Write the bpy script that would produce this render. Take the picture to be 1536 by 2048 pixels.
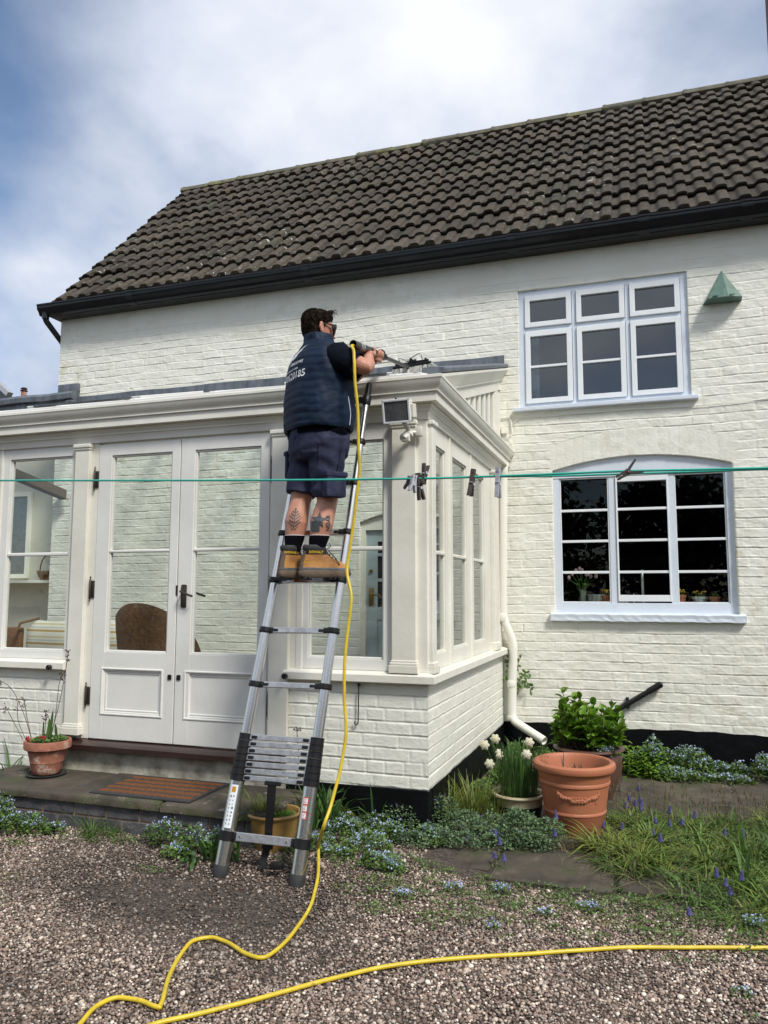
import bpy, bmesh, math, random
import numpy as np
from mathutils import Vector, Matrix, noise as mnoise
from mathutils.bvhtree import BVHTree
for _o in list(bpy.data.objects): bpy.data.objects.remove(_o, do_unlink=True)
random.seed(7); rng = np.random.default_rng(7)
SC = bpy.context.scene; COL = SC.collection
# ------------------------------------------------------------------ camera
YAW, PITCH, ROLL, FPX = 0.3278, 0.1053, 0.0019, 1540.0
CAM = Vector((1.2205, -4.3827, 1.55))
def cam_axes():
    fw = Vector((-math.sin(YAW)*math.cos(PITCH), math.cos(YAW)*math.cos(PITCH), math.sin(PITCH)))
    r = Vector((math.cos(YAW), math.sin(YAW), 0)); u = r.cross(fw)
    c, s = math.cos(ROLL), math.sin(ROLL)
    return c*r+s*u, -s*r+c*u, fw
AR, AU, AF = cam_axes()
cd = bpy.data.cameras.new('camera'); cam = bpy.data.objects.new('camera', cd); COL.objects.link(cam)
cam.matrix_world = Matrix(((AR.x, AU.x, -AF.x, CAM.x), (AR.y, AU.y, -AF.y, CAM.y), (AR.z, AU.z, -AF.z, CAM.z), (0, 0, 0, 1)))
cd.sensor_fit = 'VERTICAL'; cd.sensor_height = 32.0; cd.lens = FPX/2048*32.0
cd.clip_start = 0.05; cd.clip_end = 600
SC.camera = cam
SC.render.resolution_x, SC.render.resolution_y = 768, 1024
# ------------------------------------------------------------------ light
SUN_EL, SUN_AZ = math.radians(48), math.radians(128)      # azimuth from +Y towards +X
world = bpy.data.worlds.new('World'); SC.world = world; world.use_nodes = True
wn, wl = world.node_tree.nodes, world.node_tree.links; wn.clear()
def N(t, **k):
    n = wn.new(t)
    for a, b in k.items(): setattr(n, a, b)
    return n
bg = N('ShaderNodeBackground'); out = N('ShaderNodeOutputWorld'); wl.new(bg.outputs[0], out.inputs[0]); bg.inputs[1].default_value = 0.1
sky = N('ShaderNodeTexSky', sky_type='NISHITA'); sky.sun_disc = False; sky.sun_elevation = SUN_EL; sky.sun_rotation = SUN_AZ
sky.air_density = 1.0; sky.dust_density = 0.6; sky.ozone_density = 1.5
tc = N('ShaderNodeTexCoord'); sep = N('ShaderNodeSeparateXYZ'); wl.new(tc.outputs['Generated'], sep.inputs[0])
def WM(op, a, b=None, c=None, clamp=False):
    n = N('ShaderNodeMath', operation=op); n.use_clamp = clamp
    for i, v in enumerate((a, b, c)):
        if v is None: continue
        if isinstance(v, (int, float)): n.inputs[i].default_value = v
        else: wl.new(v, n.inputs[i])
    return n.outputs[0]
den = WM('ADD', WM('ABSOLUTE', sep.outputs[2]), 0.42)
cx_ = WM('DIVIDE', sep.outputs[0], den); cy_ = WM('DIVIDE', sep.outputs[1], den)
cmb = N('ShaderNodeCombineXYZ'); wl.new(cx_, cmb.inputs[0]); wl.new(cy_, cmb.inputs[1]); cmb.inputs[2].default_value = 3.1
def wnoise(scale, detail, rough, dist=0.0, z=0.0):
    mp = N('ShaderNodeMapping'); mp.inputs[1].default_value = (z, z*1.7, z*.3); wl.new(cmb.outputs[0], mp.inputs[0])
    n = N('ShaderNodeTexNoise'); n.inputs['Scale'].default_value = scale; n.inputs['Detail'].default_value = detail
    n.inputs['Roughness'].default_value = rough; n.inputs['Distortion'].default_value = dist; wl.new(mp.outputs[0], n.inputs['Vector']); return n.outputs[0]
n1 = wnoise(1.25, 8, 0.5, 0.15, -3.3); n2 = wnoise(3.0, 9, 0.55, 0.1, 9.0); n3 = wnoise(0.8, 4, 0.5, 0.0, 2.2)
shade = WM('ADD', WM('MULTIPLY', n1, 0.55), WM('MULTIPLY', n2, 0.45))
cr = N('ShaderNodeValToRGB'); wl.new(shade, cr.inputs[0])
e = cr.color_ramp.elements; e[0].position = 0.41; e[0].color = (3.3, 3.75, 4.7, 1); e[1].position = 0.61; e[1].color = (6.5, 6.65, 6.95, 1)
m_ = e.new(0.50); m_.color = (4.7, 5.1, 5.95, 1)
# coverage: thinner cloud low in the north-west
bias = WM('MULTIPLY', WM('ADD', WM('MULTIPLY', sep.outputs[0], -1.0), WM('MULTIPLY', sep.outputs[2], -0.9)), 0.055)
bias = WM('ADD', bias, WM('MULTIPLY', WM('MULTIPLY', WM('MAXIMUM', WM('MULTIPLY', sep.outputs[1], -1.0), 0.0), WM('SUBTRACT', 0.55, sep.outputs[2], clamp=True)), 0.36))
cov = WM('SUBTRACT', WM('ADD', WM('MULTIPLY', n3, 0.6), WM('MULTIPLY', n1, 0.5)), bias)
cr2 = N('ShaderNodeValToRGB'); wl.new(cov, cr2.inputs[0]); e = cr2.color_ramp.elements
e[0].position = 0.40; e[0].color = (0, 0, 0, 1); e[1].position = 0.50; e[1].color = (1, 1, 1, 1)
mx = N('ShaderNodeMixRGB'); wl.new(cr2.outputs[0], mx.inputs[0]); wl.new(sky.outputs[0], mx.inputs[1]); wl.new(cr.outputs[0], mx.inputs[2])
wl.new(mx.outputs[0], bg.inputs[0])
sl = bpy.data.lights.new('sun', 'SUN'); sl.energy = 2.5; sl.angle = math.radians(12); sl.color = (1.0, 0.96, 0.88)
so = bpy.data.objects.new('sun', sl); COL.objects.link(so)
sd = Vector((math.sin(SUN_AZ)*math.cos(SUN_EL), math.cos(SUN_AZ)*math.cos(SUN_EL), math.sin(SUN_EL)))
so.rotation_euler = (-sd).to_track_quat('-Z', 'Y').to_euler(); so.location = (6, -6, 9)
SC.view_settings.view_transform = 'Standard'; SC.view_settings.look = 'None'; SC.view_settings.gamma = 1.0
SC.view_settings.exposure = 0.60
SC.cycles.max_bounces = 8; SC.cycles.diffuse_bounces = 4; SC.cycles.transparent_max_bounces = 16; SC.cycles.caustics_reflective = False
# ------------------------------------------------------------------ pixel -> place (each object gets its own depth)
def ray(px, py):
    return AR*((px-768)/FPX) - AU*((py-1024)/FPX) + AF
def at(px, py, Y=None, X=None, Z=None):
    d = ray(px, py)
    t = (Y-CAM.y)/d.y if Y is not None else ((X-CAM.x)/d.x if X is not None else (Z-CAM.z)/d.z)
    return CAM + d*t
# ------------------------------------------------------------------ materials
def srgb(r, g, b):
    f = lambda c: (c/255/12.92) if c/255 <= 0.04045 else ((c/255+0.055)/1.055)**2.4
    return (f(r), f(g), f(b), 1)
def mat(name, col, rough=0.6, metal=0.0, var=0.08, vscale=6.0, bump=0.0, bscale=60.0, col2=None, spec=0.5, detail=5, stretch=None, coat=0.0, island=0.0, attr=None):
    m = bpy.data.materials.new(name); m.use_nodes = True; nt = m.node_tree; n, l = nt.nodes, nt.links
    p = n['Principled BSDF']; p.inputs['Roughness'].default_value = rough; p.inputs['Metallic'].default_value = metal
    p.inputs['Specular IOR Level'].default_value = spec; p.inputs['Coat Weight'].default_value = coat
    col = tuple(col)[:3]+(1,)
    c2 = tuple(col2)[:3]+(1,) if col2 else tuple(max(0, c*(1-3*var)) for c in col[:3])+(1,)
    t = n.new('ShaderNodeTexCoord'); v = t.outputs['Object']
    if stretch:
        mp = n.new('ShaderNodeMapping'); mp.inputs['Scale'].default_value = stretch; l.new(v, mp.inputs[0]); v = mp.outputs[0]
    no = n.new('ShaderNodeTexNoise'); no.inputs['Scale'].default_value = vscale; no.inputs['Detail'].default_value = detail; no.inputs['Roughness'].default_value = 0.6
    l.new(v, no.inputs['Vector'])
    r = n.new('ShaderNodeValToRGB'); r.color_ramp.elements[0].position = 0.32; r.color_ramp.elements[1].position = 0.62
    r.color_ramp.elements[0].color = c2; r.color_ramp.elements[1].color = col; l.new(no.outputs[0], r.inputs[0])
    last = r.outputs[0]
    def scaled(src, lo, hi):
        nonlocal last
        mr = n.new('ShaderNodeMapRange'); mr.inputs[3].default_value = lo; mr.inputs[4].default_value = hi; l.new(src, mr.inputs[0])
        vm = n.new('ShaderNodeVectorMath'); vm.operation = 'SCALE'; l.new(last, vm.inputs[0]); l.new(mr.outputs[0], vm.inputs['Scale']); last = vm.outputs[0]
    if island:
        g = n.new('ShaderNodeNewGeometry'); scaled(g.outputs['Random Per Island'], 1-island, 1+island)
    if attr:
        a = n.new('ShaderNodeAttribute'); a.attribute_name = attr; scaled(a.outputs['Fac'], 0.62, 1.3)
    l.new(last, p.inputs['Base Color'])
    if bump:
        nb = n.new('ShaderNodeTexNoise'); nb.inputs['Scale'].default_value = bscale; nb.inputs['Detail'].default_value = 6; l.new(v, nb.inputs['Vector'])
        b = n.new('ShaderNodeBump'); b.inputs['Strength'].default_value = bump; b.inputs['Distance'].default_value = 0.01
        l.new(nb.outputs[0], b.inputs['Height']); l.new(b.outputs[0], p.inputs['Normal'])
    return m
def spots(m, col, scale, lo, hi, noise_scale=1.5, nlo=0.45, nhi=0.6):
    """ink small spots of another colour (lichen, dirt, chips) over a material"""
    nt = m.node_tree; n, l = nt.nodes, nt.links; p = n['Principled BSDF']; src = p.inputs['Base Color'].links[0].from_socket
    t = n.new('ShaderNodeTexCoord'); a = n.new('ShaderNodeTexNoise'); a.inputs['Scale'].default_value = scale; a.inputs['Detail'].default_value = 4; a.inputs['Roughness'].default_value = .7
    b = n.new('ShaderNodeTexNoise'); b.inputs['Scale'].default_value = noise_scale; b.inputs['Detail'].default_value = 3
    l.new(t.outputs['Object'], a.inputs[0]); l.new(t.outputs['Object'], b.inputs[0])
    r1 = n.new('ShaderNodeMapRange'); r1.inputs[1].default_value = lo; r1.inputs[2].default_value = hi; l.new(a.outputs[0], r1.inputs[0])
    r2 = n.new('ShaderNodeMapRange'); r2.inputs[1].default_value = nlo; r2.inputs[2].default_value = nhi; l.new(b.outputs[0], r2.inputs[0])
    mu = n.new('ShaderNodeMath'); mu.operation = 'MULTIPLY'; mu.use_clamp = True; l.new(r1.outputs[0], mu.inputs[0]); l.new(r2.outputs[0], mu.inputs[1])
    mx = n.new('ShaderNodeMixRGB'); l.new(mu.outputs[0], mx.inputs[0]); l.new(src, mx.inputs[1]); mx.inputs[2].default_value = tuple(col)[:3]+(1,)
    l.new(mx.outputs[0], p.inputs['Base Color']); return m
def glass(name, tint=(0.93, 0.97, 0.95), ior=1.5, gain=1.6, rough=0.0, base=0.0):
    m = bpy.data.materials.new(name); m.use_nodes = True; nt = m.node_tree; n, l = nt.nodes, nt.links; n.clear()
    o = n.new('ShaderNodeOutputMaterial'); mixs = n.new('ShaderNodeMixShader'); tr = n.new('ShaderNodeBsdfTransparent'); gl = n.new('ShaderNodeBsdfGlossy')
    tr.inputs[0].default_value = tint+(1,); gl.inputs['Roughness'].default_value = rough
    lw = n.new('ShaderNodeLayerWeight'); lw.inputs[0].default_value = .5; fr = n.new('ShaderNodeMath'); fr.operation = 'POWER'; fr.inputs[1].default_value = 5.0; l.new(lw.outputs['Facing'], fr.inputs[0])
    mu = n.new('ShaderNodeMath'); mu.operation = 'MULTIPLY_ADD'; mu.use_clamp = True
    mu.inputs[1].default_value = .8; mu.inputs[2].default_value = .03*gain+base; l.new(fr.outputs[0], mu.inputs[0]); l.new(mu.outputs[0], mixs.inputs[0])
    nb = n.new('ShaderNodeTexNoise'); nb.inputs['Scale'].default_value = 2.2; t = n.new('ShaderNodeTexCoord'); l.new(t.outputs['Object'], nb.inputs[0])
    b = n.new('ShaderNodeBump'); b.inputs['Strength'].default_value = 0.03; b.inputs['Distance'].default_value = 0.01; l.new(nb.outputs[0], b.inputs['Height']); l.new(b.outputs[0], gl.inputs['Normal'])
    l.new(tr.outputs[0], mixs.inputs[1]); l.new(gl.outputs[0], mixs.inputs[2]); l.new(mixs.outputs[0], o.inputs[0]); return m
M = {}
M['brick'] = mat('cream_brick_paint', (0.805, 0.80, 0.73), 0.5, var=0.03, vscale=2.2, bump=0.3, bscale=45, col2=(0.755, 0.75, 0.665))
M['brickc'] = mat('white_brick_paint', (0.76, 0.76, 0.69), 0.5, var=0.02, vscale=5.0, bump=0.25, bscale=70, col2=(0.71, 0.71, 0.64))
spots(M['brick'], (0.42, 0.41, 0.36), 60, 0.66, 0.74, 2.0, 0.5, 0.62)
spots(M['brick'], (0.60, 0.58, 0.46), 5, 0.50, 0.70, 1.1, 0.44, 0.62)
spots(M['brickc'], (0.40, 0.38, 0.33), 45, 0.68, 0.76, 3.0, 0.5, 0.62)
M['frame'] = mat('cream_joinery_paint', (0.78, 0.77, 0.70), 0.42, var=0.02, vscale=2.4, bump=0.12, bscale=26, col2=(0.665, 0.65, 0.57), detail=9)
M['door'] = mat('pale_grey_door_paint', (0.76, 0.76, 0.73), 0.42, var=0.02, vscale=2.5, bump=0.10, bscale=25, col2=(0.67, 0.67, 0.635), detail=8)
spots(M['frame'], (0.30, 0.28, 0.22), 38, 0.68, 0.76, 2.4, 0.5, 0.62)
M['bluewhite'] = mat('pale_blue_window_paint', (0.66, 0.72, 0.80), 0.4, var=0.02, vscale=4, bump=0.15, bscale=40, col2=(0.61, 0.67, 0.76))
M['sash'] = mat('white_sash_paint', (0.80, 0.83, 0.86), 0.38, var=0.02, vscale=5, bump=0.1, bscale=50)
spots(M['bluewhite'], (0.35, 0.36, 0.36), 50, 0.68, 0.74, 3.0, 0.5, 0.6)
M['black'] = mat('black_gloss_paint', (0.005, 0.007, 0.011), 0.22, var=0.2, vscale=8, bump=0.12, bscale=14, spec=0.45)
M['plinth'] = mat('black_bitumen_paint', (0.004, 0.005, 0.006), 0.5, var=0.2, vscale=8, bump=0.6, bscale=18, spec=0.15)
M['tile'] = mat('weathered_concrete_tile', (0.080, 0.064, 0.046), 0.9, var=0.1, vscale=26, bump=0.9, bscale=110, col2=(0.030, 0.025, 0.020), attr='tint', detail=8)
spots(M['tile'], (0.66, 0.66, 0.62), 15, 0.635, 0.655, 0.40, 0.47, 0.60)
spots(M['tile'], (0.05, 0.055, 0.035), 4, 0.50, 0.66, 0.8, 0.45, 0.6)
M['ridge'] = mat('weathered_ridge_tile', (0.12, 0.11, 0.085), 0.9, vscale=9, bump=0.6, bscale=40, col2=(0.06, 0.058, 0.04), detail=8)
spots(M['ridge'], (0.16, 0.16, 0.06), 8, 0.5, 0.6, 0.6, 0.45, 0.6)
M['lead'] = mat('weathered_lead', (0.17, 0.19, 0.215), 0.5, metal=0.35, vscale=14, bump=0.35, bscale=25, col2=(0.09, 0.10, 0.12), stretch=(1, 1, .25))
M['glass'] = glass('window_glass', tint=(0.975, 0.992, 0.98), gain=1.3)
M['glassup'] = glass('upstairs_glass', tint=(0.6, 0.68, 0.75), gain=3.6, base=0.0)
M['glassdk'] = glass('kitchen_glass', gain=0.55)
M['glassroof'] = glass('roof_glass', tint=(0.96, 0.985, 0.97), gain=1.6)
M['dark'] = mat('unlit_room_black', (0.02, 0.02, 0.022), 0.9)  # near-black colour stands in for the shade inside unlit rooms
M['plaster'] = mat('cream_plaster', (0.62, 0.60, 0.50), 0.8, vscale=2, bump=0.1)
M['floor'] = mat('quarry_floor', (0.20, 0.15, 0.11), 0.6, vscale=6)
M['iron'] = mat('aged_bronze_iron', (0.075, 0.062, 0.048), 0.5, metal=0.6, vscale=40, bump=0.2)
M['blackpl'] = mat('black_plastic', (0.011, 0.011, 0.013), 0.42, spec=0.35, var=0.1, vscale=20, bump=0.1, bscale=120)
M['rubber'] = mat('dark_rubber', (0.03, 0.032, 0.035), 0.75, vscale=30, bump=0.2)
M['steel'] = mat('brushed_stainless_steel', (0.72, 0.71, 0.69), 0.24, metal=1.0, var=0.04, vscale=60, bump=0.05, bscale=200, stretch=(6, 6, .3))
M['alu'] = mat('scuffed_aluminium', (0.66, 0.66, 0.66), 0.42, metal=0.9, var=0.1, vscale=30, bump=0.15, bscale=90)
M['sticker'] = mat('white_sticker', (0.72, 0.76, 0.80), 0.5, vscale=60, var=0.02)
M['red'] = mat('red_print', (0.50, 0.07, 0.03), 0.5); M['amber'] = mat('amber_print', (0.55, 0.25, 0.02), 0.5); M['ink'] = mat('grey_print', (0.10, 0.12, 0.14), 0.6)
M['copperrung'] = mat('orange_rung_label', (0.50, 0.16, 0.05), 0.5, vscale=40, var=0.15)
M['hose'] = mat('yellow_hose', (0.66, 0.49, 0.03), 0.42, var=0.08, vscale=14, bump=0.1)
spots(M['hose'], (0.30, 0.20, 0.05), 30, 0.60, 0.70, 5, 0.45, 0.6)
M['skin'] = mat('sunburnt_skin', (0.50, 0.25, 0.17), 0.5, var=0.06, vscale=14, bump=0.12, bscale=120, col2=(0.42, 0.18, 0.12))
M['hair'] = mat('dark_brown_hair', (0.026, 0.016, 0.010), 0.7, var=0.2, vscale=60, bump=0.5, bscale=150, stretch=(1, 1, .35), spec=0.15)
M['vest'] = mat('navy_quilted_nylon', (0.006, 0.018, 0.042), 0.6, var=0.1, vscale=12, bump=0.4, bscale=35, col2=(0.003, 0.009, 0.024), spec=0.18)
M['tee'] = mat('navy_cotton', (0.004, 0.006, 0.012), 0.9, vscale=20, bump=0.5, bscale=30, spec=0.1)
M['shorts'] = mat('washed_navy_work_cloth', (0.042, 0.046, 0.085), 0.85, spec=0.15, var=0.12, vscale=18, bump=0.35, bscale=40, col2=(0.022, 0.026, 0.052))
M['sock'] = mat('black_sock_knit', (0.003, 0.003, 0.006), 0.95, vscale=30, bump=0.6, bscale=140, spec=0.1)
M['boot'] = mat('tan_nubuck_leather', (0.42, 0.20, 0.055), 0.7, var=0.12, vscale=12, bump=0.3, bscale=60, col2=(0.24, 0.105, 0.03))
M['sole'] = mat('grey_brown_sole', (0.12, 0.085, 0.06), 0.8, vscale=20, bump=0.3)
M['tattoo'] = mat('tattoo_ink', (0.075, 0.085, 0.095), 0.5, vscale=60, var=0.1)
M['whiteink'] = mat('white_print', (0.75, 0.76, 0.78), 0.6, var=0.02)
M['pole'] = mat('carbon_pole', (0.07, 0.07, 0.065), 0.35, vscale=30, var=0.1)
M['bristle'] = mat('white_bristle', (0.70, 0.70, 0.66), 0.7, vscale=60)
M['cyan'] = mat('green_clothes_line', (0.03, 0.42, 0.33), 0.4, vscale=50, var=0.05)
M['pegwood'] = mat('weathered_grey_wood', (0.075, 0.06, 0.052), 0.85, vscale=80, bump=0.3, stretch=(4, 4, .5))
M['pegpale'] = mat('pale_grey_plastic_peg', (0.42, 0.42, 0.46), 0.6, vscale=40, bump=0.2)
M['copper'] = mat('green_painted_box', (0.105, 0.19, 0.155), 0.5, vscale=14, bump=0.3, col2=(0.07, 0.13, 0.11))
M['upvc'] = mat('cream_plastic_pipe', (0.80, 0.79, 0.72), 0.3, var=0.015, vscale=4)
M['offwhite'] = mat('off_white_plastic', (0.66, 0.65, 0.58), 0.45, vscale=14, var=0.04)
M['floodglass'] = mat('grey_reflector', (0.16, 0.17, 0.18), 0.25, metal=0.4, vscale=18, bump=0.4, bscale=30, spec=0.8)
M['terra'] = mat('terracotta_plastic', (0.43, 0.155, 0.080), 0.5, var=0.04, vscale=5, bump=0.08, bscale=30)
M['terraold'] = mat('weathered_terracotta', (0.36, 0.14, 0.085), 0.85, vscale=14, bump=0.3, col2=(0.24, 0.10, 0.065))
spots(M['terraold'], (0.45, 0.36, 0.30), 14, 0.52, 0.62, 4, 0.42, 0.58)
spots(M['terra'], (0.30, 0.12, 0.07), 18, 0.6, 0.7, 3, 0.45, 0.6); spots(M['terra'], (0.48, 0.24, 0.16), 6, 0.56, 0.72, 2.2, 0.48, 0.66); spots(M['terra'], (0.10, 0.07, 0.05), 90, 0.64, 0.68, 3, 0.42, 0.6)
M['ochre'] = mat('ochre_glazed_pot', (0.40, 0.245, 0.075), 0.35, vscale=8, bump=0.1, col2=(0.28, 0.16, 0.05))
M['cream'] = mat('cream_glazed_bowl', (0.50, 0.43, 0.28), 0.3, vscale=10, col2=(0.40, 0.33, 0.20))
M['darkgreen'] = mat('dark_green_glazed_pot', (0.012, 0.035, 0.030), 0.25)
M['brownpot'] = mat('brown_glazed_pot', (0.12, 0.055, 0.040), 0.38, vscale=10, col2=(0.075, 0.036, 0.028))
M['coir'] = mat('coir_bristle', (0.19, 0.072, 0.022), 0.95, var=0.15, vscale=60, bump=1.0, bscale=220)
M['stone'] = mat('damp_flagstone', (0.085, 0.070, 0.052), 0.75, vscale=4, bump=1.0, bscale=18, col2=(0.024, 0.020, 0.015), detail=12)
spots(M['stone'], (0.24, 0.22, 0.17), 9, 0.58, 0.66, 2, 0.47, 0.6); spots(M['stone'], (0.045, 0.055, 0.018), 6, 0.50, 0.62, 2.5, 0.44, 0.56); spots(M['stone'], (0.30, 0.27, 0.23), 70, 0.66, 0.69, 3, 0.42, 0.55)
M['bluebrick'] = mat('blue_engineering_brick', (0.105, 0.10, 0.11), 0.7, vscale=14, bump=0.4, col2=(0.045, 0.045, 0.05), island=0.25)
M['mortar'] = mat('old_mortar', (0.27, 0.19, 0.13), 0.95, vscale=30, bump=0.6)
M['render'] = mat('stained_white_render', (0.50, 0.48, 0.40), 0.8, vscale=9, bump=0.8, bscale=25, col2=(0.22, 0.20, 0.15), detail=8)
M['darkwood'] = mat('dark_varnished_threshold', (0.035, 0.018, 0.015), 0.3, vscale=10, bump=0.1, coat=0.3)
M['soil'] = mat('dark_soil', (0.05, 0.036, 0.024), 0.95, vscale=20, bump=1.0, bscale=40, col2=(0.025, 0.02, 0.014))
M['wicker'] = mat('brown_wicker', (0.20, 0.10, 0.045), 0.7, vscale=30, bump=0.5, bscale=90, col2=(0.11, 0.055, 0.028))
M['beam'] = mat('old_oak_beam', (0.12, 0.085, 0.055), 0.85, vscale=12, bump=0.5, stretch=(1, 6, 6))
M['brass'] = mat('aged_brass', (0.36, 0.24, 0.08), 0.35, metal=0.8)
def leafmat(name, col, col2, tr=0.35, rough=0.5, isl=0.35):
    m = mat(name, col, rough, vscale=9, col2=col2, island=isl); nt = m.node_tree; n, l = nt.nodes, nt.links
    p = n['Principled BSDF']; o = n['Material Output']; t = n.new('ShaderNodeBsdfTranslucent'); l.new(p.inputs['Base Color'].links[0].from_socket, t.inputs[0])
    ms = n.new('ShaderNodeMixShader'); ms.inputs[0].default_value = tr; l.new(p.outputs[0], ms.inputs[1]); l.new(t.outputs[0], ms.inputs[2]); l.new(ms.outputs[0], o.inputs[0]); return m
M['grass'] = leafmat('grass_blade', (0.12, 0.21, 0.040), (0.055, 0.11, 0.022), isl=.6)
M['grassy'] = leafmat('yellow_green_blade', (0.23, 0.27, 0.055), (0.12, 0.17, 0.035))
M['strap'] = leafmat('strap_leaf', (0.09, 0.18, 0.045), (0.05, 0.12, 0.03))
M['herb'] = leafmat('herb_leaf', (0.15, 0.25, 0.06), (0.08, 0.15, 0.04))
M['catmint'] = leafmat('grey_green_leaf', (0.17, 0.26, 0.13), (0.09, 0.16, 0.07))
M['hydr'] = leafmat('bright_green_leaf', (0.19, 0.33, 0.035), (0.085, 0.20, 0.022), rough=0.4, isl=.5)
M['bluefl'] = leafmat('pale_blue_petal', (0.42, 0.54, 0.88), (0.62, 0.70, 0.92), isl=0.25)
M['purplefl'] = leafmat('violet_blue_petal', (0.17, 0.15, 0.42), (0.12, 0.12, 0.32), isl=0.5)
M['whitefl'] = leafmat('cream_white_petal', (0.86, 0.84, 0.72), (0.82, 0.78, 0.56), isl=0.08)
M['redfl'] = leafmat('red_petal', (0.50, 0.03, 0.05), (0.35, 0.02, 0.04), isl=0.3)
M['yellowfl'] = leafmat('yellow_petal', (0.75, 0.52, 0.04), (0.60, 0.36, 0.03), isl=0.2)
M['pinkfl'] = leafmat('pale_pink_petal', (0.62, 0.42, 0.46), (0.55, 0.33, 0.38), isl=0.15)
M['stalk'] = mat('dry_brown_stalk', (0.085, 0.06, 0.045), 0.85)
M['straw'] = leafmat('dry_straw_blade', (0.36, 0.30, 0.16), (0.25, 0.20, 0.10))
# ------------------------------------------------------------------ mesh building
class MB:
    def __init__(s): s.v = []; s.f = []; s.n = 0
    def add(s, V, F):
        V = np.asarray(V, float).reshape(-1, 3); s.v.append(V)
        s.f.extend([tuple(int(i)+s.n for i in q) for q in F]); s.n += len(V); return s
    def box(s, x0, x1, y0, y1, z0, z1, bev=0.0):
        if bev <= 0:
            V = [(x, y, z) for z in (z0, z1) for y in (y0, y1) for x in (x0, x1)]
            return s.add(V, [(0, 2, 3, 1), (4, 5, 7, 6), (0, 1, 5, 4), (2, 6, 7, 3), (0, 4, 6, 2), (1, 3, 7, 5)])
        bm = bmesh.new(); bmesh.ops.create_cube(bm, size=1)
        for v in bm.verts: v.co = Vector((x0+(v.co.x+.5)*(x1-x0), y0+(v.co.y+.5)*(y1-y0), z0+(v.co.z+.5)*(z1-z0)))
        bmesh.ops.bevel(bm, geom=bm.edges[:], offset=bev, segments=2, affect='EDGES', profile=0.5)
        bm.verts.index_update(); V = [v.co[:] for v in bm.verts]; F = [[v.index for v in f.verts] for f in bm.faces]; bm.free(); return s.add(V, F)
    def obox(s, c, ax, ay, az, hx, hy, hz, bev=0.0):
        t = MB(); t.box(-hx, hx, -hy, hy, -hz, hz, bev); V = np.concatenate(t.v); R = np.array([Vector(ax).normalized()[:], Vector(ay).normalized()[:], Vector(az).normalized()[:]])
        return s.add(V@R+np.array(c[:]), t.f)
    def loft(s, rings, cap=True, closed=True):
        n = len(rings[0]); V = np.concatenate([np.asarray(r, float) for r in rings]); F = []
        for i in range(len(rings)-1):
            for j in range(n if closed else n-1):
                a = i*n+j; b = i*n+(j+1) % n; F.append((a, b, b+n, a+n))
        if cap and closed: F.append(tuple(range(n-1, -1, -1))); F.append(tuple((len(rings)-1)*n+j for j in range(n)))
        return s.add(V, F)
    def tube(s, pts, rad, seg=10, cap=True, flat=1.0):
        pts = [Vector(p) for p in pts]; rings = []; up = None
        for i, p in enumerate(pts):
            t = (pts[min(i+1, len(pts)-1)]-pts[max(i-1, 0)]).normalized()
            if up is None: up = t.orthogonal().normalized()
            a = (up - t*up.dot(t)).normalized(); b = t.cross(a); up = a
            r = rad[i] if isinstance(rad, (list, tuple, np.ndarray)) else rad
            rings.append([(p+(a*math.cos(k*2*math.pi/seg)+b*math.sin(k*2*math.pi/seg)*flat)*r)[:] for k in range(seg)])
        return s.loft(rings, cap)
    def lathe(s, c, prof, seg=32, cap=False, sx=1, sy=1):
        rings = [[(c[0]+r*math.cos(k*2*math.pi/seg)*sx, c[1]+r*math.sin(k*2*math.pi/seg)*sy, c[2]+z) for k in range(seg)] for r, z in prof]
        return s.loft(rings, cap)
    def extrude_x(s, prof, x0, x1):      # prof: (y,z) open polyline closed by caps
        return s.loft([[(x, y, z) for y, z in prof] for x in (x0, x1)], cap=True)
    def ball(s, c, r, sx=1, sy=1, sz=1, seg=12, rg=8):
        return s.loft([[(c[0]+r*sx*math.sin(a)*math.cos(b), c[1]+r*sy*math.sin(a)*math.sin(b), c[2]-r*sz*math.cos(a)) for b in np.arange(seg)*2*math.pi/seg] for a in np.linspace(.02, math.pi-.02, rg)])
W = {}
def origin(o):
    v = Vector((0, 0, 0))
    while o: v = v+o.location; o = o.parent
    return v
def tag(o, label=None, cat=None, group=None, kind=None):
    if label: o['label'] = label
    if cat: o['category'] = cat
    if group: o['group'] = group
    if kind: o['kind'] = kind
    return o
def thing(name, label, cat, loc=(0, 0, 0), group=None):
    o = bpy.data.objects.new(name, None); o.empty_display_size = .1; COL.objects.link(o); o.location = loc; return tag(o, label, cat, group)
def link(name, me, parent=None, loc=None):
    o = bpy.data.objects.new(name, me); COL.objects.link(o)
    if parent is not None: o.parent = parent
    elif loc is not None: o.location = loc
    return o
def build(mb, name, material, parent=None, smooth=False, loc=None, angle=None, recalc=True):
    V = np.concatenate(mb.v); org = origin(parent) if parent is not None else Vector(loc if loc is not None else (0, 0, 0))
    me = bpy.data.meshes.new(name); me.from_pydata((V-np.array(org[:])).tolist(), [], mb.f); me.validate()
    if recalc:
        bm = bmesh.new(); bm.from_mesh(me); bmesh.ops.recalc_face_normals(bm, faces=bm.faces); bm.to_mesh(me); bm.free()
    for m in (material if isinstance(material, (list, tuple)) else [material]): me.materials.append(m)
    if smooth:
        me.polygons.foreach_set('use_smooth', [True]*len(me.polygons))
        me.set_sharp_from_angle(angle=math.radians(angle if angle else 40))
    me.update(); return link(name, me, parent, loc)
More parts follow.
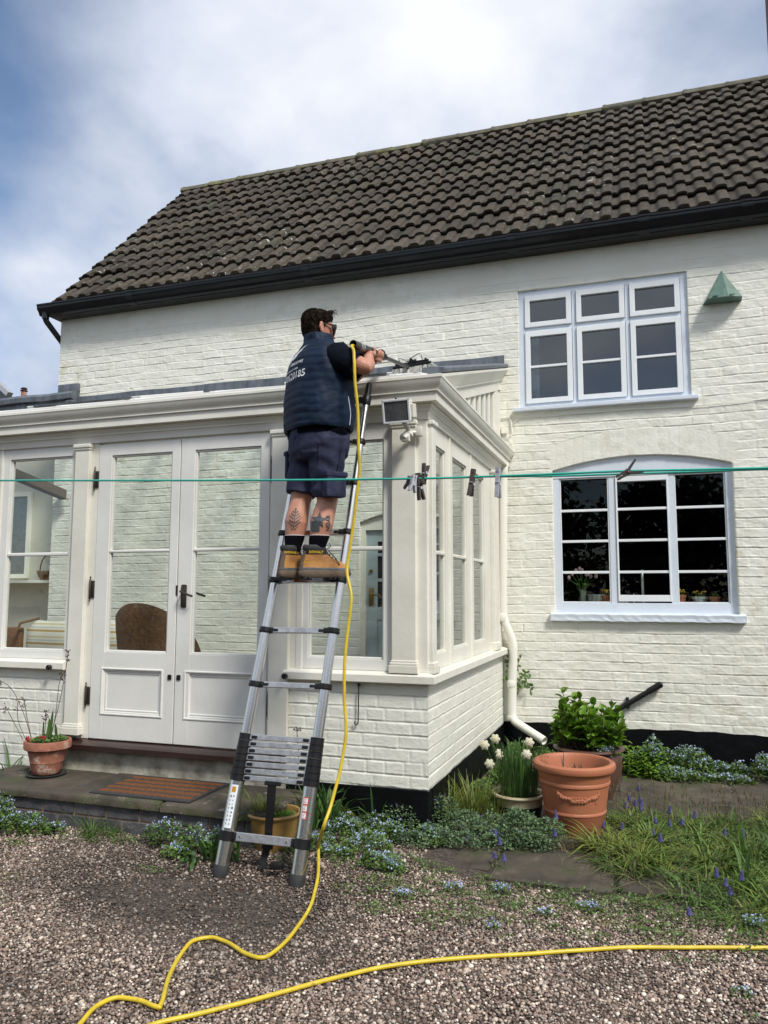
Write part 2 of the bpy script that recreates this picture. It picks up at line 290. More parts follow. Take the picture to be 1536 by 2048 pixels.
def raw(V, F, name, material, parent=None, smooth=False, attr=None, loc=None):
    """big quad/tri meshes straight from arrays. V (n,3) F (m,k)"""
    org = np.array((origin(parent) if parent is not None else Vector(loc if loc is not None else (0, 0, 0)))[:])
    me = bpy.data.meshes.new(name); k = F.shape[1]; me.vertices.add(len(V)); me.vertices.foreach_set('co', (V-org).astype(np.float32).ravel())
    me.loops.add(F.size); me.loops.foreach_set('vertex_index', F.astype(np.int32).ravel()); me.polygons.add(len(F))
    me.polygons.foreach_set('loop_start', np.arange(0, F.size, k, dtype=np.int32))
    me.update(calc_edges=True)
    me.polygons.foreach_set('use_smooth', np.full(len(F), bool(smooth)))
    if attr is not None:
        a = me.attributes.new(attr[0], 'FLOAT', 'FACE'); a.data.foreach_set('value', attr[1].astype(np.float32))
    me.materials.append(material); me.update(); return link(name, me, parent, loc)
def dup(root, off, label=None):
    r = root.copy(); COL.objects.link(r); r.location = root.location+Vector(off)
    if label: r['label'] = label
    for ch in root.children:
        c = ch.copy(); COL.objects.link(c); c.parent = r
        for g in ch.children:
            d = g.copy(); COL.objects.link(d); d.parent = c
    return r
_h = {}
def vn(x, y, seed):                         # smooth value noise, arrays
    if seed not in _h: _h[seed] = np.random.default_rng(seed).random((256, 256))
    g = _h[seed]; xi = np.floor(x).astype(int); yi = np.floor(y).astype(int); fx = x-xi; fy = y-yi
    fx = fx*fx*(3-2*fx); fy = fy*fy*(3-2*fy)
    a = g[xi & 255, yi & 255]; b = g[(xi+1) & 255, yi & 255]; c = g[xi & 255, (yi+1) & 255]; d = g[(xi+1) & 255, (yi+1) & 255]
    return (a*(1-fx)+b*fx)*(1-fy)+(c*(1-fx)+d*fx)*fy-0.5
def sstep(a, b, x): t = np.clip((x-a)/(b-a), 0, 1); return t*t*(3-2*t)
def text_mesh(body, size, bold=0.0):
    cu = bpy.data.curves.new('t', 'FONT'); cu.body = body; cu.size = size; cu.offset = bold; cu.resolution_u = 2; cu.align_x = 'CENTER'; cu.align_y = 'CENTER'
    o = bpy.data.objects.new('t', cu); COL.objects.link(o); dg = bpy.context.evaluated_depsgraph_get(); dg.update()
    me = bpy.data.meshes.new_from_object(o.evaluated_get(dg)); V = [v.co.copy() for v in me.vertices]; F = [tuple(p.vertices) for p in me.polygons]
    bpy.data.objects.remove(o); bpy.data.curves.remove(cu); bpy.data.meshes.remove(me); return V, F
def remeshed(mb, voxel, smooth_it=2):
    me = bpy.data.meshes.new('tmp'); me.from_pydata(np.concatenate(mb.v).tolist(), [], mb.f); o = bpy.data.objects.new('tmp', me); COL.objects.link(o)
    m = o.modifiers.new('r', 'REMESH'); m.mode = 'VOXEL'; m.voxel_size = voxel; m.use_smooth_shade = True
    if smooth_it:
        s = o.modifiers.new('s', 'SMOOTH'); s.iterations = smooth_it; s.factor = 0.5
    dg = bpy.context.evaluated_depsgraph_get(); dg.update(); r = bpy.data.meshes.new_from_object(o.evaluated_get(dg))
    bpy.data.objects.remove(o); bpy.data.meshes.remove(me); return r
def pipe_path(pts, n=6, r=.08):
    """round the corners of a polyline"""
    P = [Vector(p) for p in pts]; o = [P[0]]
    for i in range(1, len(P)-1):
        a = (P[i-1]-P[i]); b = (P[i+1]-P[i]); ra = min(r, a.length*.45, b.length*.45); p0 = P[i]+a.normalized()*ra; p1 = P[i]+b.normalized()*ra
        for k in range(n+1):
            t = k/n; o.append(p0*(1-t)**2+P[i]*2*t*(1-t)+p1*t*t)
    o.append(P[-1]); return o
# ------------------------------------------------------------------ the plan of the place
D = 2.48                                     # house wall plane; conservatory front is y = 0, its right side x = 0
def gz(x, y):
    x = np.asarray(x, float); y = np.asarray(y, float)
    return 0.115 + 0.060*sstep(-1.05, -0.45, y)*(1-sstep(-0.25, 0.5, x)) + 0.02*sstep(-.6, .3, y)
# ---- ground sheet
gx = np.concatenate([[-60, -20, -8], np.arange(-4.5, 4.01, 0.05), [8, 20, 60]]); gy = np.concatenate([[-60, -20, -8], np.arange(-4.5, 3.01, 0.05), [8, 20, 60]])
GX, GY = np.meshgrid(gx, gy); GZ = gz(GX, GY)+0.008*vn(GX*4, GY*4, 3)
V = np.stack([GX, GY, GZ], -1).reshape(-1, 3); nx, ny = len(gx), len(gy)
idx = np.arange(nx*ny).reshape(ny, nx); F = np.stack([idx[:-1, :-1], idx[:-1, 1:], idx[1:, 1:], idx[1:, :-1]], -1).reshape(-1, 4)
gm = bpy.data.materials.new('gravel_bed'); gm.use_nodes = True; n, l = gm.node_tree.nodes, gm.node_tree.links; p = n['Principled BSDF']; p.inputs['Roughness'].default_value = .9
t = n.new('ShaderNodeTexCoord'); vo = n.new('ShaderNodeTexVoronoi'); vo.inputs['Scale'].default_value = 85; l.new(t.outputs['Object'], vo.inputs[0])
r = n.new('ShaderNodeValToRGB'); sp = n.new('ShaderNodeSeparateColor'); l.new(vo.outputs['Color'], sp.inputs[0]); l.new(sp.outputs[0], r.inputs[0])
el = r.color_ramp.elements; el[0].color = (0.022, 0.017, 0.013, 1); el[1].color = (0.095, 0.075, 0.06, 1); el[1].position = .9
l.new(r.outputs[0], p.inputs['Base Color']); b = n.new('ShaderNodeBump'); b.inputs['Strength'].default_value = .8; b.inputs['Distance'].default_value = .006; b.invert = True
l.new(vo.outputs['Distance'], b.inputs['Height']); l.new(b.outputs[0], p.inputs['Normal'])
tag(raw(V, F, 'ground', gm, smooth=True), kind='structure')
# ---- loose gravel: tens of thousands of pebbles, one object
def ico():
    bm = bmesh.new(); bmesh.ops.create_icosphere(bm, subdivisions=1, radius=1); bm.verts.index_update()
    V = np.array([v.co[:] for v in bm.verts]); F = np.array([[v.index for v in f.verts] for f in bm.faces]); bm.free(); return V, F
def rotm(yaw, tilt, spin=None):
    cy, sy = np.cos(yaw), np.sin(yaw); ct, st = np.cos(tilt), np.sin(tilt); z = np.zeros_like(cy); o = np.ones_like(cy)
    Rz = np.stack([cy, -sy, z, sy, cy, z, z, z, o], -1).reshape(-1, 3, 3); Rx = np.stack([o, z, z, z, ct, -st, z, st, ct], -1).reshape(-1, 3, 3)
    R = Rz@Rx
    if spin is not None:
        c, s = np.cos(spin), np.sin(spin); R = R@np.stack([c, -s, z, s, c, z, z, z, o], -1).reshape(-1, 3, 3)
    return R
def scatter(tv, tf, pos, R, sc):
    """copies of a template: tv (k,3), pos (n,3), R (n,3,3), sc (n,3) or (n,1)"""
    V = np.einsum('nij,nkj->nki', R, tv[None]*sc[:, None, :])+pos[:, None, :]; F = tf[None]+(np.arange(len(pos))*len(tv))[:, None, None]
    return V.reshape(-1, 3), F.reshape(-1, tf.shape[1])
def slab_mask(x, y):                         # where flagstones lie in the gravel
    return (x > 0.05) & (x < 1.42) & (y > -0.42) & (y < 0.16)
sp_ = 0.0105
px_, py_ = np.meshgrid(np.arange(-4.2, 3.6, sp_), np.arange(-3.2, 0.6, sp_)); px_ = px_.ravel()+rng.normal(0, .004, px_.size); py_ = py_.ravel()+rng.normal(0, .004, py_.size)
dx_, dy_ = px_-CAM.x, py_-CAM.y; dep = dx_*AF.x+dy_*AF.y+(0.12-CAM.z)*AF.z; uu = 768+FPX*(dx_*AR.x+dy_*AR.y)/dep; vv = 1024-FPX*((dx_*AU.x+dy_*AU.y+(0.12-CAM.z)*AU.z))/dep
keep = (uu > -520) & (uu < 2250) & (vv < 2480) & (dep > .6) & ~slab_mask(px_, py_)
keep &= ~((px_ > -2.75) & (px_ < -.7) & (py_ > -.5)) & (py_ < 0.05+0.0*px_)
damp = 1.3*np.exp(-(((px_+0.85)/0.70)**2+((py_+1.10)/0.30)**2))+0.45*vn(px_*5, py_*5, 11)+.25*vn(px_*14, py_*14, 13)
wild = sstep(-.75, -.2, py_)*sstep(-.3, .6, px_)+.5*vn(px_*6, py_*6, 12)
keep &= rng.random(px_.size) > np.clip(damp*1.0-.12, 0, .72)
keep &= rng.random(px_.size) > np.clip(wild*.8, 0, .85)
px_, py_ = px_[keep], py_[keep]; n_ = len(px_)
size = rng.uniform(.0036, .0078, n_)*(1+.6*(rng.random(n_) > .92)); tv, tf = ico(); tv = tv*(1+rng.normal(0, .07, (len(tv), 1)))
sc3 = size[:, None]*np.stack([rng.uniform(.85, 1.35, n_), rng.uniform(.75, 1.1, n_), rng.uniform(.55, .85, n_)], -1)
V, F = scatter(tv, tf, np.stack([px_, py_, gz(px_, py_)+rng.uniform(.001, .007, n_)], -1), rotm(rng.uniform(0, 6.28, n_), rng.normal(0, .35, n_)), sc3)
pm = bpy.data.materials.new('pebble'); pm.use_nodes = True; n, l = pm.node_tree.nodes, pm.node_tree.links; p = n['Principled BSDF']; p.inputs['Roughness'].default_value = .65
g = n.new('ShaderNodeNewGeometry'); r = n.new('ShaderNodeValToRGB'); l.new(g.outputs['Random Per Island'], r.inputs[0]); el = r.color_ramp.elements
el[0].color = (0.045, 0.033, 0.026, 1); el[1].color = (0.62, 0.55, 0.47, 1); el[1].position = 1.0
for ps, c in ((.25, (.10, .072, .057)), (.47, (.18, .130, .103)), (.64, (.25, .178, .14)), (.77, (.21, .190, .17)), (.88, (.36, .285, .23)), (.955, (.50, .42, .35))): q = el.new(ps); q.color = c+(1,)
no = n.new('ShaderNodeTexNoise'); no.inputs['Scale'].default_value = 1.8; no.inputs['Detail'].default_value = 4; t = n.new('ShaderNodeTexCoord'); l.new(t.outputs['Object'], no.inputs[0])
mr = n.new('ShaderNodeMapRange'); mr.inputs[1].default_value = .38; mr.inputs[2].default_value = .6; mr.inputs[3].default_value = .70; mr.inputs[4].default_value = 1.12; l.new(no.outputs[0], mr.inputs[0])
vm = n.new('ShaderNodeVectorMath'); vm.operation = 'SCALE'; l.new(r.outputs[0], vm.inputs[0]); l.new(mr.outputs[0], vm.inputs['Scale']); l.new(vm.outputs[0], p.inputs['Base Color'])
wet_ = np.clip(1.15*np.exp(-(((px_+0.95)/0.80)**2+((py_+1.12)/0.36)**2))+.45*vn(px_*3, py_*3, 14)+.35*vn(px_*9, py_*9, 15)-.05, 0, 1)
aw = n.new('ShaderNodeAttribute'); aw.attribute_name = 'wet'; mw = n.new('ShaderNodeMapRange'); mw.inputs[3].default_value = 1.3; mw.inputs[4].default_value = .62; l.new(aw.outputs['Fac'], mw.inputs[0])
vw = n.new('ShaderNodeVectorMath'); vw.operation = 'SCALE'; l.new(vm.outputs[0], vw.inputs[0]); l.new(mw.outputs[0], vw.inputs['Scale']); l.new(vw.outputs[0], p.inputs['Base Color'])
mr2 = n.new('ShaderNodeMapRange'); mr2.inputs[3].default_value = .75; mr2.inputs[4].default_value = .38; l.new(aw.outputs['Fac'], mr2.inputs[0]); l.new(mr2.outputs[0], p.inputs['Roughness'])
tag(raw(V, F, 'gravel', pm, smooth=True, attr=('wet', np.repeat(wet_, len(tf)))), 'pinkish grey pea gravel of the drive in front of the house', 'gravel', kind='stuff')
# ---- flagstones in the drive and behind the pots
def slab(mb, x0, x1, y0, y1, z0, z1, seed, bev=.012):
    r_ = random.Random(seed); n0 = 10
    def edge(a, b, k): return [a+(b-a)*i/k for i in range(k)]
    pts = [(x, y0) for x in edge(x0, x1, n0)]+[(x1, y) for y in edge(y0, y1, n0)]+[(x, y1) for x in edge(x1, x0, n0)]+[(x0, y) for y in edge(y1, y0, n0)]
    pts = [(x+r_.uniform(-.006, .006), y+r_.uniform(-.006, .006)) for x, y in pts]; cx, cy = (x0+x1)/2, (y0+y1)/2
    f = lambda s: [(cx+(x-cx)*s, cy+(y-cy)*s) for x, y in pts]
    rings = [[(x, y, z0) for x, y in pts], [(x, y, z1-bev) for x, y in pts], [(x, y, z1) for x, y in f(1-bev/min(x1-x0, y1-y0)*2)], [(x, y, z1+.001) for x, y in f(.4)]]
    mb.loft(rings)
for k, (x0, x1, y0, y1) in enumerate([(0.03, 0.40, -.30, .14), (0.42, 1.02, -.40, .12), (1.04, 1.45, -.36, .10)]):
    mb = MB(); slab(mb, x0, x1, y0, y1, .07, .146, k)
    tag(build(mb, 'flagstone', M['stone'], smooth=True, loc=((x0+x1)/2, y0, .1)), ('small flagstone near the white brick corner', 'wide flagstone with a pale lichen patch at the gravel edge', 'flagstone half under the grass on the right')[k], 'flagstone', 'flagstones along the gravel edge')
mb = MB()
for k, (x0, x1, y0, y1) in enumerate([(.98, 1.75, 1.45, 2.3), (1.77, 2.5, 1.42, 2.32), (2.52, 3.4, 1.4, 2.3), (0.05, .96, 1.4, 2.25), (0.9, 1.6, .95, 1.42), (1.62, 2.4, .95, 1.4)]): slab(mb, x0, x1, y0, y1, .07, .142, 20+k)
tag(build(mb, 'paving', M['stone'], smooth=True), kind='structure')
# ------------------------------------------------------------------ the cottage
house = thing('cottage', 'white painted brick cottage with a dark tiled roof and black gutter', 'house', (-1, D, 0.15))
def brick_height(U, Z, hc, lb, seed, mort, depth, wob, rough, hdr=True, base=0.0):
    """U along the wall, Z up. outward relief in metres"""
    zz = Z-base+wob*vn(U*1.3, Z*1.1, seed)*2+wob*.6*vn(U*6, Z*5, seed+1)
    row = np.floor(zz/hc); fz = zz/hc-row
    ro = (np.sin(row*127.1+seed)*43758.5453) % 1.0
    lbr = np.where((row % (4 if hdr else 2)) == 1, lb*.52 if hdr else lb, lb)
    uu = U/lbr+np.where(row % 2 > .5, .5, 0)+ro*.25+wob*.8*vn(U*5, Z*3, seed+2)/lb
    bi = np.floor(uu); fu = uu-bi
    dz = np.minimum(fz, 1-fz)*hc; du = np.minimum(fu, 1-fu)*lbr
    hsh = (np.sin(row*12.9898+bi*78.233+seed)*43758.5453) % 1.0; hs2 = (np.sin(row*39.3+bi*11.7+seed)*24634.63) % 1.0
    mz = 1-sstep(mort*.25, mort, dz+.004*vn(U*30, Z*30, seed+3)); mu = (1-sstep(mort*.25, mort*.9, du+.004*vn(U*30, Z*30, seed+4)))*(.35+.5*hs2)
    m = np.maximum(mz*np.clip(.78+1.3*vn(U*4, Z*9, seed+5), .15, 1.1), mu)
    lip = depth*.45*(1-sstep(0, .28, fz))*np.clip(.6+2.2*vn(U*3, Z*7, seed+9), 0, 1.2)*(1-mz)      # worn bricks stand out along their lower edge
    h = -depth*np.clip(m, 0, 1.1)+lip+(hsh-.5)*rough*1.1*(1-m)+(fz-.5)*rough*(hs2-.2)*1.0*(1-m)+rough*1.3*vn(U*14, Z*22, seed+6)+rough*.8*vn(U*45, Z*60, seed+7)+rough*1.5*vn(U*3, Z*4, seed+8)
    return h
def lines(a, b, step, extra=()):
    s = list(np.arange(a, b+step*.5, step)); s = [v for v in s if all(abs(v-q) > step*.45 for q in extra)]
    return np.array(sorted(s+list(extra)))
UW = (0.182, 1.628, 3.213, 4.314); LW = (0.459, 1.918, 1.378, 2.63); BD = (-1.36, -.52, .5, 2.22)
def arch_z(x, x0, x1, z0, rise):
    t = (x-(x0+x1)/2)/((x1-x0)/2); return z0+rise*(1-np.clip(t*t, 0, 1))
eps = .003; LZ = .105; BZ = .09
xs = lines(-5.0, 3.4, .0115, (UW[0], UW[0]+eps, UW[1]-eps, UW[1], LW[0], LW[0]+eps, LW[1]-eps, LW[1], BD[0], BD[0]+eps, BD[1]-eps, BD[1]))
zs = lines(.42, 4.66, .0045, (UW[2], UW[2]+eps, UW[3]-eps, UW[3], LW[2], LW[2]+eps))
X, Z = np.meshgrid(xs, zs); H = brick_height(X, Z, .0795, .235, 5, .0058, .0062, .011, .0034, base=.42)*.85
soft = sstep(4.46, 4.54, Z+.25*vn(X*.8, Z*0, 9)); H = H*(1-soft*.62)
# soldier arch over the lower window
az = arch_z(X, LW[0], LW[1], LW[3], LZ); inarch = (X > LW[0]-.03) & (X < LW[1]+.03) & (Z > az) & (Z < az+.235)
ang = (X-1.19)/.078+.6*vn(X*2, Z*2, 31); sold = -.0016*(1-sstep(.03, .10, np.minimum(ang % 1, 1-ang % 1)))+.0022*vn(X*20, Z*20, 32)+.003*vn(X*5, Z*6, 33)
H = np.where(inarch, sold, H)
def inside(X, Z, q, rise=0, m=0):
    top = arch_z(X, q[0], q[1], q[3], rise) if rise else q[3]
    return (X > q[0]+m) & (X < q[1]-m) & (Z > q[2]+m) & (Z < top-m)
# snap the row nearest each arch to its curve
for q, rise in ((LW, LZ), (BD, BZ)):
    for i in np.where((xs >= q[0]) & (xs <= q[1]))[0]:
        za = arch_z(xs[i], q[0], q[1], q[3], rise); j = int(np.argmin(abs(zs-za))); Z[j, i] = za; Z[j-1, i] = za-eps
Y = D-H
rec = inside(X, Z, UW, 0, eps*.5) | inside(X, Z, LW, LZ, eps*.5) | inside(X, Z, BD, BZ, eps*.5); Y = np.where(rec, D+.10, Y)
V = np.stack([X, Y, Z], -1).reshape(-1, 3); ny, nx = X.shape; idx = np.arange(nx*ny).reshape(ny, nx); F = np.stack([idx[:-1, :-1], idx[:-1, 1:], idx[1:, 1:], idx[1:, :-1]], -1).reshape(-1, 4)
rf = rec.reshape(-1); F = F[~(rf[F].all(1))]
wall = raw(V, F, 'brick_wall', M['brick'], house, smooth=True)
# gable wall facing left, with its own bricks, and closing faces
ys = lines(D, D+4.5, .03); zs2 = lines(.2, 7.3, .0135); Yg, Zg = np.meshgrid(ys, zs2); Hg = brick_height(Yg, Zg, .0795, .235, 8, .012, .007, .006, .004, base=.42)
V = np.stack([-5.0-Hg, Yg, Zg], -1).reshape(-1, 3); ny, nx = Yg.shape; idx = np.arange(nx*ny).reshape(ny, nx); F = np.stack([idx[:-1, 1:], idx[:-1, :-1], idx[1:, :-1], idx[1:, 1:]], -1).reshape(-1, 4)
lim = lambda y: 4.62+(np.minimum(y-D, 4.53-(y-D)) if False else np.minimum(y-D, 2*2.264-(y-D)))*1.037
ok = (V[F][:, :, 2] < lim(V[F][:, :, 1])).all(1); raw(V, F[ok], 'gable_wall', M['brick'], house, smooth=True)
mb = MB(); xs3 = np.linspace(-5.0, 3.4, 120)
top = [(x, D-.016-.004*math.sin(x*9), .44+.006*math.sin(x*5)+.004*math.sin(x*23)) for x in xs3]
mb.loft([[(x, D-.016, .0) for x in xs3], top, [(x, D+.02, z) for x, y, z in top]], cap=False, closed=False); build(mb, 'plinth', M['plinth'], house, smooth=True)
# ---- tiled roof
E0 = Vector((0, D-.20, 4.750)); RG = Vector((0, 4.744, 7.325)); SL = (RG-E0).length; sv = (RG-E0).normalized(); nv = Vector((0, -sv.z, sv.y))
NC = 12; pitch = .157; xl = -4.93; nr = int(8.2/pitch)
prof = [(0, 0), (.28, .0), (.36, .009), (.43, .023), (.52, .031), (.70, .033), (.88, .030), (.96, .019), (1.0, .002)]
cols = []; tid = []
for k in range(nr):
    wv = .985 if k % 2 else 1.015
    for u, h in prof[:-1]: cols.append((xl+(k+u)*pitch, h*(1.0 if k % 2 else .93))); tid.append(k//2)
cols.append((xl+nr*pitch, 0)); tid.append(nr//2)
cx = np.array([c[0] for c in cols]); ch = np.array([c[1] for c in cols]); tid = np.array(tid)
VV = []; FF = []; TT = []; off = 0; g = SL/NC
for c in range(NC):
    rj = np.random.default_rng(100+c); jit = rj.normal(0, .0042, nr)[tid]; sj = rj.normal(0, .008, nr)[tid]; tint = rj.random(nr)[tid]
    rows = [(c*g+.014, -.004), (c*g-.014, .026), (c*g-.014, .046), ((c+1)*g+.016, .006)]
    if c == 0: rows[0] = (c*g-.012, .0)
    for i, (s, h) in enumerate(rows):
        hh = h+ch*(1 if i else .9)+(jit if i else 0); ss = np.full_like(cx, s)+(sj if i < 3 else 0)
        VV.append(np.stack([cx, E0.y+sv.y*ss+nv.y*hh, E0.z+sv.z*ss+nv.z*hh], -1))
    m = len(cx)
    for i in range(3):
        a = off+i*m+np.arange(m-1); FF.append(np.stack([a, a+1, a+1+m, a+m], -1)); TT.append(tint[:-1])
    off += 4*m
roof = raw(np.concatenate(VV), np.concatenate(FF), 'roof', M['tile'], house, attr=('tint', np.concatenate(TT)))
mb = MB()      # verge edge, rear slope and underside
for c in range(NC):
    a = E0+sv*(c*g-.012); b2 = E0+sv*((c+1)*g+.012)
    for x, w_ in ((xl, .012),):
        q = [a+nv*-.01, b2+nv*-.01, b2+nv*.008, a+nv*.034]; mb.loft([[(x-w_, v.y, v.z) for v in q], [(x+.002, v.y, v.z) for v in q]])
build(mb, 'verge', M['tile'], roof)
mb = MB(); BR = Vector((0, 2*RG.y-E0.y, E0.z)); mb.loft([[(xl, RG.y+.02, RG.z+.0), (xl, BR.y, BR.z), (xl, BR.y, BR.z-.04), (xl, RG.y, RG.z-.1)], [(3.3, RG.y+.02, RG.z), (3.3, BR.y, BR.z), (3.3, BR.y, BR.z-.04), (3.3, RG.y, RG.z-.1)]])
mb.loft([[(xl+.01, E0.y+.06, E0.z-.05), (xl+.01, RG.y, RG.z-.11), (xl+.01, RG.y, RG.z-.05), (xl+.01, E0.y+.02, E0.z-.012)], [(3.3, E0.y+.06, E0.z-.05), (3.3, RG.y, RG.z-.11), (3.3, RG.y, RG.z-.05), (3.3, E0.y+.02, E0.z-.012)]])
build(mb, 'rear_slope', M['tile'], roof)
mb = MB(); x = xl-.02; k = 0
while x < 3.3:
    L_ = .45; r0 = .115+random.uniform(-.006, .006); dz = random.uniform(-.006, .008)
    rings = []
    for xx, rr in ((x, r0), (x+.03, r0+.006), (x+.05, r0-.002), (x+L_+.01, r0-.008)):
        rings.append([(xx, RG.y+rr*math.sin(a), RG.z-.035+dz+rr*.95*math.cos(a)) for a in np.linspace(-1.45, 1.45, 11)]+[(xx, RG.y+.5*rr*math.sin(a), RG.z-.075) for a in (1.3, -1.3)])
    mb.loft(rings); x += L_
build(mb, 'ridge', M['ridge'], roof, smooth=True, angle=60)
# ---- black gutter, fascia, corner downpipe
GY0 = D-.20
gp = [(GY0-.045, 4.765), (GY0-.05, 4.765), (GY0-.052, 4.75), (GY0-.045, 4.74), (GY0-.043, 4.715), (GY0-.038, 4.705), (GY0-.018, 4.685), (GY0-.006, 4.665), (GY0-.002, 4.65), (GY0+.03, 4.645), (GY0+.08, 4.65), (GY0+.08, 4.70), (GY0+.07, 4.70), (GY0+.068, 4.66), (GY0+.0, 4.66), (GY0-.035, 4.72)]
gp = [(y, z-.012) for y, z in gp]
mb = MB(); mb.extrude_x(gp, -5.13, 3.3)
for xx in (-5.22, -5.2): pass
gut = build(mb, 'gutter', M['black'], house, smooth=True, angle=25)
for xx in (-3.95, -1.9, .12, 2.05, 1.25):
    mb = MB(); q = [(y-.006 if y < GY0+.03 else y+.004, z-.004 if z < 4.70 else z+.003) for y, z in gp]; mb.extrude_x(q, xx, xx+.09); build(mb, 'gutter_joint', M['black'], gut, smooth=True, angle=25)
mb = MB(); mb.box(-5.04, 3.3, D-.14, D+.05, 4.632, 4.70); mb.box(-5.02, 3.3, D-.05, D+.02, 4.636, 4.652); mb.box(-5.05, -4.98, D-.13, D+.1, 4.66, 4.78); build(mb, 'fascia', M['black'], house)
mb = MB(); mb.tube(pipe_path([(-5.06, GY0+.02, 4.66), (-5.06, GY0+.02, 4.585), (-5.045, D+.16, 4.35), (-5.045, D+.17, 3.3)], 6, .06), .032, 12); mb.tube([(-5.06, GY0+.02, 4.675), (-5.06, GY0+.02, 4.60)], .038, 12)
build(mb, 'gutter_outlet', M['black'], house, smooth=True)
# ---- windows of the house
def rect_frame(mb, x0, x1, z0, z1, w, y0, y1, bev=.003, wt=None, wb=None):
    wt = w if wt is None else wt; wb = w if wb is None else wb
    mb.box(x0, x0+w, y0, y1, z0, z1, bev); mb.box(x1-w, x1, y0, y1, z0, z1, bev)
    mb.box(x0+w-.001, x1-w+.001, y0+.0008, y1, z1-wt, z1-.0008, bev); mb.box(x0+w-.001, x1-w+.001, y0+.0008, y1, z0+.0008, z0+wb, bev)
def pane(x0, x1, z0, z1, y, m, parent, name='pane'):
    mb = MB(); mb.box(x0, x1, y, y+.004, z0, z1); return build(mb, name, m, parent)
# upstairs: three casements under three top lights
mb = MB(); x0, x1, z0, z1 = UW; rect_frame(mb, x0+.001, x1-.001, z0+.001, z1-.001, .055, D+.02, D+.10, wt=.05, wb=.04)
cw = (x1-x0-.11-2*.035)/3; xm = []
for k in range(3):
    a = x0+.055+k*(cw+.035); xm.append((a, a+cw))
    if k: mb.box(a-.035, a, D+.024, D+.09, z0+.03, z1-.03, .003)
zt = 3.945
for a, b2 in xm: mb.box(a-.001, b2+.001, D+.026, D+.09, zt-.018, zt+.018, .003)
uw = build(mb, 'upper_window', M['bluewhite'], house)
for k, (a, b2) in enumerate(xm):
    for kind, za, zb in (('top_light', zt+.02, z1-.052), ('casement', z0+.042, zt-.02)):
        mb = MB(); rect_frame(mb, a+.004, b2-.004, za, zb, .045, D+.006, D+.05, wt=.05, wb=.045)
        if kind == 'casement': mb.box(a+.04, b2-.04, D+.012, D+.045, (za+zb)/2-.006, (za+zb)/2+.016, .003)
        build(mb, kind, M['sash'], uw)
        pane(a+.045, b2-.045, za+.04, zb-.045, D+.033, M['glassup'], uw)
mb = MB(); mb.box(x0-.05, x1+.055, D-.055, D+.03, z0-.035, z0+.002, .006); build(mb, 'sill', M['bluewhite'], uw)
mb = MB(); mb.box(x0+.08, x0+.16, D+.16, D+.20, z0+.06, 3.92, .02); build(mb, 'curtain_edge', M['render'], uw)
# kitchen window under the segmental arch
mb = MB(); x0, x1, z0, z1 = LW
zh = 2.565
mb.box(x0+.001, x0+.055, D+.035, D+.11, z0+.04, zh, .003); mb.box(x1-.055, x1-.001, D+.035, D+.11, z0+.04, zh, .003); mb.box(x0+.001, x1-.001, D+.036, D+.11, z0+.001, z0+.095, .003)
seg = 28; ax_ = np.linspace(x0+.001, x1-.001, seg)
mb.loft([[(x, y, zh) for x in ax_]+[(x, y, float(arch_z(x, x0, x1, z1, LZ))-.001) for x in ax_[::-1]] for y in (D+.03, D+.11)])
mw = [(x0+.055, .93), (.985, 1.42), (1.465, x1-.055)]
mb.box(.93, .985, D+.04, D+.10, z0+.09, zh+.001, .003); mb.box(1.415, 1.465, D+.04, D+.10, z0+.09, zh+.001, .003)
lw = build(mb, 'kitchen_window', M['bluewhite'], house)
zr = [1.475, 1.735, 2.005, 2.275, 2.56]
for k, (a, b2) in enumerate(mw):
    mb = MB(); lo, hi = (z0+.095, zh-.002)
    if k == 1:
        rect_frame(mb, a+.003, b2-.003, lo+.012, hi-.004, .014, D+.028, D+.075, wt=.045, wb=.055)
    else:
        rect_frame(mb, a+.001, b2-.001, lo, hi, .010, D+.045, D+.075)
    for z in (zr[1], zr[2], zr[3]): mb.box(a+.008, b2-.008, D+.038 if k == 1 else D+.048, D+.072, z-.011, z+.011, .003)
    build(mb, 'sash', M['sash'], lw); pane(a+.012, b2-.012, lo+.02, hi-.02, D+.066, M['glassdk'], lw)
mb = MB(); n0 = 40; xx = np.linspace(x0-.035, x1+.05, n0); rr = [random.uniform(-.004, .004) for _ in xx]
mb.loft([[(x, D+.04, z0+.012) for x in xx], [(x, D-.03, z0+.004) for x in xx], [(x, D-.048+r_*.5, z0-.004+r_) for x, r_ in zip(xx, rr)], [(x, D-.046+r_, z0-.03) for x, r_ in zip(xx, rr)], [(x, D-.048, z0-.058+r_) for x, r_ in zip(xx, rr)], [(x, D-.03, z0-.062+r_) for x, r_ in zip(xx, rr)], [(x, D+.04, z0-.06) for x in xx]], cap=False, closed=False)
for xe in (0, -1):
    pts = [(xx[xe], D+.04, z0+.012), (xx[xe], D-.03, z0+.004), (xx[xe], D-.048+rr[xe]*.5, z0-.004+rr[xe]), (xx[xe], D-.048, z0-.058+rr[xe]), (xx[xe], D+.04, z0-.06)]; mb.add(pts, [tuple(range(5))])
build(mb, 'sill', M['bluewhite'], lw)
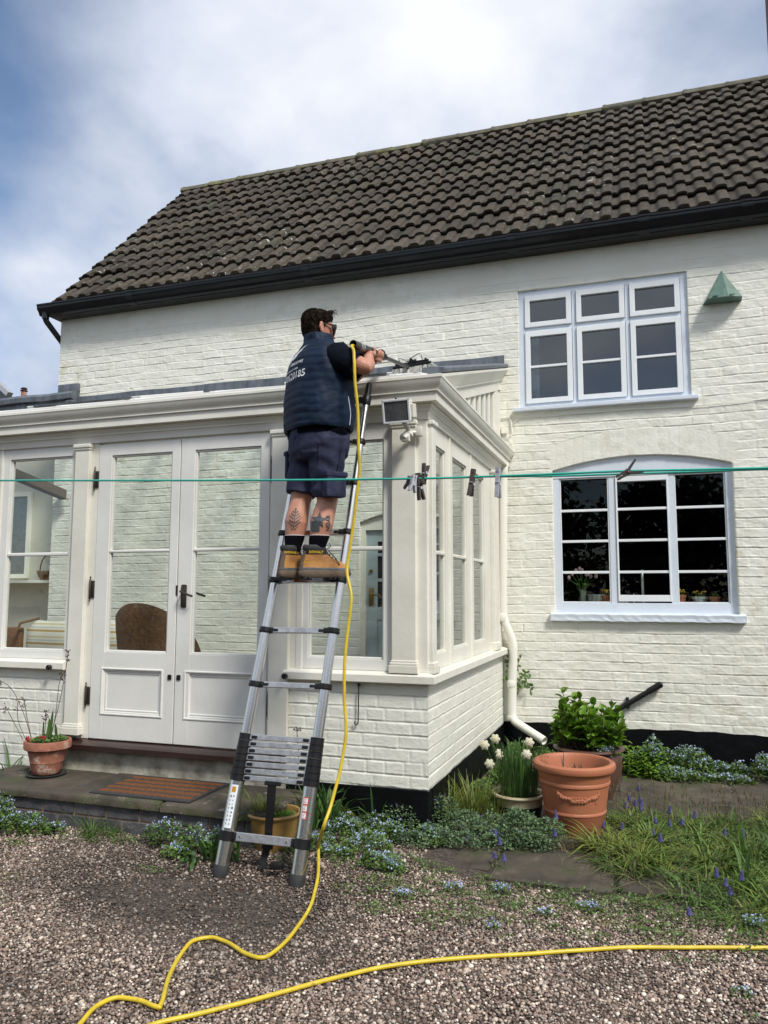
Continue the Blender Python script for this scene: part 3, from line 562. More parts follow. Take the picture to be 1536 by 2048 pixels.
# rooms behind, their unlit gloom put into near-black walls
def room(x0, x1, y0, y1, z0, z1, m, name, parent):
    mb = MB(); V = [(x, y, z) for z in (z0, z1) for y in (y0, y1) for x in (x0, x1)]
    mb.add(V, [(0, 1, 3, 2), (4, 6, 7, 5), (2, 3, 7, 6), (0, 2, 6, 4), (1, 5, 7, 3)])
    # front returns round the opening are the wall itself
    return build(mb, name, m, parent, recalc=False)
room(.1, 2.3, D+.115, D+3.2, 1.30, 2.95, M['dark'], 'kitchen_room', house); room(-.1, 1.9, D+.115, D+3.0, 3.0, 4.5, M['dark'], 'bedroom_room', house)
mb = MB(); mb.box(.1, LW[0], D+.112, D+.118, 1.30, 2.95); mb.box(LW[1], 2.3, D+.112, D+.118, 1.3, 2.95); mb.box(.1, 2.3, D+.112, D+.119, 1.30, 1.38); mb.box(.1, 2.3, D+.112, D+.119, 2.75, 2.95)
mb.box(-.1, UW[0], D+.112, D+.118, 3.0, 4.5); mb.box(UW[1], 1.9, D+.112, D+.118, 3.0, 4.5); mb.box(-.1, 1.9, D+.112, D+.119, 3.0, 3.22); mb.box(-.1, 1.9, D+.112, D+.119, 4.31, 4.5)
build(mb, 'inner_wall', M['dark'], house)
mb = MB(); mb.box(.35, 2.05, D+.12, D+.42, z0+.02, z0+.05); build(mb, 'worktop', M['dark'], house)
# back door inside the conservatory
x0, x1 = BD[0], BD[1]; mb = MB(); seg = 16; ax_ = np.linspace(x0+.03, x1-.03, seg)
mb.box(x0+.001, x0+.05, D+.03, D+.12, .5, 2.2, .003); mb.box(x1-.05, x1-.001, D+.03, D+.12, .5, 2.2, .003)
ax_ = np.linspace(x0+.001, x1-.001, seg); mb.loft([[(x, y, 2.15) for x in ax_]+[(x, y, float(arch_z(x, x0, x1, BD[3], BZ))-.001) for x in ax_[::-1]] for y in (D+.032, D+.12)])
bd = build(mb, 'back_door', M['frame'], house)
M['paleblue'] = mat('pale_blue_door_paint', (0.42, 0.50, 0.52), 0.45, vscale=4, bump=0.05)
mb = MB(); a, b2 = x0+.05, x1-.05
rect_frame(mb, a, b2, .52, 2.149, .11, D+.06, D+.10, wb=.2); mb.box(a+.1, b2-.1, D+.061, D+.10, 1.30, 1.42, .003); mb.box(a+.1, b2-.1, D+.072, D+.09, .7, 1.31); mb.box(a+.105, b2-.105, D+.064, D+.09, 1.66, 1.69, .003); mb.box(a+.105, b2-.105, D+.064, D+.09, 1.90, 1.93, .003); mb.box((a+b2)/2-.012, (a+b2)/2+.012, D+.064, D+.09, 1.4, 2.05, .003)
build(mb, 'door_leaf', M['paleblue'], bd); pane(a+.1, b2-.1, 1.4, 2.05, D+.08, M['dark'], bd)  # opaque pane, its near-black stands for the dim room behind
mb = MB(); mb.box(a+.03, a+.075, D+.05, D+.062, 1.43, 1.60, .004); mb.tube([(a+.05, D+.05, 1.54), (a+.05, D+.01, 1.54), (a+.15, D+.01, 1.535)], .008, 8); mb.tube([(a+.05, D+.055, 1.76), (a+.05, D+.045, 1.76)], .018, 12); build(mb, 'handle', M['brass'], bd, smooth=True)
# ---- small fixings of the house
dp = thing('downpipe', 'cream plastic downpipe at the inner corner, kicked out at the bottom', 'downpipe', (.05, D-.08, .3))
mb = MB(); pth = pipe_path([at(1007, 930, Y=D-.09), at(1006, 1235, Y=D-.09)+Vector((.0, 0, 0)), at(1027, 1285, Y=D-.07), at(1024, 1440, Y=D-.07), at(1089, 1482, Y=D-.25)], 8, .07)
mb.tube(pth, .036, 16, cap=False); mb.tube([p_ for p_ in pth[-1:]]+[pth[-1]-(pth[-1]-pth[-2]).normalized()*.3], .032, 16, cap=False)
build(mb, 'pipe', M['upvc'], dp, smooth=True)
for (a, b2) in ((at(1007, 925, Y=D-.09), at(1007, 952, Y=D-.09)), (at(1006, 1226, Y=D-.09), at(1006, 1243, Y=D-.09)), (at(1024, 1360, Y=D-.07), at(1024, 1375, Y=D-.07)), (at(1024, 1430, Y=D-.07), at(1024, 1440, Y=D-.07))):
    mb = MB(); d_ = (a-b2).normalized(); mb.tube([a, a-d_*.008, b2+d_*.008, b2], [.037, .041, .041, .037], 16); build(mb, 'collar', M['upvc'], dp, smooth=True)
mb = MB(); a, b2 = at(1316, 1372, Y=D-.05), at(1190, 1446, Y=D-.06); d_ = (b2-a).normalized(); mb.tube([a-d_*.0, b2], .022, 14)
wp = thing('waste_pipe', 'black plastic waste pipe slanting down the white wall beside the leafy bush', 'pipe', b2[:]); build(mb, 'pipe', M['blackpl'], wp, smooth=True)
mb = MB(); mb.tube([a-d_*.03, a+d_*.09], .027, 14); mb.tube([a+Vector((0, .06, 0)), a-d_*.0], .026, 14); mb.ball(a-d_*.015, .027); build(mb, 'elbow', M['blackpl'], wp, smooth=True)
mb = MB(); c_ = a+(b2-a)*.48; mb.tube([c_-d_*.012, c_+d_*.012], .027, 14); mb.box(c_.x-.012, c_.x+.012, c_.y, D, c_.z-.04, c_.z+.05, .003); build(mb, 'clip', M['blackpl'], wp, smooth=True)
# green pyramidal box
apex = at(1443, 540, Y=D-.02); bl_ = at(1406, 607, Y=D-.03); br_ = at(1484, 600, Y=D-.03)
ab = thing('alarm_box', 'green triangular wall box beside the upstairs window', 'wall box', ((bl_+br_)/2)[:])
zb_ = (bl_.z+br_.z)/2; xa, xb = bl_.x, br_.x; ym = D-.14; mb = MB()
rings = []
for t in (0, .05, .1, .97, 1.0):
    z = zb_+(apex.z-zb_)*t; s = 1-t*.985; xc = (xa+xb)/2*(1-t)+apex.x*t
    if t == .05: s += .0
    w_ = (xb-xa)/2*s; yf = D-(D-ym)*s
    rings.append([(xc-w_, D+.0, z), (xc-w_*.80, yf, z), (xc+w_*.25, yf-.012*s, z), (xc+w_*.96, yf+.03*s, z), (xc+w_, D+.0, z)])
mb.loft(rings); build(mb, 'cover', M['copper'], ab, smooth=True, angle=20)
for fx in (.28, .72):
    mb = MB(); c0 = Vector((xa+(xb-xa)*fx, ym-.006, zb_+.014))
    mb.obox(c0, (1, 0, 0), (0, 0, 1), (0, 1, 0), .020, .0025, .004); build(mb, 'slot', M['blackpl'], ab)
# cable and junction box under the upstairs window
cb = thing('cable', 'thin cream painted cable with a junction box below the upstairs window', 'cable', at(1010, 865, Y=D-.02)[:])
mb = MB(); mb.tube([at(1536+60, 790, Y=D-.012)]+[at(x, y, Y=D-.010) for x, y in ((1536, 797), (1470, 806), (1396, 812), (1260, 819), (1200, 824), (1130, 829), (1080, 834), (1040, 836), (1026, 848))], .0035, 6)
mb.tube(pipe_path([at(990, 838, Y=D-.01), at(1021, 834, Y=D-.012), at(1025, 868, Y=D-.012), at(1018, 874, Y=D-.02), at(1012, 866, Y=D-.02)], 5, .03), .006, 6)
mb.tube([at(1016, 870, Y=D-.012), at(1026, 888, Y=D-.012), at(1029, 906, Y=D-.012), at(1020, 935, Y=D-.012), at(1014, 960, Y=D-.012), at(1014, 1140, Y=D-.012), at(1013, 1240, Y=D-.012)], .003, 6)
build(mb, 'wire', M['brick'], cb, smooth=True)
mb = MB(); c_ = at(1009, 862, Y=D-.02); mb.box(c_.x-.028, c_.x+.03, D-.035, D, c_.z-.025, c_.z+.03, .004); build(mb, 'junction_box', M['brick'], cb)
# ------------------------------------------------------------------ the conservatory
con = thing('conservatory', 'white painted timber and glass conservatory on a low brick wall', 'conservatory', (-1.2, .2, .2))
ZP, ZS = .427, 1.027
def brick_panel(axis, a, b, z0, z1, pos, seed, name, flip=False, extra=()):
    us = lines(a, b, .007); zz = lines(z0, z1, .0045); U, Z = np.meshgrid(us, zz)
    H = brick_height(U+.06, Z, .075, .225, seed, .0075, .0055, .0022, .0016, hdr=True, base=ZP)
    if axis == 'x': V = np.stack([U, pos-H, Z], -1)
    else: V = np.stack([pos+H, U, Z], -1)
    V = V.reshape(-1, 3); ny, nx = U.shape; idx = np.arange(nx*ny).reshape(ny, nx); F = np.stack([idx[:-1, :-1], idx[:-1, 1:], idx[1:, 1:], idx[1:, :-1]], -1).reshape(-1, 4)
    return raw(V, F, name, M['brickc'], con, smooth=True)
brick_panel('x', -.90, 0.0, ZP-.004, ZS+.01, 0.0, 41, 'base_wall'); brick_panel('y', 0.0, D, ZP-.004, ZS+.01, 0.0, 43, 'base_wall'); brick_panel('x', -5.2, -2.55, ZP-.1, ZS+.01, 0.0, 47, 'base_wall')
mb = MB(); mb.box(-.90, -.0062, .0062, .10, ZP+.01, ZS); mb.box(-.10, -.0062, .10, D, ZP+.01, ZS); mb.box(-.90, -.885, -.001, .02, ZP, ZS); build(mb, 'wall_core', M['brickc'], con)
mb = MB(); mb.box(-5.2, -2.55, .0062, .10, .1, ZS); mb.box(-2.57, -2.55, -.001, .02, .3, ZS); build(mb, 'wall_core', M['brickc'], con)
mb = MB(); mb.box(-.90, .002, -.004, .09, .05, ZP-.002, .004); mb.box(-.09, .004, .09, D, .05, ZP-.002, .004); build(mb, 'plinth', M['plinth'], con)
def sweep_L(mb, prof, xL, yB):
    """profile (out, z) swept along the front from xL, round the corner, back to yB"""
    mb.loft([[(xL, -o, z) for o, z in prof], [(o, -o, z) for o, z in prof], [(o, yB, z) for o, z in prof]])
# sill
sp2 = [(-.10, ZS+.001), (.05, ZS+.001), (.053, ZS+.006), (.053, ZS+.045), (.047, ZS+.052), (-.015, ZS+.066), (-.10, ZS+.068)]
mb = MB(); sweep_L(mb, sp2, -.905, D-.07); build(mb, 'sill', M['frame'], con, smooth=True, angle=30)
mb = MB(); mb.loft([[(x, -o, z) for o, z in sp2] for x in (-5.2, -2.555)]); sill2 = build(mb, 'sill', M['frame'], con, smooth=True, angle=30)
# cornice (cyma, fascia, bed mould, frieze), mitred at the corner
cp = [(-.06, 2.832), (.118, 2.832), (.126, 2.828), (.126, 2.812), (.122, 2.808), (.118, 2.795), (.108, 2.775), (.097, 2.762), (.090, 2.757), (.089, 2.747), (.094, 2.746), (.094, 2.740), (.080, 2.738), (.080, 2.684), (.077, 2.681), (.045, 2.683), (.045, 2.672), (.036, 2.668), (.030, 2.655), (.026, 2.650), (.026, 2.640), (.018, 2.638), (.012, 2.622), (.012, 2.592), (.006, 2.590), (-.06, 2.590)]
mb = MB(); sweep_L(mb, cp, -5.2, D-.002); corn = build(mb, 'cornice', M['frame'], con, smooth=True, angle=22)
# front posts / pilasters
def pilaster_front(x0, x1, zb, zt, base=True, y=-.03):
    mb = MB(); mb.box(x0, x1, y, .06, zb, zt, .004); mb.box(x0-.012, x1+.012, y-.014, .05, zt-.03, zt-.002, .006); mb.box(x0-.006, x1+.006, y-.007, .05, zt-.045, zt-.029, .004)
    if base: mb.box(x0-.014, x1+.014, y-.016, .05, zb, zb+.045, .003); mb.box(x0-.010, x1+.010, y-.011, .05, zb+.044, zb+.062, .006); mb.box(x0-.005, x1+.005, y-.006, .05, zb+.061, zb+.074, .005)
    return build(mb, 'pilaster', M['frame'], con)
pilaster_front(-2.55, -2.43, .60, 2.588); pilaster_front(-1.035+.02, -.885, .60, 2.588); pilaster_front(-.212, -.062, ZS+.06, 2.588)
mb = MB(); x_ = .03; mb.box(-.06, x_, .012, .10, ZS+.06, 2.588, .004)
mb.box(-.05, x_+.014, .0, .112, 2.558, 2.586, .006); mb.box(-.05, x_+.016, -.002, .115, ZS+.06, ZS+.105, .003); mb.box(-.05, x_+.011, .003, .110, ZS+.104, ZS+.122, .006); build(mb, 'pilaster', M['frame'], con)
mb = MB(); mb.box(-.06, x_, 1.98, 2.14, ZS+.06, 2.588, .004); mb.box(-.05, x_+.014, 1.968, 2.152, 2.558, 2.586, .006); mb.box(-.05, x_+.016, 1.966, 2.154, ZS+.06, ZS+.105, .003); mb.box(-.05, x_+.011, 1.97, 2.15, ZS+.104, ZS+.122, .006)
mb.box(-.06, .0, 2.14, D-.005, ZS+.06, 2.588, .003); build(mb, 'pilaster', M['frame'], con)
for nm_, q, bv in (('corner_post', (-.07, .004, -.004, .07, ZS+.06, 2.589), .006), ('door_jamb', (-2.43, -2.372, .004, .06, .575, 2.589), .003), ('door_jamb', (-1.04, -1.0, .004, .06, .575, 2.589), .003), ('post', (-2.60, -2.545, .0, .06, .9, 2.589), .003), ('post', (-.89, -.84, .0, .06, ZS+.05, 2.589), .003), ('trim', (-.91, -.885, -.002, .05, .55, ZS), .002), ('trim', (-2.60, -2.545, -.002, .05, .35, ZS), .002)):
    mb = MB(); mb.box(*q, bv); build(mb, nm_, M['frame'], con)
# framed lights. u axis is x on the front and y on the side
def light(side, u0, u1, z0, z1, fr, gl, bar=1.822, name='window'):
    """fr: outer frame rect (u0,u1,z0,z1); gl: glass rect"""
    mb = MB(); g0, g1, h0, h1 = gl
    def bx(a, b2, c, d2, y0, y1, bev=.002):
        if side == 'f': mb.box(a, b2, y0, y1, c, d2, bev)
        else: mb.box(-y1, -y0, a, b2, c, d2, bev)
    y0, y1 = .004, .05
    bx(u0, g0, z0, z1, y0, y1); bx(g1, u1, z0, z1, y0, y1); bx(g0-.001, g1+.001, h1, z1, y0+.0007, y1); bx(g0-.001, g1+.001, z0, h0, y0+.0007, y1)
    q = .012
    for a, b2, c, d2 in ((g0, g0+q, h0, h1), (g1-q, g1, h0, h1), (g0+q, g1-q, h1-q, h1), (g0+q, g1-q, h0, h0+q)): bx(a, b2, c, d2, y0+.012, y1-.006, .004)
    bx(g0+.004, g1-.004, bar-.012, bar+.012, y0+.006, y1-.004, .006)
    o = build(mb, name, M['door'] if side == 'f' else M['frame'], con)
    mb = MB()
    if side == 'f': mb.box(g0+.006, g1-.006, .028, .032, h0+.006, h1-.006)
    else: mb.box(-.032, -.028, g0+.006, g1-.006, h0+.006, h1-.006)
    build(mb, 'pane', M['glass'], o); return o
light('f', -3.22, -2.60, ZS+.066, 2.59, None, (-3.155, -2.59-.01+.0, 1.15, 2.515))
light('f', -3.86, -3.235, ZS+.066, 2.59, None, (-3.80, -3.30, 1.15, 2.515)); light('f', -4.50, -3.875, ZS+.066, 2.59, None, (-4.44, -3.94, 1.15, 2.515)); light('f', -5.14, -4.515, ZS+.066, 2.59, None, (-5.08, -4.58, 1.15, 2.515))
mb = MB()
for x in (-3.227, -3.867, -4.507): mb.box(x-.012, x+.012, -.006, .06, ZS+.06, 2.589, .005)
build(mb, 'mullion', M['frame'], con)
light('f', -.84, -.213, ZS+.066, 2.59, None, (-.765, -.275, 1.158, 2.49))
mb = MB(); mb.box(-.845, -.80, -.004, .05, ZS+.06, 2.589, .006); mb.box(-.236, -.212, -.004, .05, ZS+.06, 2.589, .006); build(mb, 'bead', M['frame'], con)
for a, b2, g0, g1 in ((.08, .545, .112, .470), (.575, 1.195, .66, 1.10), (1.225, 1.97, 1.31, 1.73)): light('s', a, b2, ZS+.066, 2.59, None, (g0, g1, 1.185, 2.475), bar=1.805)
mb = MB()
for y in (.56, 1.21): mb.box(-.06, .006, y-.016, y+.016, ZS+.06, 2.589, .005)
build(mb, 'mullion', M['frame'], con)
# the pair of glazed doors
def door(x0, x1, g0, g1, p0, p1, hinge_x, lockside, label=None):
    mb = MB(); z0, z1 = .580, 2.578; h0, h1 = 1.155, 2.497; q0, q1 = .745, 1.045; y0, y1 = .0, .045
    mb.box(x0, g0, y0, y1, z0, z1, .003); mb.box(g1, x1, y0, y1, z0, z1, .003); mb.box(g0-.001, g1+.001, y0+.0007, y1, h1, z1-.0005, .002)
    # lower part: rails round the panel
    mb.box(g0-.001, g1+.001, y0+.0007, y1, q1, h0, .002); mb.box(g0-.001, g1+.001, y0+.0007, y1, z0+.0005, q0, .002)
    if p0 > g0: mb.box(g0, p0, y0+.0009, y1, q0-.001, q1+.001, .001)
    if p1 < g1: mb.box(p1, g1, y0+.0009, y1, q0-.001, q1+.001, .001)
    mb.box(p0, p1, y0+.016, y1-.004, q0-.001, q1+.001)
    for k, (w_, yy) in enumerate(((.010, -.006), (.022, .004), (.036, .010))):     # stepped bolection mould
        a = sum((.0, .012, .026)[:k+1][-1:])
        rect_frame(mb, p0-.006+a, p1+.006-a, q0-.006+a, q1+.006-a, .013, yy, y0+.03, .004)
    q = .012
    for a, b2, c, d2 in ((g0, g0+q, h0, h1), (g1-q, g1, h0, h1), (g0+q, g1-q, h1-q, h1), (g0+q, g1-q, h0, h0+q)): mb.box(a, b2, y0+.010, y1-.006, c, d2, .004)
    mb.box(g0+.003, g1-.003, y0+.004, y1-.004, 1.822, 1.842, .006)
    o = build(mb, 'door', M['door'], con); pane(g0+.006, g1-.006, h0+.006, h1-.006, .026, M['glass'], o)
    for z in (2.335, 1.575, .86):
        mb = MB(); s = 1 if hinge_x < (x0+x1)/2 else -1
        mb.tube([(hinge_x, -.012, z-.085), (hinge_x, -.012, z-.075), (hinge_x, -.012, z-.07), (hinge_x, -.012, z-.064), (hinge_x, -.012, z+.064), (hinge_x, -.012, z+.07), (hinge_x, -.012, z+.078), (hinge_x, -.012, z+.09)], [.003, .006, .003, .0075, .0075, .003, .006, .002], 10)
        if s > 0: mb.box(hinge_x, hinge_x+s*.028, -.004, .001, z-.058, z+.058, .001)
        build(mb, 'hinge', M['iron'], o, smooth=True)
    xe = x1-.03 if lockside else x0+.03
    mb = MB(); mb.box(xe-.014, xe+.014, -.008, .0, 1.005-.016, 1.005+.016, .003); build(mb, 'latch_plate', M['blackpl'], o)
    return o
dl = door(-2.368, -1.712, -2.262, -1.775, -2.275, -1.80, -2.392, True); dr = door(-1.704, -1.042, -1.598, -1.108, -1.628, -1.14, -1.022, False)
mb = MB(); hx = -1.652; mb.box(hx-.019, hx+.019, -.007, .0, 1.455, 1.605, .008); mb.tube([(hx, -.0035, 1.56), (hx, -.045, 1.56), (hx+.012, -.052, 1.558), (hx+.075, -.055, 1.535), (hx+.095, -.055, 1.53)], [.008, .008, .009, .007, .008], 10); mb.tube([(hx, -.008, 1.56), (hx, -.02, 1.56)], .013, 12); mb.tube([(hx, -.0075, 1.49), (hx, -.0085, 1.49)], .004, 8)
build(mb, 'handle', M['iron'], dr, smooth=True)
mb = MB(); mb.tube([(hx, .045, 1.56), (hx, .09, 1.56), (hx+.1, .09, 1.53)], .008, 8); build(mb, 'inner_handle', M['iron'], dr, smooth=True)
mb = MB(); mb.box(-1.716, -1.700, -.003, .0, 1.535, 1.60, .001); build(mb, 'keep', M['iron'], dl)
# threshold and rendered riser
tp = [(.06, .572), (-.005, .572), (-.05, .556), (-.066, .545), (-.066, .515), (-.05, .508), (.06, .508)]
mb = MB(); mb.extrude_x(tp, -2.56, -.90); build(mb, 'threshold', M['darkwood'], con, smooth=True, angle=30)
mb = MB(); mb.box(-2.56, -.895, -.004, .06, .30, .509, .002); build(mb, 'riser', M['render'], con)
# black round vent caps below the sills
for x, z in ((-2.66, 1.044), (-.885, 1.048)):
    mb = MB(); mb.tube([(x, -.054, z), (x, -.075, z)], .016, 14); mb.tube([(x, -.075, z), (x, -.082, z)], [.018, .014], 14); build(mb, 'vent_cap', M['blackpl'], con, smooth=True)
# roof: glazing bars, glass, side gable, flashing
ZR0, ZR1, YR = 2.835, 3.595, D-.03; slope = (ZR1-ZR0)/(YR+.10)
def rz(y): return ZR0+(y+.10)*slope
mb = MB(); V = [(-5.2, -.09, rz(-.09)), (-.03, -.09, rz(-.09)), (-.03, YR, rz(YR)), (-5.2, YR, rz(YR))]; mb.add(V, [(0, 1, 2, 3)]); mb.add([(x, y, z-.006) for x, y, z in V], [(0, 1, 2, 3)])
groof = build(mb, 'glass_roof', M['glassroof'], con)
M['roofwhite'] = mat('white_roof_bar', (0.80, 0.80, 0.78), 0.35, var=0.02)
for x in np.arange(-5.14, .05, .62):
    mb = MB(); sl_ = Vector((0, 1, slope)).normalized(); c_ = Vector((x, (YR-.09)/2, rz((YR-.09)/2)+.004)); mb.obox(c_, (1, 0, 0), sl_, Vector((1, 0, 0)).cross(sl_), .024, (YR+.09)/2/sl_.y, .018, .004); build(mb, 'rafter', M['roofwhite'], con)
mb = MB(); mb.extrude_x([(-.118, 2.83), (-.118, 2.846), (-.05, rz(-.05)+.012), (.02, rz(.02)+.008), (.02, rz(.02)-.004)], -5.2, .0); build(mb, 'eaves_bar', M['roofwhite'], con)
for xa_, xb_, yv in ((-3.62, -2.50, .62), (-1.32, -.42, .75)):     # opening roof vents with their stays
    mb = MB(); n_v = Vector((0, -slope, 1)).normalized(); sl_ = Vector((0, 1, slope)).normalized()
    for a, b2, c, d2 in ((xa_, xb_, yv, yv+.05), (xa_, xb_, yv+.85, yv+.9), (xa_, xa_+.05, yv+.05, yv+.85), (xb_-.05, xb_, yv+.05, yv+.85)):
        c_ = Vector(((a+b2)/2, (c+d2)/2, rz((c+d2)/2)))+n_v*.022; mb.obox(c_, (1, 0, 0), sl_, n_v, (b2-a)/2, (d2-c)/2/sl_.y, .022, .005)
    vf = build(mb, 'roof_vent', M['roofwhite'], con)
    mb = MB(); mb.obox(Vector(((xa_+xb_)/2, yv-.02, rz(yv)+.035)), (1, 0, 0), sl_, n_v, (xb_-xa_)/2-.08, .008, .006, .002); mb.obox(Vector(((xa_+xb_)/2-.1, yv-.03, rz(yv)+.04)), (1, 0, 0), sl_, n_v, .03, .02, .015, .004); build(mb, 'opener', M['lead'], vf)
# lead flashing on the house wall, and over the gable verge
mb = MB(); xx = np.linspace(-4.72, .05, 160)
mb.loft([[(x, D-.022+.006*math.sin(x*31)*math.sin(x*7), rz(YR)-.0+.004*math.sin(x*11)) for x in xx], [(x, D-.018+.005*math.sin(x*23), rz(YR)+.04) for x in xx], [(x, D-.012+.003*math.sin(x*19), 3.722+.004*math.sin(x*6)) for x in xx], [(x, D+.004, 3.728+.004*math.sin(x*6)) for x in xx]], cap=False, closed=False)
mb.loft([[(x, D-.09, rz(D-.09)+.012) for x in xx], [(x, D-.022, rz(YR)+.006) for x in xx]], cap=False, closed=False)
build(mb, 'lead_flashing', M['lead'], con, smooth=True)
gv = Vector((0, 1, slope)).normalized(); gn = Vector((0, -slope, 1)).normalized()
def rake(mb, prof, y0=-.06, y1=D-.002):          # prof (x, height above roof line)
    def ring(y): return [(x, y-gn.y*0-h*0, rz(y)+h) for x, h in prof]
    mb.loft([ring(y0), ring(y1)])
mb = MB(); rake(mb, [(-.06, .02), (-.05, .045), (.0, .05), (.075, .04), (.085, .03), (.085, .008), (.06, .0), (-.06, .0)], .10); build(mb, 'lead_verge', M['lead'], con, smooth=True, angle=40)
mb = MB(); rake(mb, [(-.03, -.001), (.082, -.001), (.082, -.02), (.072, -.035), (.05, -.065), (.035, -.09), (.028, -.10), (.028, -.112), (.012, -.114), (.012, -.20), (-.03, -.20)], .0); build(mb, 'rake_board', M['frame'], con, smooth=True, angle=22)
mb = MB(); mb.box(-.03, .009, 2.20, D-.003, 2.83, rz(2.2)-.16, .003); mb.box(-.03, .006, .0, 2.19, 2.825, 2.86); 
V = [(-.03, 1.0, 2.83), (-.03, .06, 2.83), (-.03, 1.0, rz(1.0)-.15), (.008, 1.0, 2.83), (.008, .06, 2.83), (.008, 1.0, rz(1.0)-.15)]; mb.add(V, [(0, 1, 2), (3, 5, 4), (0, 3, 4, 1), (1, 4, 5, 2), (2, 5, 3, 0)])
for y in np.arange(1.0, 2.2, .2): mb.box(-.025, .0, y-.035, y+.035, 2.83, rz(y)-.17, .004)
build(mb, 'gable_frame', M['frame'], con)
mb = MB(); V = [(-.028, 1.0, 2.83), (-.028, 2.2, 2.83), (-.028, 2.2, rz(2.2)-.15), (-.028, 1.0, rz(1.0)-.15)]; mb.add(V, [(0, 1, 2, 3)]); build(mb, 'gable_glass', M['glassdk'], con)
# ridge of the part that runs on past the house corner
mb = MB(); xx = np.linspace(-6.4, -4.70, 30); lr = [(D-.10, 3.60), (D-.09, 3.665), (D-.13, 3.68), (D-.135, 3.73), (D-.10, 3.765), (D-.03, 3.785), (D+.05, 3.76), (D+.08, 3.6)]
mb.loft([[(x, y, z+.004*math.sin(x*9)) for y, z in lr] for x in xx]); mb.box(-4.98, -4.70, D-.03, D+.01, 3.76, 3.875, .006); build(mb, 'lead_ridge', M['lead'], con, smooth=True, angle=35)
mb = MB(); V = [(-7.6, D-.11, rz(D-.11)), (-5.19, D-.11, rz(D-.11)), (-5.19, -.09, rz(-.09)), (-7.6, -.09, rz(-.09))]; mb.add(V, [(0, 1, 2, 3)]); build(mb, 'roof_extension', M['glassroof'], con)
# room inside: floor, far plaster wall with shelf, beam
mb = MB(); mb.box(-7.6, -.1, .1, 3.0, .50, .515); build(mb, 'floor', M['floor'], con)
mb = MB(); mb.box(-7.6, -5.0, 2.95, 3.05, .5, 3.6); build(mb, 'inner_wall', M['plaster'], con)
mb = MB(); mb.box(-6.4, -5.05, 2.70, 2.945, 1.66, 1.69, .004); build(mb, 'shelf', M['frame'], con)
mb = MB(); a, b2 = at(20, 945, Y=1.9), at(128, 990, Y=2.42); mb.obox((a+b2)/2, (b2-a), (0, 0, 1), (b2-a).cross(Vector((0, 0, 1))), (b2-a).length/2, .05, .07, .006); build(mb, 'beam', M['beam'], con)
mb = MB(); rect_frame(mb, -6.15, -5.72, 1.72, 2.75, .05, 2.91, 2.949); iw = build(mb, 'inner_window', M['frame'], con); pane(-6.10, -5.77, 1.77, 2.7, 2.93, M['floodglass'], iw)
# ------------------------------------------------------------------ things inside
ch = thing('wicker_armchair', 'brown wicker armchair with a rounded back seen through the left glass door', 'armchair', (-2.55, 1.15, .515))
c0 = Vector((-2.43, .86, .515)); mb = MB(); rings = []
for z, top in ((0.0, 0), (.3, 0), (.5, 0), (.65, 0)): pass
na = 40; prof_h = lambda a: .62+.36*max(0, math.cos(a))**.8            # a=0 : back, facing camera side
for rr, dz in ((.40, 0), (.42, .0)): pass
outer = []; inner = []
for i in range(na):
    a = -2.2+4.4*i/(na-1); h = .52+.42*(max(0, math.cos(a*.8)))**.9; dx, dy = math.sin(a), -math.cos(a)
    outer.append([(c0.x+dx*r_, c0.y+dy*r_*.95, c0.z+z) for r_, z in ((.24, .05), (.27, .3), (.315, h*.7), (.335, h*.9), (.34, h), (.325, h+.02), (.30, h), (.28, h*.8), (.25, .4), (.22, .05))])
mb.loft(outer); build(mb, 'back', M['wicker'], ch, smooth=True, angle=60)
mb = MB(); mb.lathe((c0.x, c0.y, c0.z+.34), [(.01, .0), (.24, .0), (.25, .03), (.24, .08), (.01, .09)], 28); build(mb, 'seat', M['wicker'], ch, smooth=True)
mb = MB(); mb.lathe((c0.x, c0.y, c0.z), [(.25, .0), (.24, .34), (.22, .34)], 28); build(mb, 'base', M['wicker'], ch, smooth=True)
sm = mat('striped_cushion_cloth', (0.6, 0.58, 0.5), .8); nt = sm.node_tree; n, l = nt.nodes, nt.links; p = n['Principled BSDF']
t = n.new('ShaderNodeTexCoord'); sx_ = n.new('ShaderNodeSeparateXYZ'); l.new(t.outputs['Object'], sx_.inputs[0]); mm = n.new('ShaderNodeMath'); mm.operation = 'MULTIPLY'; mm.inputs[1].default_value = 9.0; l.new(sx_.outputs[2], mm.inputs[0])
fr = n.new('ShaderNodeMath'); fr.operation = 'FRACT'; l.new(mm.outputs[0], fr.inputs[0]); r = n.new('ShaderNodeValToRGB'); r.color_ramp.interpolation = 'CONSTANT'; l.new(fr.outputs[0], r.inputs[0]); el = r.color_ramp.elements
el[0].color = (.62, .60, .52, 1); el[1].position = .22; el[1].color = (.40, .26, .10, 1)
for ps, c in ((.38, (.62, .60, .52)), (.52, (.42, .43, .40)), (.60, (.62, .60, .52)), (.78, (.50, .40, .22)), (.88, (.62, .6, .52))): q = el.new(ps); q.color = c+(1,)
l.new(r.outputs[0], p.inputs['Base Color'])
so_ = thing('wicker_sofa', 'cane sofa with a brown and white striped back cushion behind the left window', 'sofa', (-4.0, 1.5, .515))
mb = MB(); mb.box(-4.72, -3.0, 1.05, 1.75, .6, .9, .05); build(mb, 'seat', M['wicker'], so_, smooth=True)
mb = MB(); rings = []
for x in np.linspace(-4.12, -3.05, 24):
    w_ = .02*math.sin(x*9); e_ = min(1, (x+4.12)/.10, (-3.05-x)/.1+.05)**.5 if x < -3.1 else .6
    rings.append([(x, 1.25+w_+.085*e_*math.cos(a), 1.09+.22*math.sin(a)*max(.55, e_)+.015*math.sin(x*7)) for a in np.arange(16)*math.pi/8])
mb.loft(rings); build(mb, 'cushion', sm, so_, smooth=True, angle=60)
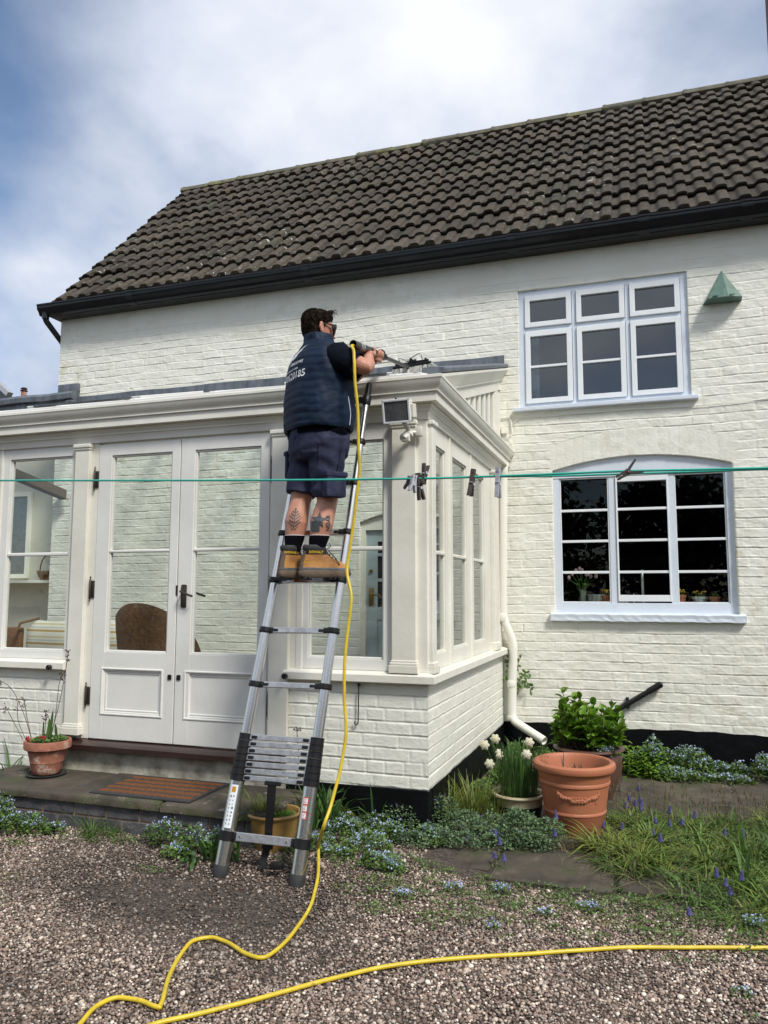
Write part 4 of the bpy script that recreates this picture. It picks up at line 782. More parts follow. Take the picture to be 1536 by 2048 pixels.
mb = MB(); mb.tube([(-4.12, 1.12, .6), (-4.14, 1.1, 1.1), (-4.1, 1.16, 1.28), (-4.02, 1.3, 1.32)], .012, 8); mb.box(-4.62, -4.14, 1.2, 1.26, .7, 1.24, .02); build(mb, 'arm', M['wicker'], so_, smooth=True)
bk = thing('basket', 'small handled wicker basket on the shelf behind the left window', 'basket', (-5.33, 2.80, 1.692))
mb = MB(); mb.lathe((-5.33, 2.80, 1.692), [(.005, .0), (.06, .0), (.09, .04), (.11, .10), (.105, .11), (.09, .06), (.05, .02)], 20); build(mb, 'bowl', M['wicker'], bk, smooth=True)
mb = MB(); mb.tube([(-5.33+.10*math.cos(a), 2.80, 1.79+.19*math.sin(a)) for a in np.linspace(0, math.pi, 14)], .008, 8); build(mb, 'handle', M['wicker'], bk, smooth=True)
# kitchen sill
kz = LW[2]+.05+.10; kz = LW[2]+.066
vp = at(1166, 1205, Y=D+.24); vs = thing('tulip_vase', 'pale pink tulips in a glass vase behind the kitchen window', 'flower vase', (vp.x, D+.24, kz))
M['vase'] = mat('greenish_vase_glass', (.16, .22, .16), .15, spec=.8)
mb = MB(); mb.lathe((vp.x, D+.24, kz), [(.005, 0), (.028, .0), (.03, .02), (.026, .08), (.035, .14), (.031, .14), (.022, .08)], 18); build(mb, 'vase', M['vase'], vs, smooth=True)
mbs, mbl, mbf = MB(), MB(), MB()
for i in range(9):
    tx = vp.x+(-.105+.027*i)+random.uniform(-.01, .01); tz = kz+.30+random.uniform(-.03, .035)-.10*abs(i-4)/6; base = Vector((vp.x+random.uniform(-.01, .01), D+.24, kz+.10)); tip = Vector((tx, D+.22+random.uniform(-.03, .03), tz))
    mbs.tube([base, (base+tip)/2+Vector((0, 0, .03)), tip], .003, 5)
    mbf.lathe(tip[:], [(.002, -.008), (.013, .0), (.016, .014), (.012, .030), (.004, .036)], 8)
def ribbon(mb, pts, w, side=None, fold=.25):
    """a leaf blade: pts along it, w(t) half widths"""
    pts = [Vector(p) for p in pts]; n_ = len(pts); V = []; F = []
    for i, p in enumerate(pts):
        t = (pts[min(i+1, n_-1)]-pts[max(i-1, 0)]); sd_ = side if side is not None else t.cross(Vector((0, 0, 1)))
        sd_ = sd_.normalized() if sd_.length > 1e-6 else Vector((1, 0, 0)); nn = t.cross(sd_).normalized(); h = w[i]
        V += [(p-sd_*h)[:], (p+nn*h*fold)[:], (p+sd_*h)[:]]
    for i in range(n_-1):
        a = 3*i; F += [(a, a+1, a+4, a+3), (a+1, a+2, a+5, a+4)]
    mb.add(V, F)
for i in range(7):
    a = random.uniform(0, 6.28); d_ = Vector((math.cos(a), math.sin(a)*.4, 0)); b0 = Vector((vp.x, D+.24, kz+.09))
    ribbon(mbl, [b0, b0+d_*.03+Vector((0, 0, .07)), b0+d_*.08+Vector((0, 0, .11)), b0+d_*.12+Vector((0, 0, .09))], [.006, .014, .012, .002])
build(mbs, 'stems', M['strap'], vs, smooth=True); build(mbl, 'leaves', M['grass'], vs); build(mbf, 'blooms', M['pinkfl'], vs, smooth=True)
def flower_pot_small(px, w, h, m, fl, label, name='flower_pot', cat='flower pot'):
    p_ = at(px, 1205, Y=D+.2); t = thing(name, label, cat, (p_.x, D+.2, kz), 'small pots on the kitchen sill'); mb = MB(); mb.lathe((p_.x, D+.2, kz), [(.003, 0), (w*.72, 0), (w*.9, h*.75), (w, h*.76), (w, h), (w*.88, h), (w*.8, h*.8), (.003, h*.8)], 20); build(mb, 'pot', m, t, smooth=True)
    mb = MB()
    for i in range(26):
        a = random.uniform(0, 6.28); r_ = random.uniform(0, w*1.1); b0 = Vector((p_.x+r_*.5*math.cos(a), D+.2+r_*.5*math.sin(a), kz+h*.8)); tp_ = Vector((p_.x+r_*math.cos(a), D+.2+r_*math.sin(a), kz+h+random.uniform(.01, .035))); ribbon(mb, [b0, (b0+tp_)/2+Vector((0, 0, .008)), tp_], [.003, .008, .002])
    build(mb, 'leaves', M['herb'], t)
    if fl:
        mb = MB()
        for i in range(14):
            a = random.uniform(0, 6.28); r_ = random.uniform(0, w*.9); c = (p_.x+r_*math.cos(a), D+.2+r_*math.sin(a)-.01, kz+h+random.uniform(.02, .045)); mb.ball(c, .009, 1, 1, .6, 7, 5)
        build(mb, 'flowers', fl, t, smooth=True)
    return t
flower_pot_small(1214, .050, .095, M['terra'], M['yellowfl'], 'terracotta pot of yellow flowers beside the striped box')
flower_pot_small(1361, .050, .10, M['terra'], M['yellowfl'], 'terracotta pot of yellow flowers at the left of the right-hand kitchen pane')
flower_pot_small(1399, .066, .085, M['alu'], M['yellowfl'], 'grey metal pot of yellow flowers between two terracotta pots')
flower_pot_small(1431, .050, .085, M['terra'], None, 'terracotta pot of bare greenery, rightmost on the kitchen sill')
stm = mat('black_white_stripes', (.7, .7, .7), .6); nt = stm.node_tree; n, l = nt.nodes, nt.links; wv = n.new('ShaderNodeTexWave'); wv.inputs['Scale'].default_value = 28; t = n.new('ShaderNodeTexCoord'); l.new(t.outputs['Object'], wv.inputs[0]); r = n.new('ShaderNodeValToRGB'); r.color_ramp.interpolation = 'CONSTANT'; r.color_ramp.elements[0].color = (.01, .01, .012, 1); r.color_ramp.elements[1].position = .5; r.color_ramp.elements[1].color = (.55, .56, .56, 1); l.new(wv.outputs[0], r.inputs[0]); l.new(r.outputs[0], n['Principled BSDF'].inputs['Base Color'])
a, b2 = at(1175, 1200, Y=D+.28), at(1256, 1200, Y=D+.28); mb = MB(); mb.box(a.x, b2.x, D+.28, D+.38, kz, kz+.10, .004); mb.box(a.x+.008, b2.x-.008, D+.272, D+.281, kz+.008, kz+.092, .002); tag(build(mb, 'striped_box', stm, loc=(a.x, D+.3, kz)), 'black and white striped box beside the tulips', 'box')
p_ = at(1286, 1200, Y=D+.34); tpz = thing('kitchen_tap', 'tall chrome kitchen tap behind the middle window pane', 'tap', (p_.x, D+.34, kz))
mb = MB(); mb.tube(pipe_path([(p_.x, D+.34, kz), (p_.x, D+.34, kz+.31), (p_.x, D+.5, kz+.31), (p_.x, D+.5, kz+.24)], 6, .08), .013, 12); mb.lathe((p_.x, D+.34, kz), [(.025, 0), (.025, .02), (.014, .03)], 14); build(mb, 'spout', M['alu'], tpz, smooth=True)
mb = MB(); mb.tube([(p_.x, D+.34, kz+.05), (p_.x-.05, D+.32, kz+.06)], .006, 8); build(mb, 'lever', M['alu'], tpz, smooth=True)
mb = MB(); a = at(1270, 1192, Y=D+.2); mb.box(a.x-.012, a.x+.085, D+.16, D+.22, kz+.005, kz+.018, .003); mb.box(a.x-.012, a.x-.006, D+.18, D+.2, kz+.01, kz+.11, .001); tag(build(mb, 'soap_dish', M['sticker'], loc=(a.x, D+.2, kz)), 'white soap dish with an upright rod on the kitchen sill', 'dish')
mb = MB(); mb.box(a.x+.09, a.x+.27, D+.26, D+.36, kz, kz+.022, .006); tag(build(mb, 'tray', M['offwhite'], loc=(a.x+.2, D+.3, kz)), 'low pale tray right of the tap', 'tray')
# ------------------------------------------------------------------ floodlight
fl = thing('floodlight', 'old white halogen floodlight with a sensor under the conservatory corner', 'floodlight', (-.12, -.1, 2.55))
fc = Vector((-.118, -.19, 2.605)); fn = Vector((-.05, -1, -.22)).normalized(); fx = Vector((1, -.05, 0)).normalized(); fz = fx.cross(fn)*-1
if fz.z < 0: fz = -fz
mb = MB(); mb.obox(fc, fx, -fn, fz, .082, .035, .066, .012); mb.obox(fc+Vector((.088, .01, 0)), fx, -fn, fz, .01, .03, .04, .004); build(mb, 'body', M['offwhite'], fl)
mb = MB(); mb.obox(fc+fn*.036, fx, -fn, fz, .074, .002, .058, .001); build(mb, 'reflector', M['floodglass'], fl)
mb = MB()
for s in (-1, 1): mb.obox(fc+fn*.038+fx*s*.079, fx, -fn, fz, .006, .005, .069, .002); mb.obox(fc+fn*.038+fz*s*.063, fx, -fn, fz, .085, .005, .006, .002)
build(mb, 'rim', M['sash'], fl)
mb = MB(); mb.tube([fc+fz*.066+fx*-.01, fc+fz*.08+fx*-.01], .006, 8); build(mb, 'screw', M['blackpl'], fl)
mb = MB(); mb.tube([fc-fz*.06+Vector((.02, .03, 0)), Vector((-.08, -.075, 2.50)), Vector((-.04, -.045, 2.505))], .014, 10); mb.obox(Vector((-.035, -.045, 2.51)), (1, 0, 0), (0, 1, 0), (0, 0, 1), .02, .02, .03, .004); build(mb, 'bracket', M['offwhite'], fl, smooth=True)
mb = MB(); mb.tube([(-.085, -.10, 2.485), (-.085, -.115, 2.47)], .03, 14); mb.tube([(-.085, -.10, 2.49), (-.095, -.15, 2.455), (-.097, -.16, 2.445)], [.02, .028, .022], 14)
for k in range(6): mb.box(-.107+.008*k, -.104+.008*k, -.165, -.13, 2.435, 2.46)
build(mb, 'sensor', M['offwhite'], fl, smooth=True)
# casement hook hanging from the sill
hk = thing('window_hook', 'thin black iron hook hanging under the conservatory sill', 'hook', (-.42, -.02, 1.02))
mb = MB(); mb.tube([(-.42, -.02, 1.028), (-.42, -.02, 1.01), (-.422, -.02, .80), (-.424, -.02, .785), (-.434, -.02, .776), (-.444, -.02, .783), (-.444, -.02, .795)], .004, 8); build(mb, 'rod', M['iron'], hk, smooth=True)
mb = MB(); mb.tube([(-.42, -.004, 1.005), (-.42, -.025, 1.005)], .006, 8); mb.tube([(-.432, -.02, 1.012), (-.408, -.02, 1.012)], .004, 6); build(mb, 'eye', M['iron'], hk, smooth=True)
# ------------------------------------------------------------------ step and doormat
st = thing('door_step', 'flagstone door step on blue brick in front of the glazed doors', 'step', (-1.7, -.3, .2))
SZ = .372
for k, (x0, x1) in enumerate(((-2.95, -2.12), (-2.115, -1.42), (-1.415, -.74))):
    mb = MB(); slab(mb, x0, x1, -.545, -.002, SZ-.045, SZ+(-.003, .002, 0)[k], 50+k, .010); build(mb, 'slab', M['stone'], st, smooth=True, angle=50)
mb = MB(); mb.box(-2.9, -.78, -.515, -.03, .10, SZ-.04); build(mb, 'core', M['mortar'], st)
mb = MB()
for row, (z0, z1) in enumerate(((.095, .16), (.170, .245), (.255, .325))):
    x = -2.92+(.11 if row % 2 else 0)
    while x < -.85: mb.box(x, min(x+.215, -.775), -.522+random.uniform(-.002, .002), -.40, z0, z1, .004); x += .227
for row, (z0, z1) in enumerate(((.095, .16), (.170, .245), (.255, .325))): mb.box(-.785, -.772, -.50, -.29, z0, z1, .004); mb.box(-.785, -.772, -.28, -.06, z0, z1, .004)
build(mb, 'brickwork', M['bluebrick'], st)
mt = thing('doormat', 'brown ribbed coir doormat with black rubber edge on the step', 'doormat', (-1.52, -.25, SZ))
mc = [at(213, 1577, Z=SZ+.005), at(422, 1596, Z=SZ+.005), at(468, 1556, Z=SZ+.005), at(295, 1540, Z=SZ+.005)]
x0, x1, y0, y1 = (mc[0].x+mc[3].x)/2, (mc[1].x+mc[2].x)/2, -.50, -.045
mb = MB(); mb.box(x0, x1, y0, y1, SZ+.001, SZ+.012, .004); build(mb, 'base', M['rubber'], mt)
for k in range(5):
    ya = y0+.035+k*(y1-y0-.05)/5; yb = ya+(y1-y0-.05)/5-.026
    nx_ = 130; ny_ = 9; xs_ = np.linspace(x0+.02, x1-.02, nx_); tt = np.linspace(0, 1, ny_); X, T = np.meshgrid(xs_, tt); Zm = SZ+.008+.009*np.sin(T*math.pi)**.6+.004*rng.random(X.shape)*(T > .05)*(T < .95)
    Zm = SZ+.012+(Zm-SZ-.012)*np.clip(np.minimum(X-x0-.02, x1-.02-X)/.012, 0, 1)**.5; V = np.stack([X+.002*rng.random(X.shape), ya+(yb-ya)*T+.003*rng.random(X.shape), Zm], -1).reshape(-1, 3); idx = np.arange(nx_*ny_).reshape(ny_, nx_); F = np.stack([idx[:-1, :-1], idx[:-1, 1:], idx[1:, 1:], idx[1:, :-1]], -1).reshape(-1, 4)
    raw(V, F, 'bristle_strip', M['coir'], mt)
# ------------------------------------------------------------------ ladder
RA = at(593, 1770, Z=.135); RB = at(735, 790, Y=-.17); LA = at(440, 1750, Z=.135); LLn = (RB-RA).length; ld = (RB-RA).normalized()
LB = LA+ld*LLn+Vector((.045, 0, 0))*(LLn/1.55)*.55; ldl = (LB-LA).normalized()
def pR(t): return RA+ld*t
def pL(t): return LA+ldl*t
lad = thing('telescopic_ladder', 'silver telescopic ladder with black collars leaning on the conservatory gutter', 'ladder', ((RA+LA)/2)[:])
joints = [.682, .957, 1.253, 1.536, 1.813, 2.109, 2.366, 2.64]; rads = [.0275, .0258, .024, .0222, .0204, .0186, .0168]
for P_, nm in ((pR, 'r'), (pL, 'l')):
    mb = MB(); mb.tube([P_(.03), P_(.455)], .0375, 24)
    for i in range(7): mb.tube([P_(joints[i]-.02), P_(joints[i+1])], rads[i], 20)
    build(mb, 'stile', M['steel'], lad, smooth=True)
    mb = MB(); d_ = ld; mb.tube([P_(-.012), P_(.0), P_(.045), P_(.05)], [.036, .0405, .0405, .038], 20); build(mb, 'foot', M['rubber'], lad, smooth=True)
across = (RA-LA).normalized(); nrm = ld.cross(across).normalized()
def rung(t, dpt=.034, tilt=0, mats=M['alu'], r=.03, clip=True):
    a, b2 = pL(t), pR(t); c = (a+b2)/2; L_ = (b2-a).length/2
    mb = MB(); mb.obox(c, (b2-a), ld, nrm, L_-r*.8, dpt/2, .014, .003); ru = build(mb, 'rung', mats, lad)
    return ru
a, b2 = pL(.187), pR(.187); rung(.187, .042)
for P_, s in ((pL, 1), (pR, -1)):
    mb = MB(); mb.tube([P_(.187-.024), P_(.187+.024)], .0405, 20); mb.obox(P_(.187)+across*s*.045, across, ld, nrm, .012, .02, .017, .003); build(mb, 'band', M['blackpl'], lad, smooth=True, angle=30)
mb = MB()
for s in (.13, -.13): c = (pL(.187)+pR(.187))/2+across*s; mb.tube([c-nrm*.013, c-nrm*.018], .006, 8); mb.tube([c+nrm*.013, c+nrm*.018], .006, 8)
build(mb, 'rivet', M['steel'], lad)
for k in range(7):
    t = .472+.0342*k; ru = rung(t, .028, clip=True)
    for P_, s in ((pL, 1), (pR, -1)):
        mb = MB(); rr = .0405-.0009*k; mb.tube([P_(t-.0165), P_(t-.0155), P_(t+.0130), P_(t+.0145)], [rr, rr, rr, rr-.002], 20); mb.tube([P_(t+.0145), P_(t+.0172)], rr+.0025, 20); build(mb, 'collar', M['blackpl'], lad, smooth=True, angle=30)
        mb = MB(); c = P_(t)+across*s*(.058); mb.obox(c, across, ld, nrm, .017, .008, .019, .004); build(mb, 'clip', M['blackpl'], ru)
for i, t in enumerate(joints[1:-1]):
    ru = rung(t-.004, .030, mats=M['alu'])
    for P_, s in ((pL, 1), (pR, -1)):
        rr = rads[i]+.009; mb = MB(); mb.tube([P_(t-.019), P_(t-.016), P_(t+.010), P_(t+.012)], [rr-.002, rr, rr, rr-.003], 18); mb.tube([P_(t-.012), P_(t-.008)], rr+.003, 18)
        mb.obox(P_(t-.004)+across*s*(rr+.006), across, ld, nrm, .012, .015, .018, .004); build(mb, 'collar', M['blackpl'], lad, smooth=True, angle=30)
        mb = MB(); mb.obox(P_(t-.004)+across*s*(rr+.032), across, ld, nrm, .015, .008, .0175, .004); build(mb, 'clip', M['blackpl'], ru)
    if i in (2, 3):
        mb = MB(); c = (pL(t-.004)+pR(t-.004))/2; mb.obox(c-across*.03, across, ld, nrm, .045, .012, .0152, .001); build(mb, 'label', M['copperrung'], ru)
        mb = MB(); mb.obox(c+across*.05, across, ld, nrm, .03, .012, .0152, .001); mb.obox(c-across*.11, across, ld, nrm, .025, .012, .0152, .001); build(mb, 'label', M['sticker'], ru)
for P_ in (pL, pR):
    mb = MB(); mb.tube([P_(2.60), P_(2.61), P_(2.66), P_(2.665)], [.021, .0255, .0255, .022], 16); mb.tube([P_(2.66), P_(2.73), P_(2.745), P_(2.752)], [.019, .018, .016, .008], 16); build(mb, 'top_cap', M['blackpl'], lad, smooth=True)
mb = MB(); a, b2 = pL(2.635), pR(2.635); mb.obox((a+b2)/2, across, ld, nrm, (b2-a).length/2, .014, .014, .003); build(mb, 'top_rung', M['blackpl'], lad)
mb = MB(); a, b2 = pL(2.366), pR(2.366)
# strap
sc0 = (pL(.455)+pR(.455))/2+across*.005; mb.obox(sc0+nrm*-.02, across, ld, nrm, .043, .011, .012, .004); build(mb, 'strap_bar', M['blackpl'], lad)
mb = MB(); s0 = sc0+Vector((0, -.03, 0))
pts = [s0, s0+Vector((.0, -.012, -.10)), s0+Vector((-.01, -.01, -.22)), s0+Vector((-.02, .01, -.30)), s0+Vector((-.045, .012, -.36)), s0+Vector((-.03, -.03, -.405)), s0+Vector((.02, -.05, -.395)), s0+Vector((.05, -.05, -.385))]
pts = [Vector((p.x, p.y, max(p.z, float(gz(p.x, p.y))+.012))) for p in pts]; pts = pipe_path(pts, 4, .05)
wv_ = [.024-.008*(i/(len(pts)-1)) for i in range(len(pts))]; V = []; F = []
for i, p_ in enumerate(pts): V += [(p_-across*wv_[i])[:], (p_+across*wv_[i])[:], (p_+across*wv_[i]+Vector((0, .003, .001)))[:], (p_-across*wv_[i]+Vector((0, .003, .001)))[:]]
for i in range(len(pts)-1):
    for j in range(4): F.append((4*i+j, 4*i+(j+1) % 4, 4*i+4+(j+1) % 4, 4*i+4+j))
mb.add(V, F); mb.obox(pts[-1]+Vector((.01, 0, .012)), (1, .3, 0), (0, 1, 0), (0, 0, 1), .03, .02, .015, .004); mb.obox(pts[int(len(pts)*.42)], across, ld, nrm, .03, .02, .006, .003); build(mb, 'strap', M['blackpl'], lad, smooth=True)
# stickers wrapped on the two lower stiles
def sticker(P_, t0, t1, a0, a1, m, name, r=.0379, seg=8):
    # angle measured about the stile, 0 = towards camera
    tc_ = (CAM-P_(t0)); tc_ = (tc_-ld*tc_.dot(ld)).normalized(); sd_ = ld.cross(tc_).normalized(); mb = MB(); V = []; F = []
    for i in range(seg+1):
        a = a0+(a1-a0)*i/seg
        for t in (t0, t1): V.append((P_(t)+(tc_*math.cos(a)+sd_*math.sin(a))*r)[:])
    for i in range(seg): F.append((2*i, 2*i+2, 2*i+3, 2*i+1))
    mb.add(V, F); return mb
s1 = build(sticker(pL, .225, .435, -.75, .25, M['sticker'], 's'), 'label', M['sticker'], lad, smooth=True)
mb = sticker(pL, .398, .425, -.55, .0, None, '', .0382, 4); build(mb, 'warning_sign', M['amber'], s1)
mb = MB()
for r_ in range(8):
    for c_ in range(2):
        m2 = sticker(pL, .240+.019*r_, .249+.019*r_+random.uniform(-.003, .003), -.6+c_*.42, -.42+c_*.42+random.uniform(-.1, .05), None, '', .0382, 2); mb.add(np.concatenate(m2.v), m2.f)
build(mb, 'pictograms', M['ink'], s1)
s2 = build(sticker(pR, .300, .405, -.75, .0, M['red'], 's'), 'label', M['red'], lad, smooth=True)
for k in range(3): build(sticker(pR, .305+.034*k, .331+.034*k, -.68, -.12, None, '', .0382, 4), 'text_field', M['sticker'], s2)
mb = MB()
for k in range(3):
    for j in range(3): m2 = sticker(pR, .310+.034*k+.007*j, .3125+.034*k+.007*j, -.6, -.2-.1*(j % 2), None, '', .0385, 3); mb.add(np.concatenate(m2.v), m2.f)
build(mb, 'print', M['red'], s2)
# ------------------------------------------------------------------ the man
man = thing('person', 'man in navy quilted vest, shorts and tan boots on the ladder, holding a cleaning pole', 'person', (-.52, -.47, 1.63))
TH = math.radians(38); pf = Vector((math.sin(TH), math.cos(TH), 0)); prr = Vector((math.cos(TH), -math.sin(TH), 0)); PC = Vector((-.495, -.475, 0))
def PL(a, b, z): return PC+prr*a+pf*b+Vector((0, 0, z))
RZ = 1.634      # rung top
PB = at(706, 688, Y=-.62); PE = at(818, 735, Y=.26); pd = (PE-PB).normalized()      # pole butt and tip
HR = PB+pd*.19; HL = PB+pd*.33
shR = PL(.185, .01, 2.835); shL = PL(-.19, .02, 2.875); elR = at(733, 736, Y=-.585); elL = PL(-.16, .26, 2.80)
body = MB()
def hand(mb, c, palm_dir, fdir=1, r=.019, ax=pd):
    """hand closed round the pole: c on the pole axis, palm_dir = where the palm lies, fingers wrap away from it"""
    pdn = (palm_dir-ax*palm_dir.dot(ax)).normalized(); q = ax.cross(pdn)*fdir
    mb.obox(c+pdn*(r+.014), ax, q, pdn, .040, .036, .014, .012)
    for k, (o, ln, rr) in enumerate(((.033, 2.9, .0095), (.011, 3.3, .0098), (-.011, 3.1, .0094), (-.032, 2.6, .0085))):
        pts = []
        for j in range(9):
            a = -.35+ln*j/8; pts.append(c+ax*(o+.002*math.sin(j))+(pdn*math.cos(a)+q*math.sin(a))*(r+.012-.002*(j/8)))
        mb.tube(pts, [rr*1.1]*3+[rr]*3+[rr*.95, rr*.9, rr*.6], 8)
    pts = []
    for j in range(7):
        a = .35-2.1*j/6; pts.append(c+ax*(.040-.012*j/6)+(pdn*math.cos(a)+q*math.sin(a))*(r+.014))
    mb.tube(pts, [.014, .013, .0115, .011, .0105, .0095, .006], 8)
    return c+pdn*(r+.016)
wR = hand(body, HR, (elR-HR)+Vector((0, 0, -.05)), 1, .021)
wL = hand(body, HL, Vector((-.35, .05, -1)), -1, .018)
body.tube([shR, (shR+elR)/2+Vector((0, 0, .01)), elR+(shR-elR)*.12, elR, elR+(wR-elR)*.12, elR+(wR-elR)*.35, elR+(wR-elR)*.75, wR], [.056, .052, .045, .040, .043, .042, .030, .024], 16)
body.tube([shL, (shL+elL)/2, elL, elL+(wL-elL)*.35, elL+(wL-elL)*.75, wL], [.056, .046, .038, .040, .030, .024], 16)
kneeL, ankL = Vector((-.603, -.475, 2.06)), Vector((-.632, -.515, 1.74)); kneeR, ankR = Vector((-.432, -.495, 2.05)), Vector((-.487, -.525, 1.74))
for hp, kn, an in ((PL(-.09, 0, 2.37), kneeL, ankL), (PL(.09, 0, 2.37), kneeR, ankR)):
    bk_ = Vector((-.0, -.014, 0)); body.tube([hp, (hp+kn)/2, kn+(hp-kn)*.15, kn, kn+(an-kn)*.18+bk_*.5, kn+(an-kn)*.38+bk_, kn+(an-kn)*.6+bk_*.6, kn+(an-kn)*.80, an, an-Vector((0, 0, .06))], [.075, .078, .066, .056, .060, .0645, .053, .036, .031, .03], 18)
body.loft([[PL(a*math.cos(u), b*math.sin(u), z)[:] for u in np.arange(20)*math.pi/10] for z, a, b in ((2.36, .11, .09), (2.45, .13, .10), (2.7, .15, .11), (2.86, .18, .10), (2.92, .10, .08), (2.95, .06, .06))])
HC = Vector((-.512, -.462, 3.050)); hth = math.radians(42); hf = Vector((math.sin(hth), math.cos(hth), -.06)).normalized(); hr = Vector((math.cos(hth), -math.sin(hth), 0)); hu = hr.cross(hf)
def HP(a, b, c): return HC+(hr*a+hf*b+hu*c)*.885
body.tube([PC+Vector((-.01, .0, 2.88)), HP(0, -.025, -.05)], [.062, .055], 18)
def head_ring(z, w, f0, f1):       # half width, back extent, front extent
    return [HP(w*math.cos(u), (f1 if math.sin(u) > 0 else f0)*math.sin(u), z)[:] for u in np.arange(24)*math.pi/12]
body.loft([head_ring(*q) for q in ((-.115, .030, .01, .075), (-.10, .048, .04, .092), (-.07, .060, .070, .094), (-.035, .068, .086, .090), (0, .074, .094, .092), (.04, .075, .098, .094), (.075, .066, .088, .082), (.10, .045, .06, .058), (.112, .012, .02, .015))])
body.tube([HP(0, .088, .012), HP(0, .104, -.018), HP(0, .112, -.030), HP(0, .092, -.038)], [.008, .011, .013, .008], 10)       # nose
body.ball(HP(0, .086, -.062)[:], .018, 1.2, 1.2, .45)                                                                        # lips
for s in (1, -1):
    ec = HP(s*.078, -.005, -.012)
    body.tube([ec+hu*.030, ec+hu*.026-hf*.014+hr*s*.008, ec-hf*.018+hr*s*.010, ec-hu*.022-hf*.008+hr*s*.006, ec-hu*.032+hf*.004], [.006, .008, .008, .008, .006], 8); body.tube([ec+hu*.022, ec-hu*.02], .009, 8)
me = remeshed(body, .0042, 2); me.transform(Matrix.Translation(-Vector(man.location))); me.materials.clear(); me.materials.append(M['skin'])
bo = link('body', me, man); me.polygons.foreach_set('use_smooth', [True]*len(me.polygons))
bvh = BVHTree.FromPolygons([v.co+Vector(man.location) for v in me.vertices], [p.vertices[:] for p in me.polygons])
# hair: shell plus strands
mb = MB(); rings = []
for z, w, f0, f1 in ((-.070, .060, .084, -.045), (-.045, .072, .098, -.020), (-.015, .081, .106, .005), (.02, .084, .110, .045), (.05, .084, .112, .078), (.08, .078, .106, .086), (.105, .062, .084, .074), (.125, .036, .05, .045), (.132, .008, .01, .01)):
    ring = []
    for u in np.arange(36)*math.pi/18:
        s_ = math.sin(u); k_ = 1+.035*math.sin(u*9+z*60)+.02*math.sin(u*17-z*90)
        y = f0*s_*k_ if s_ < 0 else max(f1, .0)*s_*k_ if f1 > 0 else f1*s_*0
        ring.append(HP(w*math.cos(u)*k_, y if f1 > 0 or s_ < 0 else -.0+f1*abs(s_), z)[:])
    rings.append(ring)
mb.loft(rings); hs = MB(); rh = random.Random(44)
def scalp(u, z, lift=1.0):
    zs_ = [-.070, -.045, -.015, .02, .05, .08, .105, .125, .132]; ws = [.060, .072, .081, .084, .084, .078, .062, .036, .008]; fb = [.084, .098, .106, .110, .112, .106, .084, .05, .01]; ff = [0, 0, .005, .045, .078, .086, .074, .045, .01]
    w = float(np.interp(z, zs_, ws)); f0 = float(np.interp(z, zs_, fb)); f1 = float(np.interp(z, zs_, ff)); return HP(w*math.cos(u)*lift, (f0 if math.sin(u) < 0 else f1)*math.sin(u)*lift, z*lift)
for i in range(1500):       # locks combed back and down from the crown
    u = rh.uniform(0, 6.283); z = .128-.20*rh.random()**1.3
    if math.sin(u) > .0 and z < .03+.04*math.sin(u): continue
    L_ = rh.uniform(.025, .055); du = rh.uniform(-.35, .35); w_ = rh.uniform(.0012, .0026); pts = []
    for t in (0, .35, .7, 1): pts.append(scalp(u+du*t, max(-.085, z-L_*t), 1.005+.055*math.sin(t*2.4)+(.03*t if z > .06 else 0)))
    ribbon(hs, pts, [w_, w_*1.1, w_*.8, w_*.1], fold=.6)
for i in range(40):
    b0 = HP(rh.uniform(-.03, .045), rh.uniform(.03, .075), .10); q = rh.uniform(.7, 1.25); hs.tube([b0, b0+Vector((.012, .0, .020))*q, b0+Vector((.030+rh.uniform(-.01, .010), 0, .020+rh.uniform(-.008, .010)))*q, b0+Vector((.038+rh.uniform(-.01, .012), 0, rh.uniform(-.008, .010)))*q], [.0016, .0013, .0009, .0003], 4, cap=False)
build(mb, 'hair', M['hair'], man, smooth=True, angle=80); build(hs, 'hair', M['hair'], man)
mb = MB()
for s in (1, -1):
    mb.obox(HP(s*.036, .102, .010), hr*1+hf*(-.35*s), hf, hu, .034, .003, .024, .005); mb.obox(HP(s*.074, .078, .014), hf, hr, hu, .016, .002, .014, .002); mb.tube([HP(s*.070, .088, .022), HP(s*.083, .03, .020), HP(s*.084, -.008, .010)], .0042, 6)
mb.tube([HP(-.008, .110, .018), HP(.008, .110, .018)], .003, 6); build(mb, 'sunglasses', M['blackpl'], man, smooth=True, angle=40)
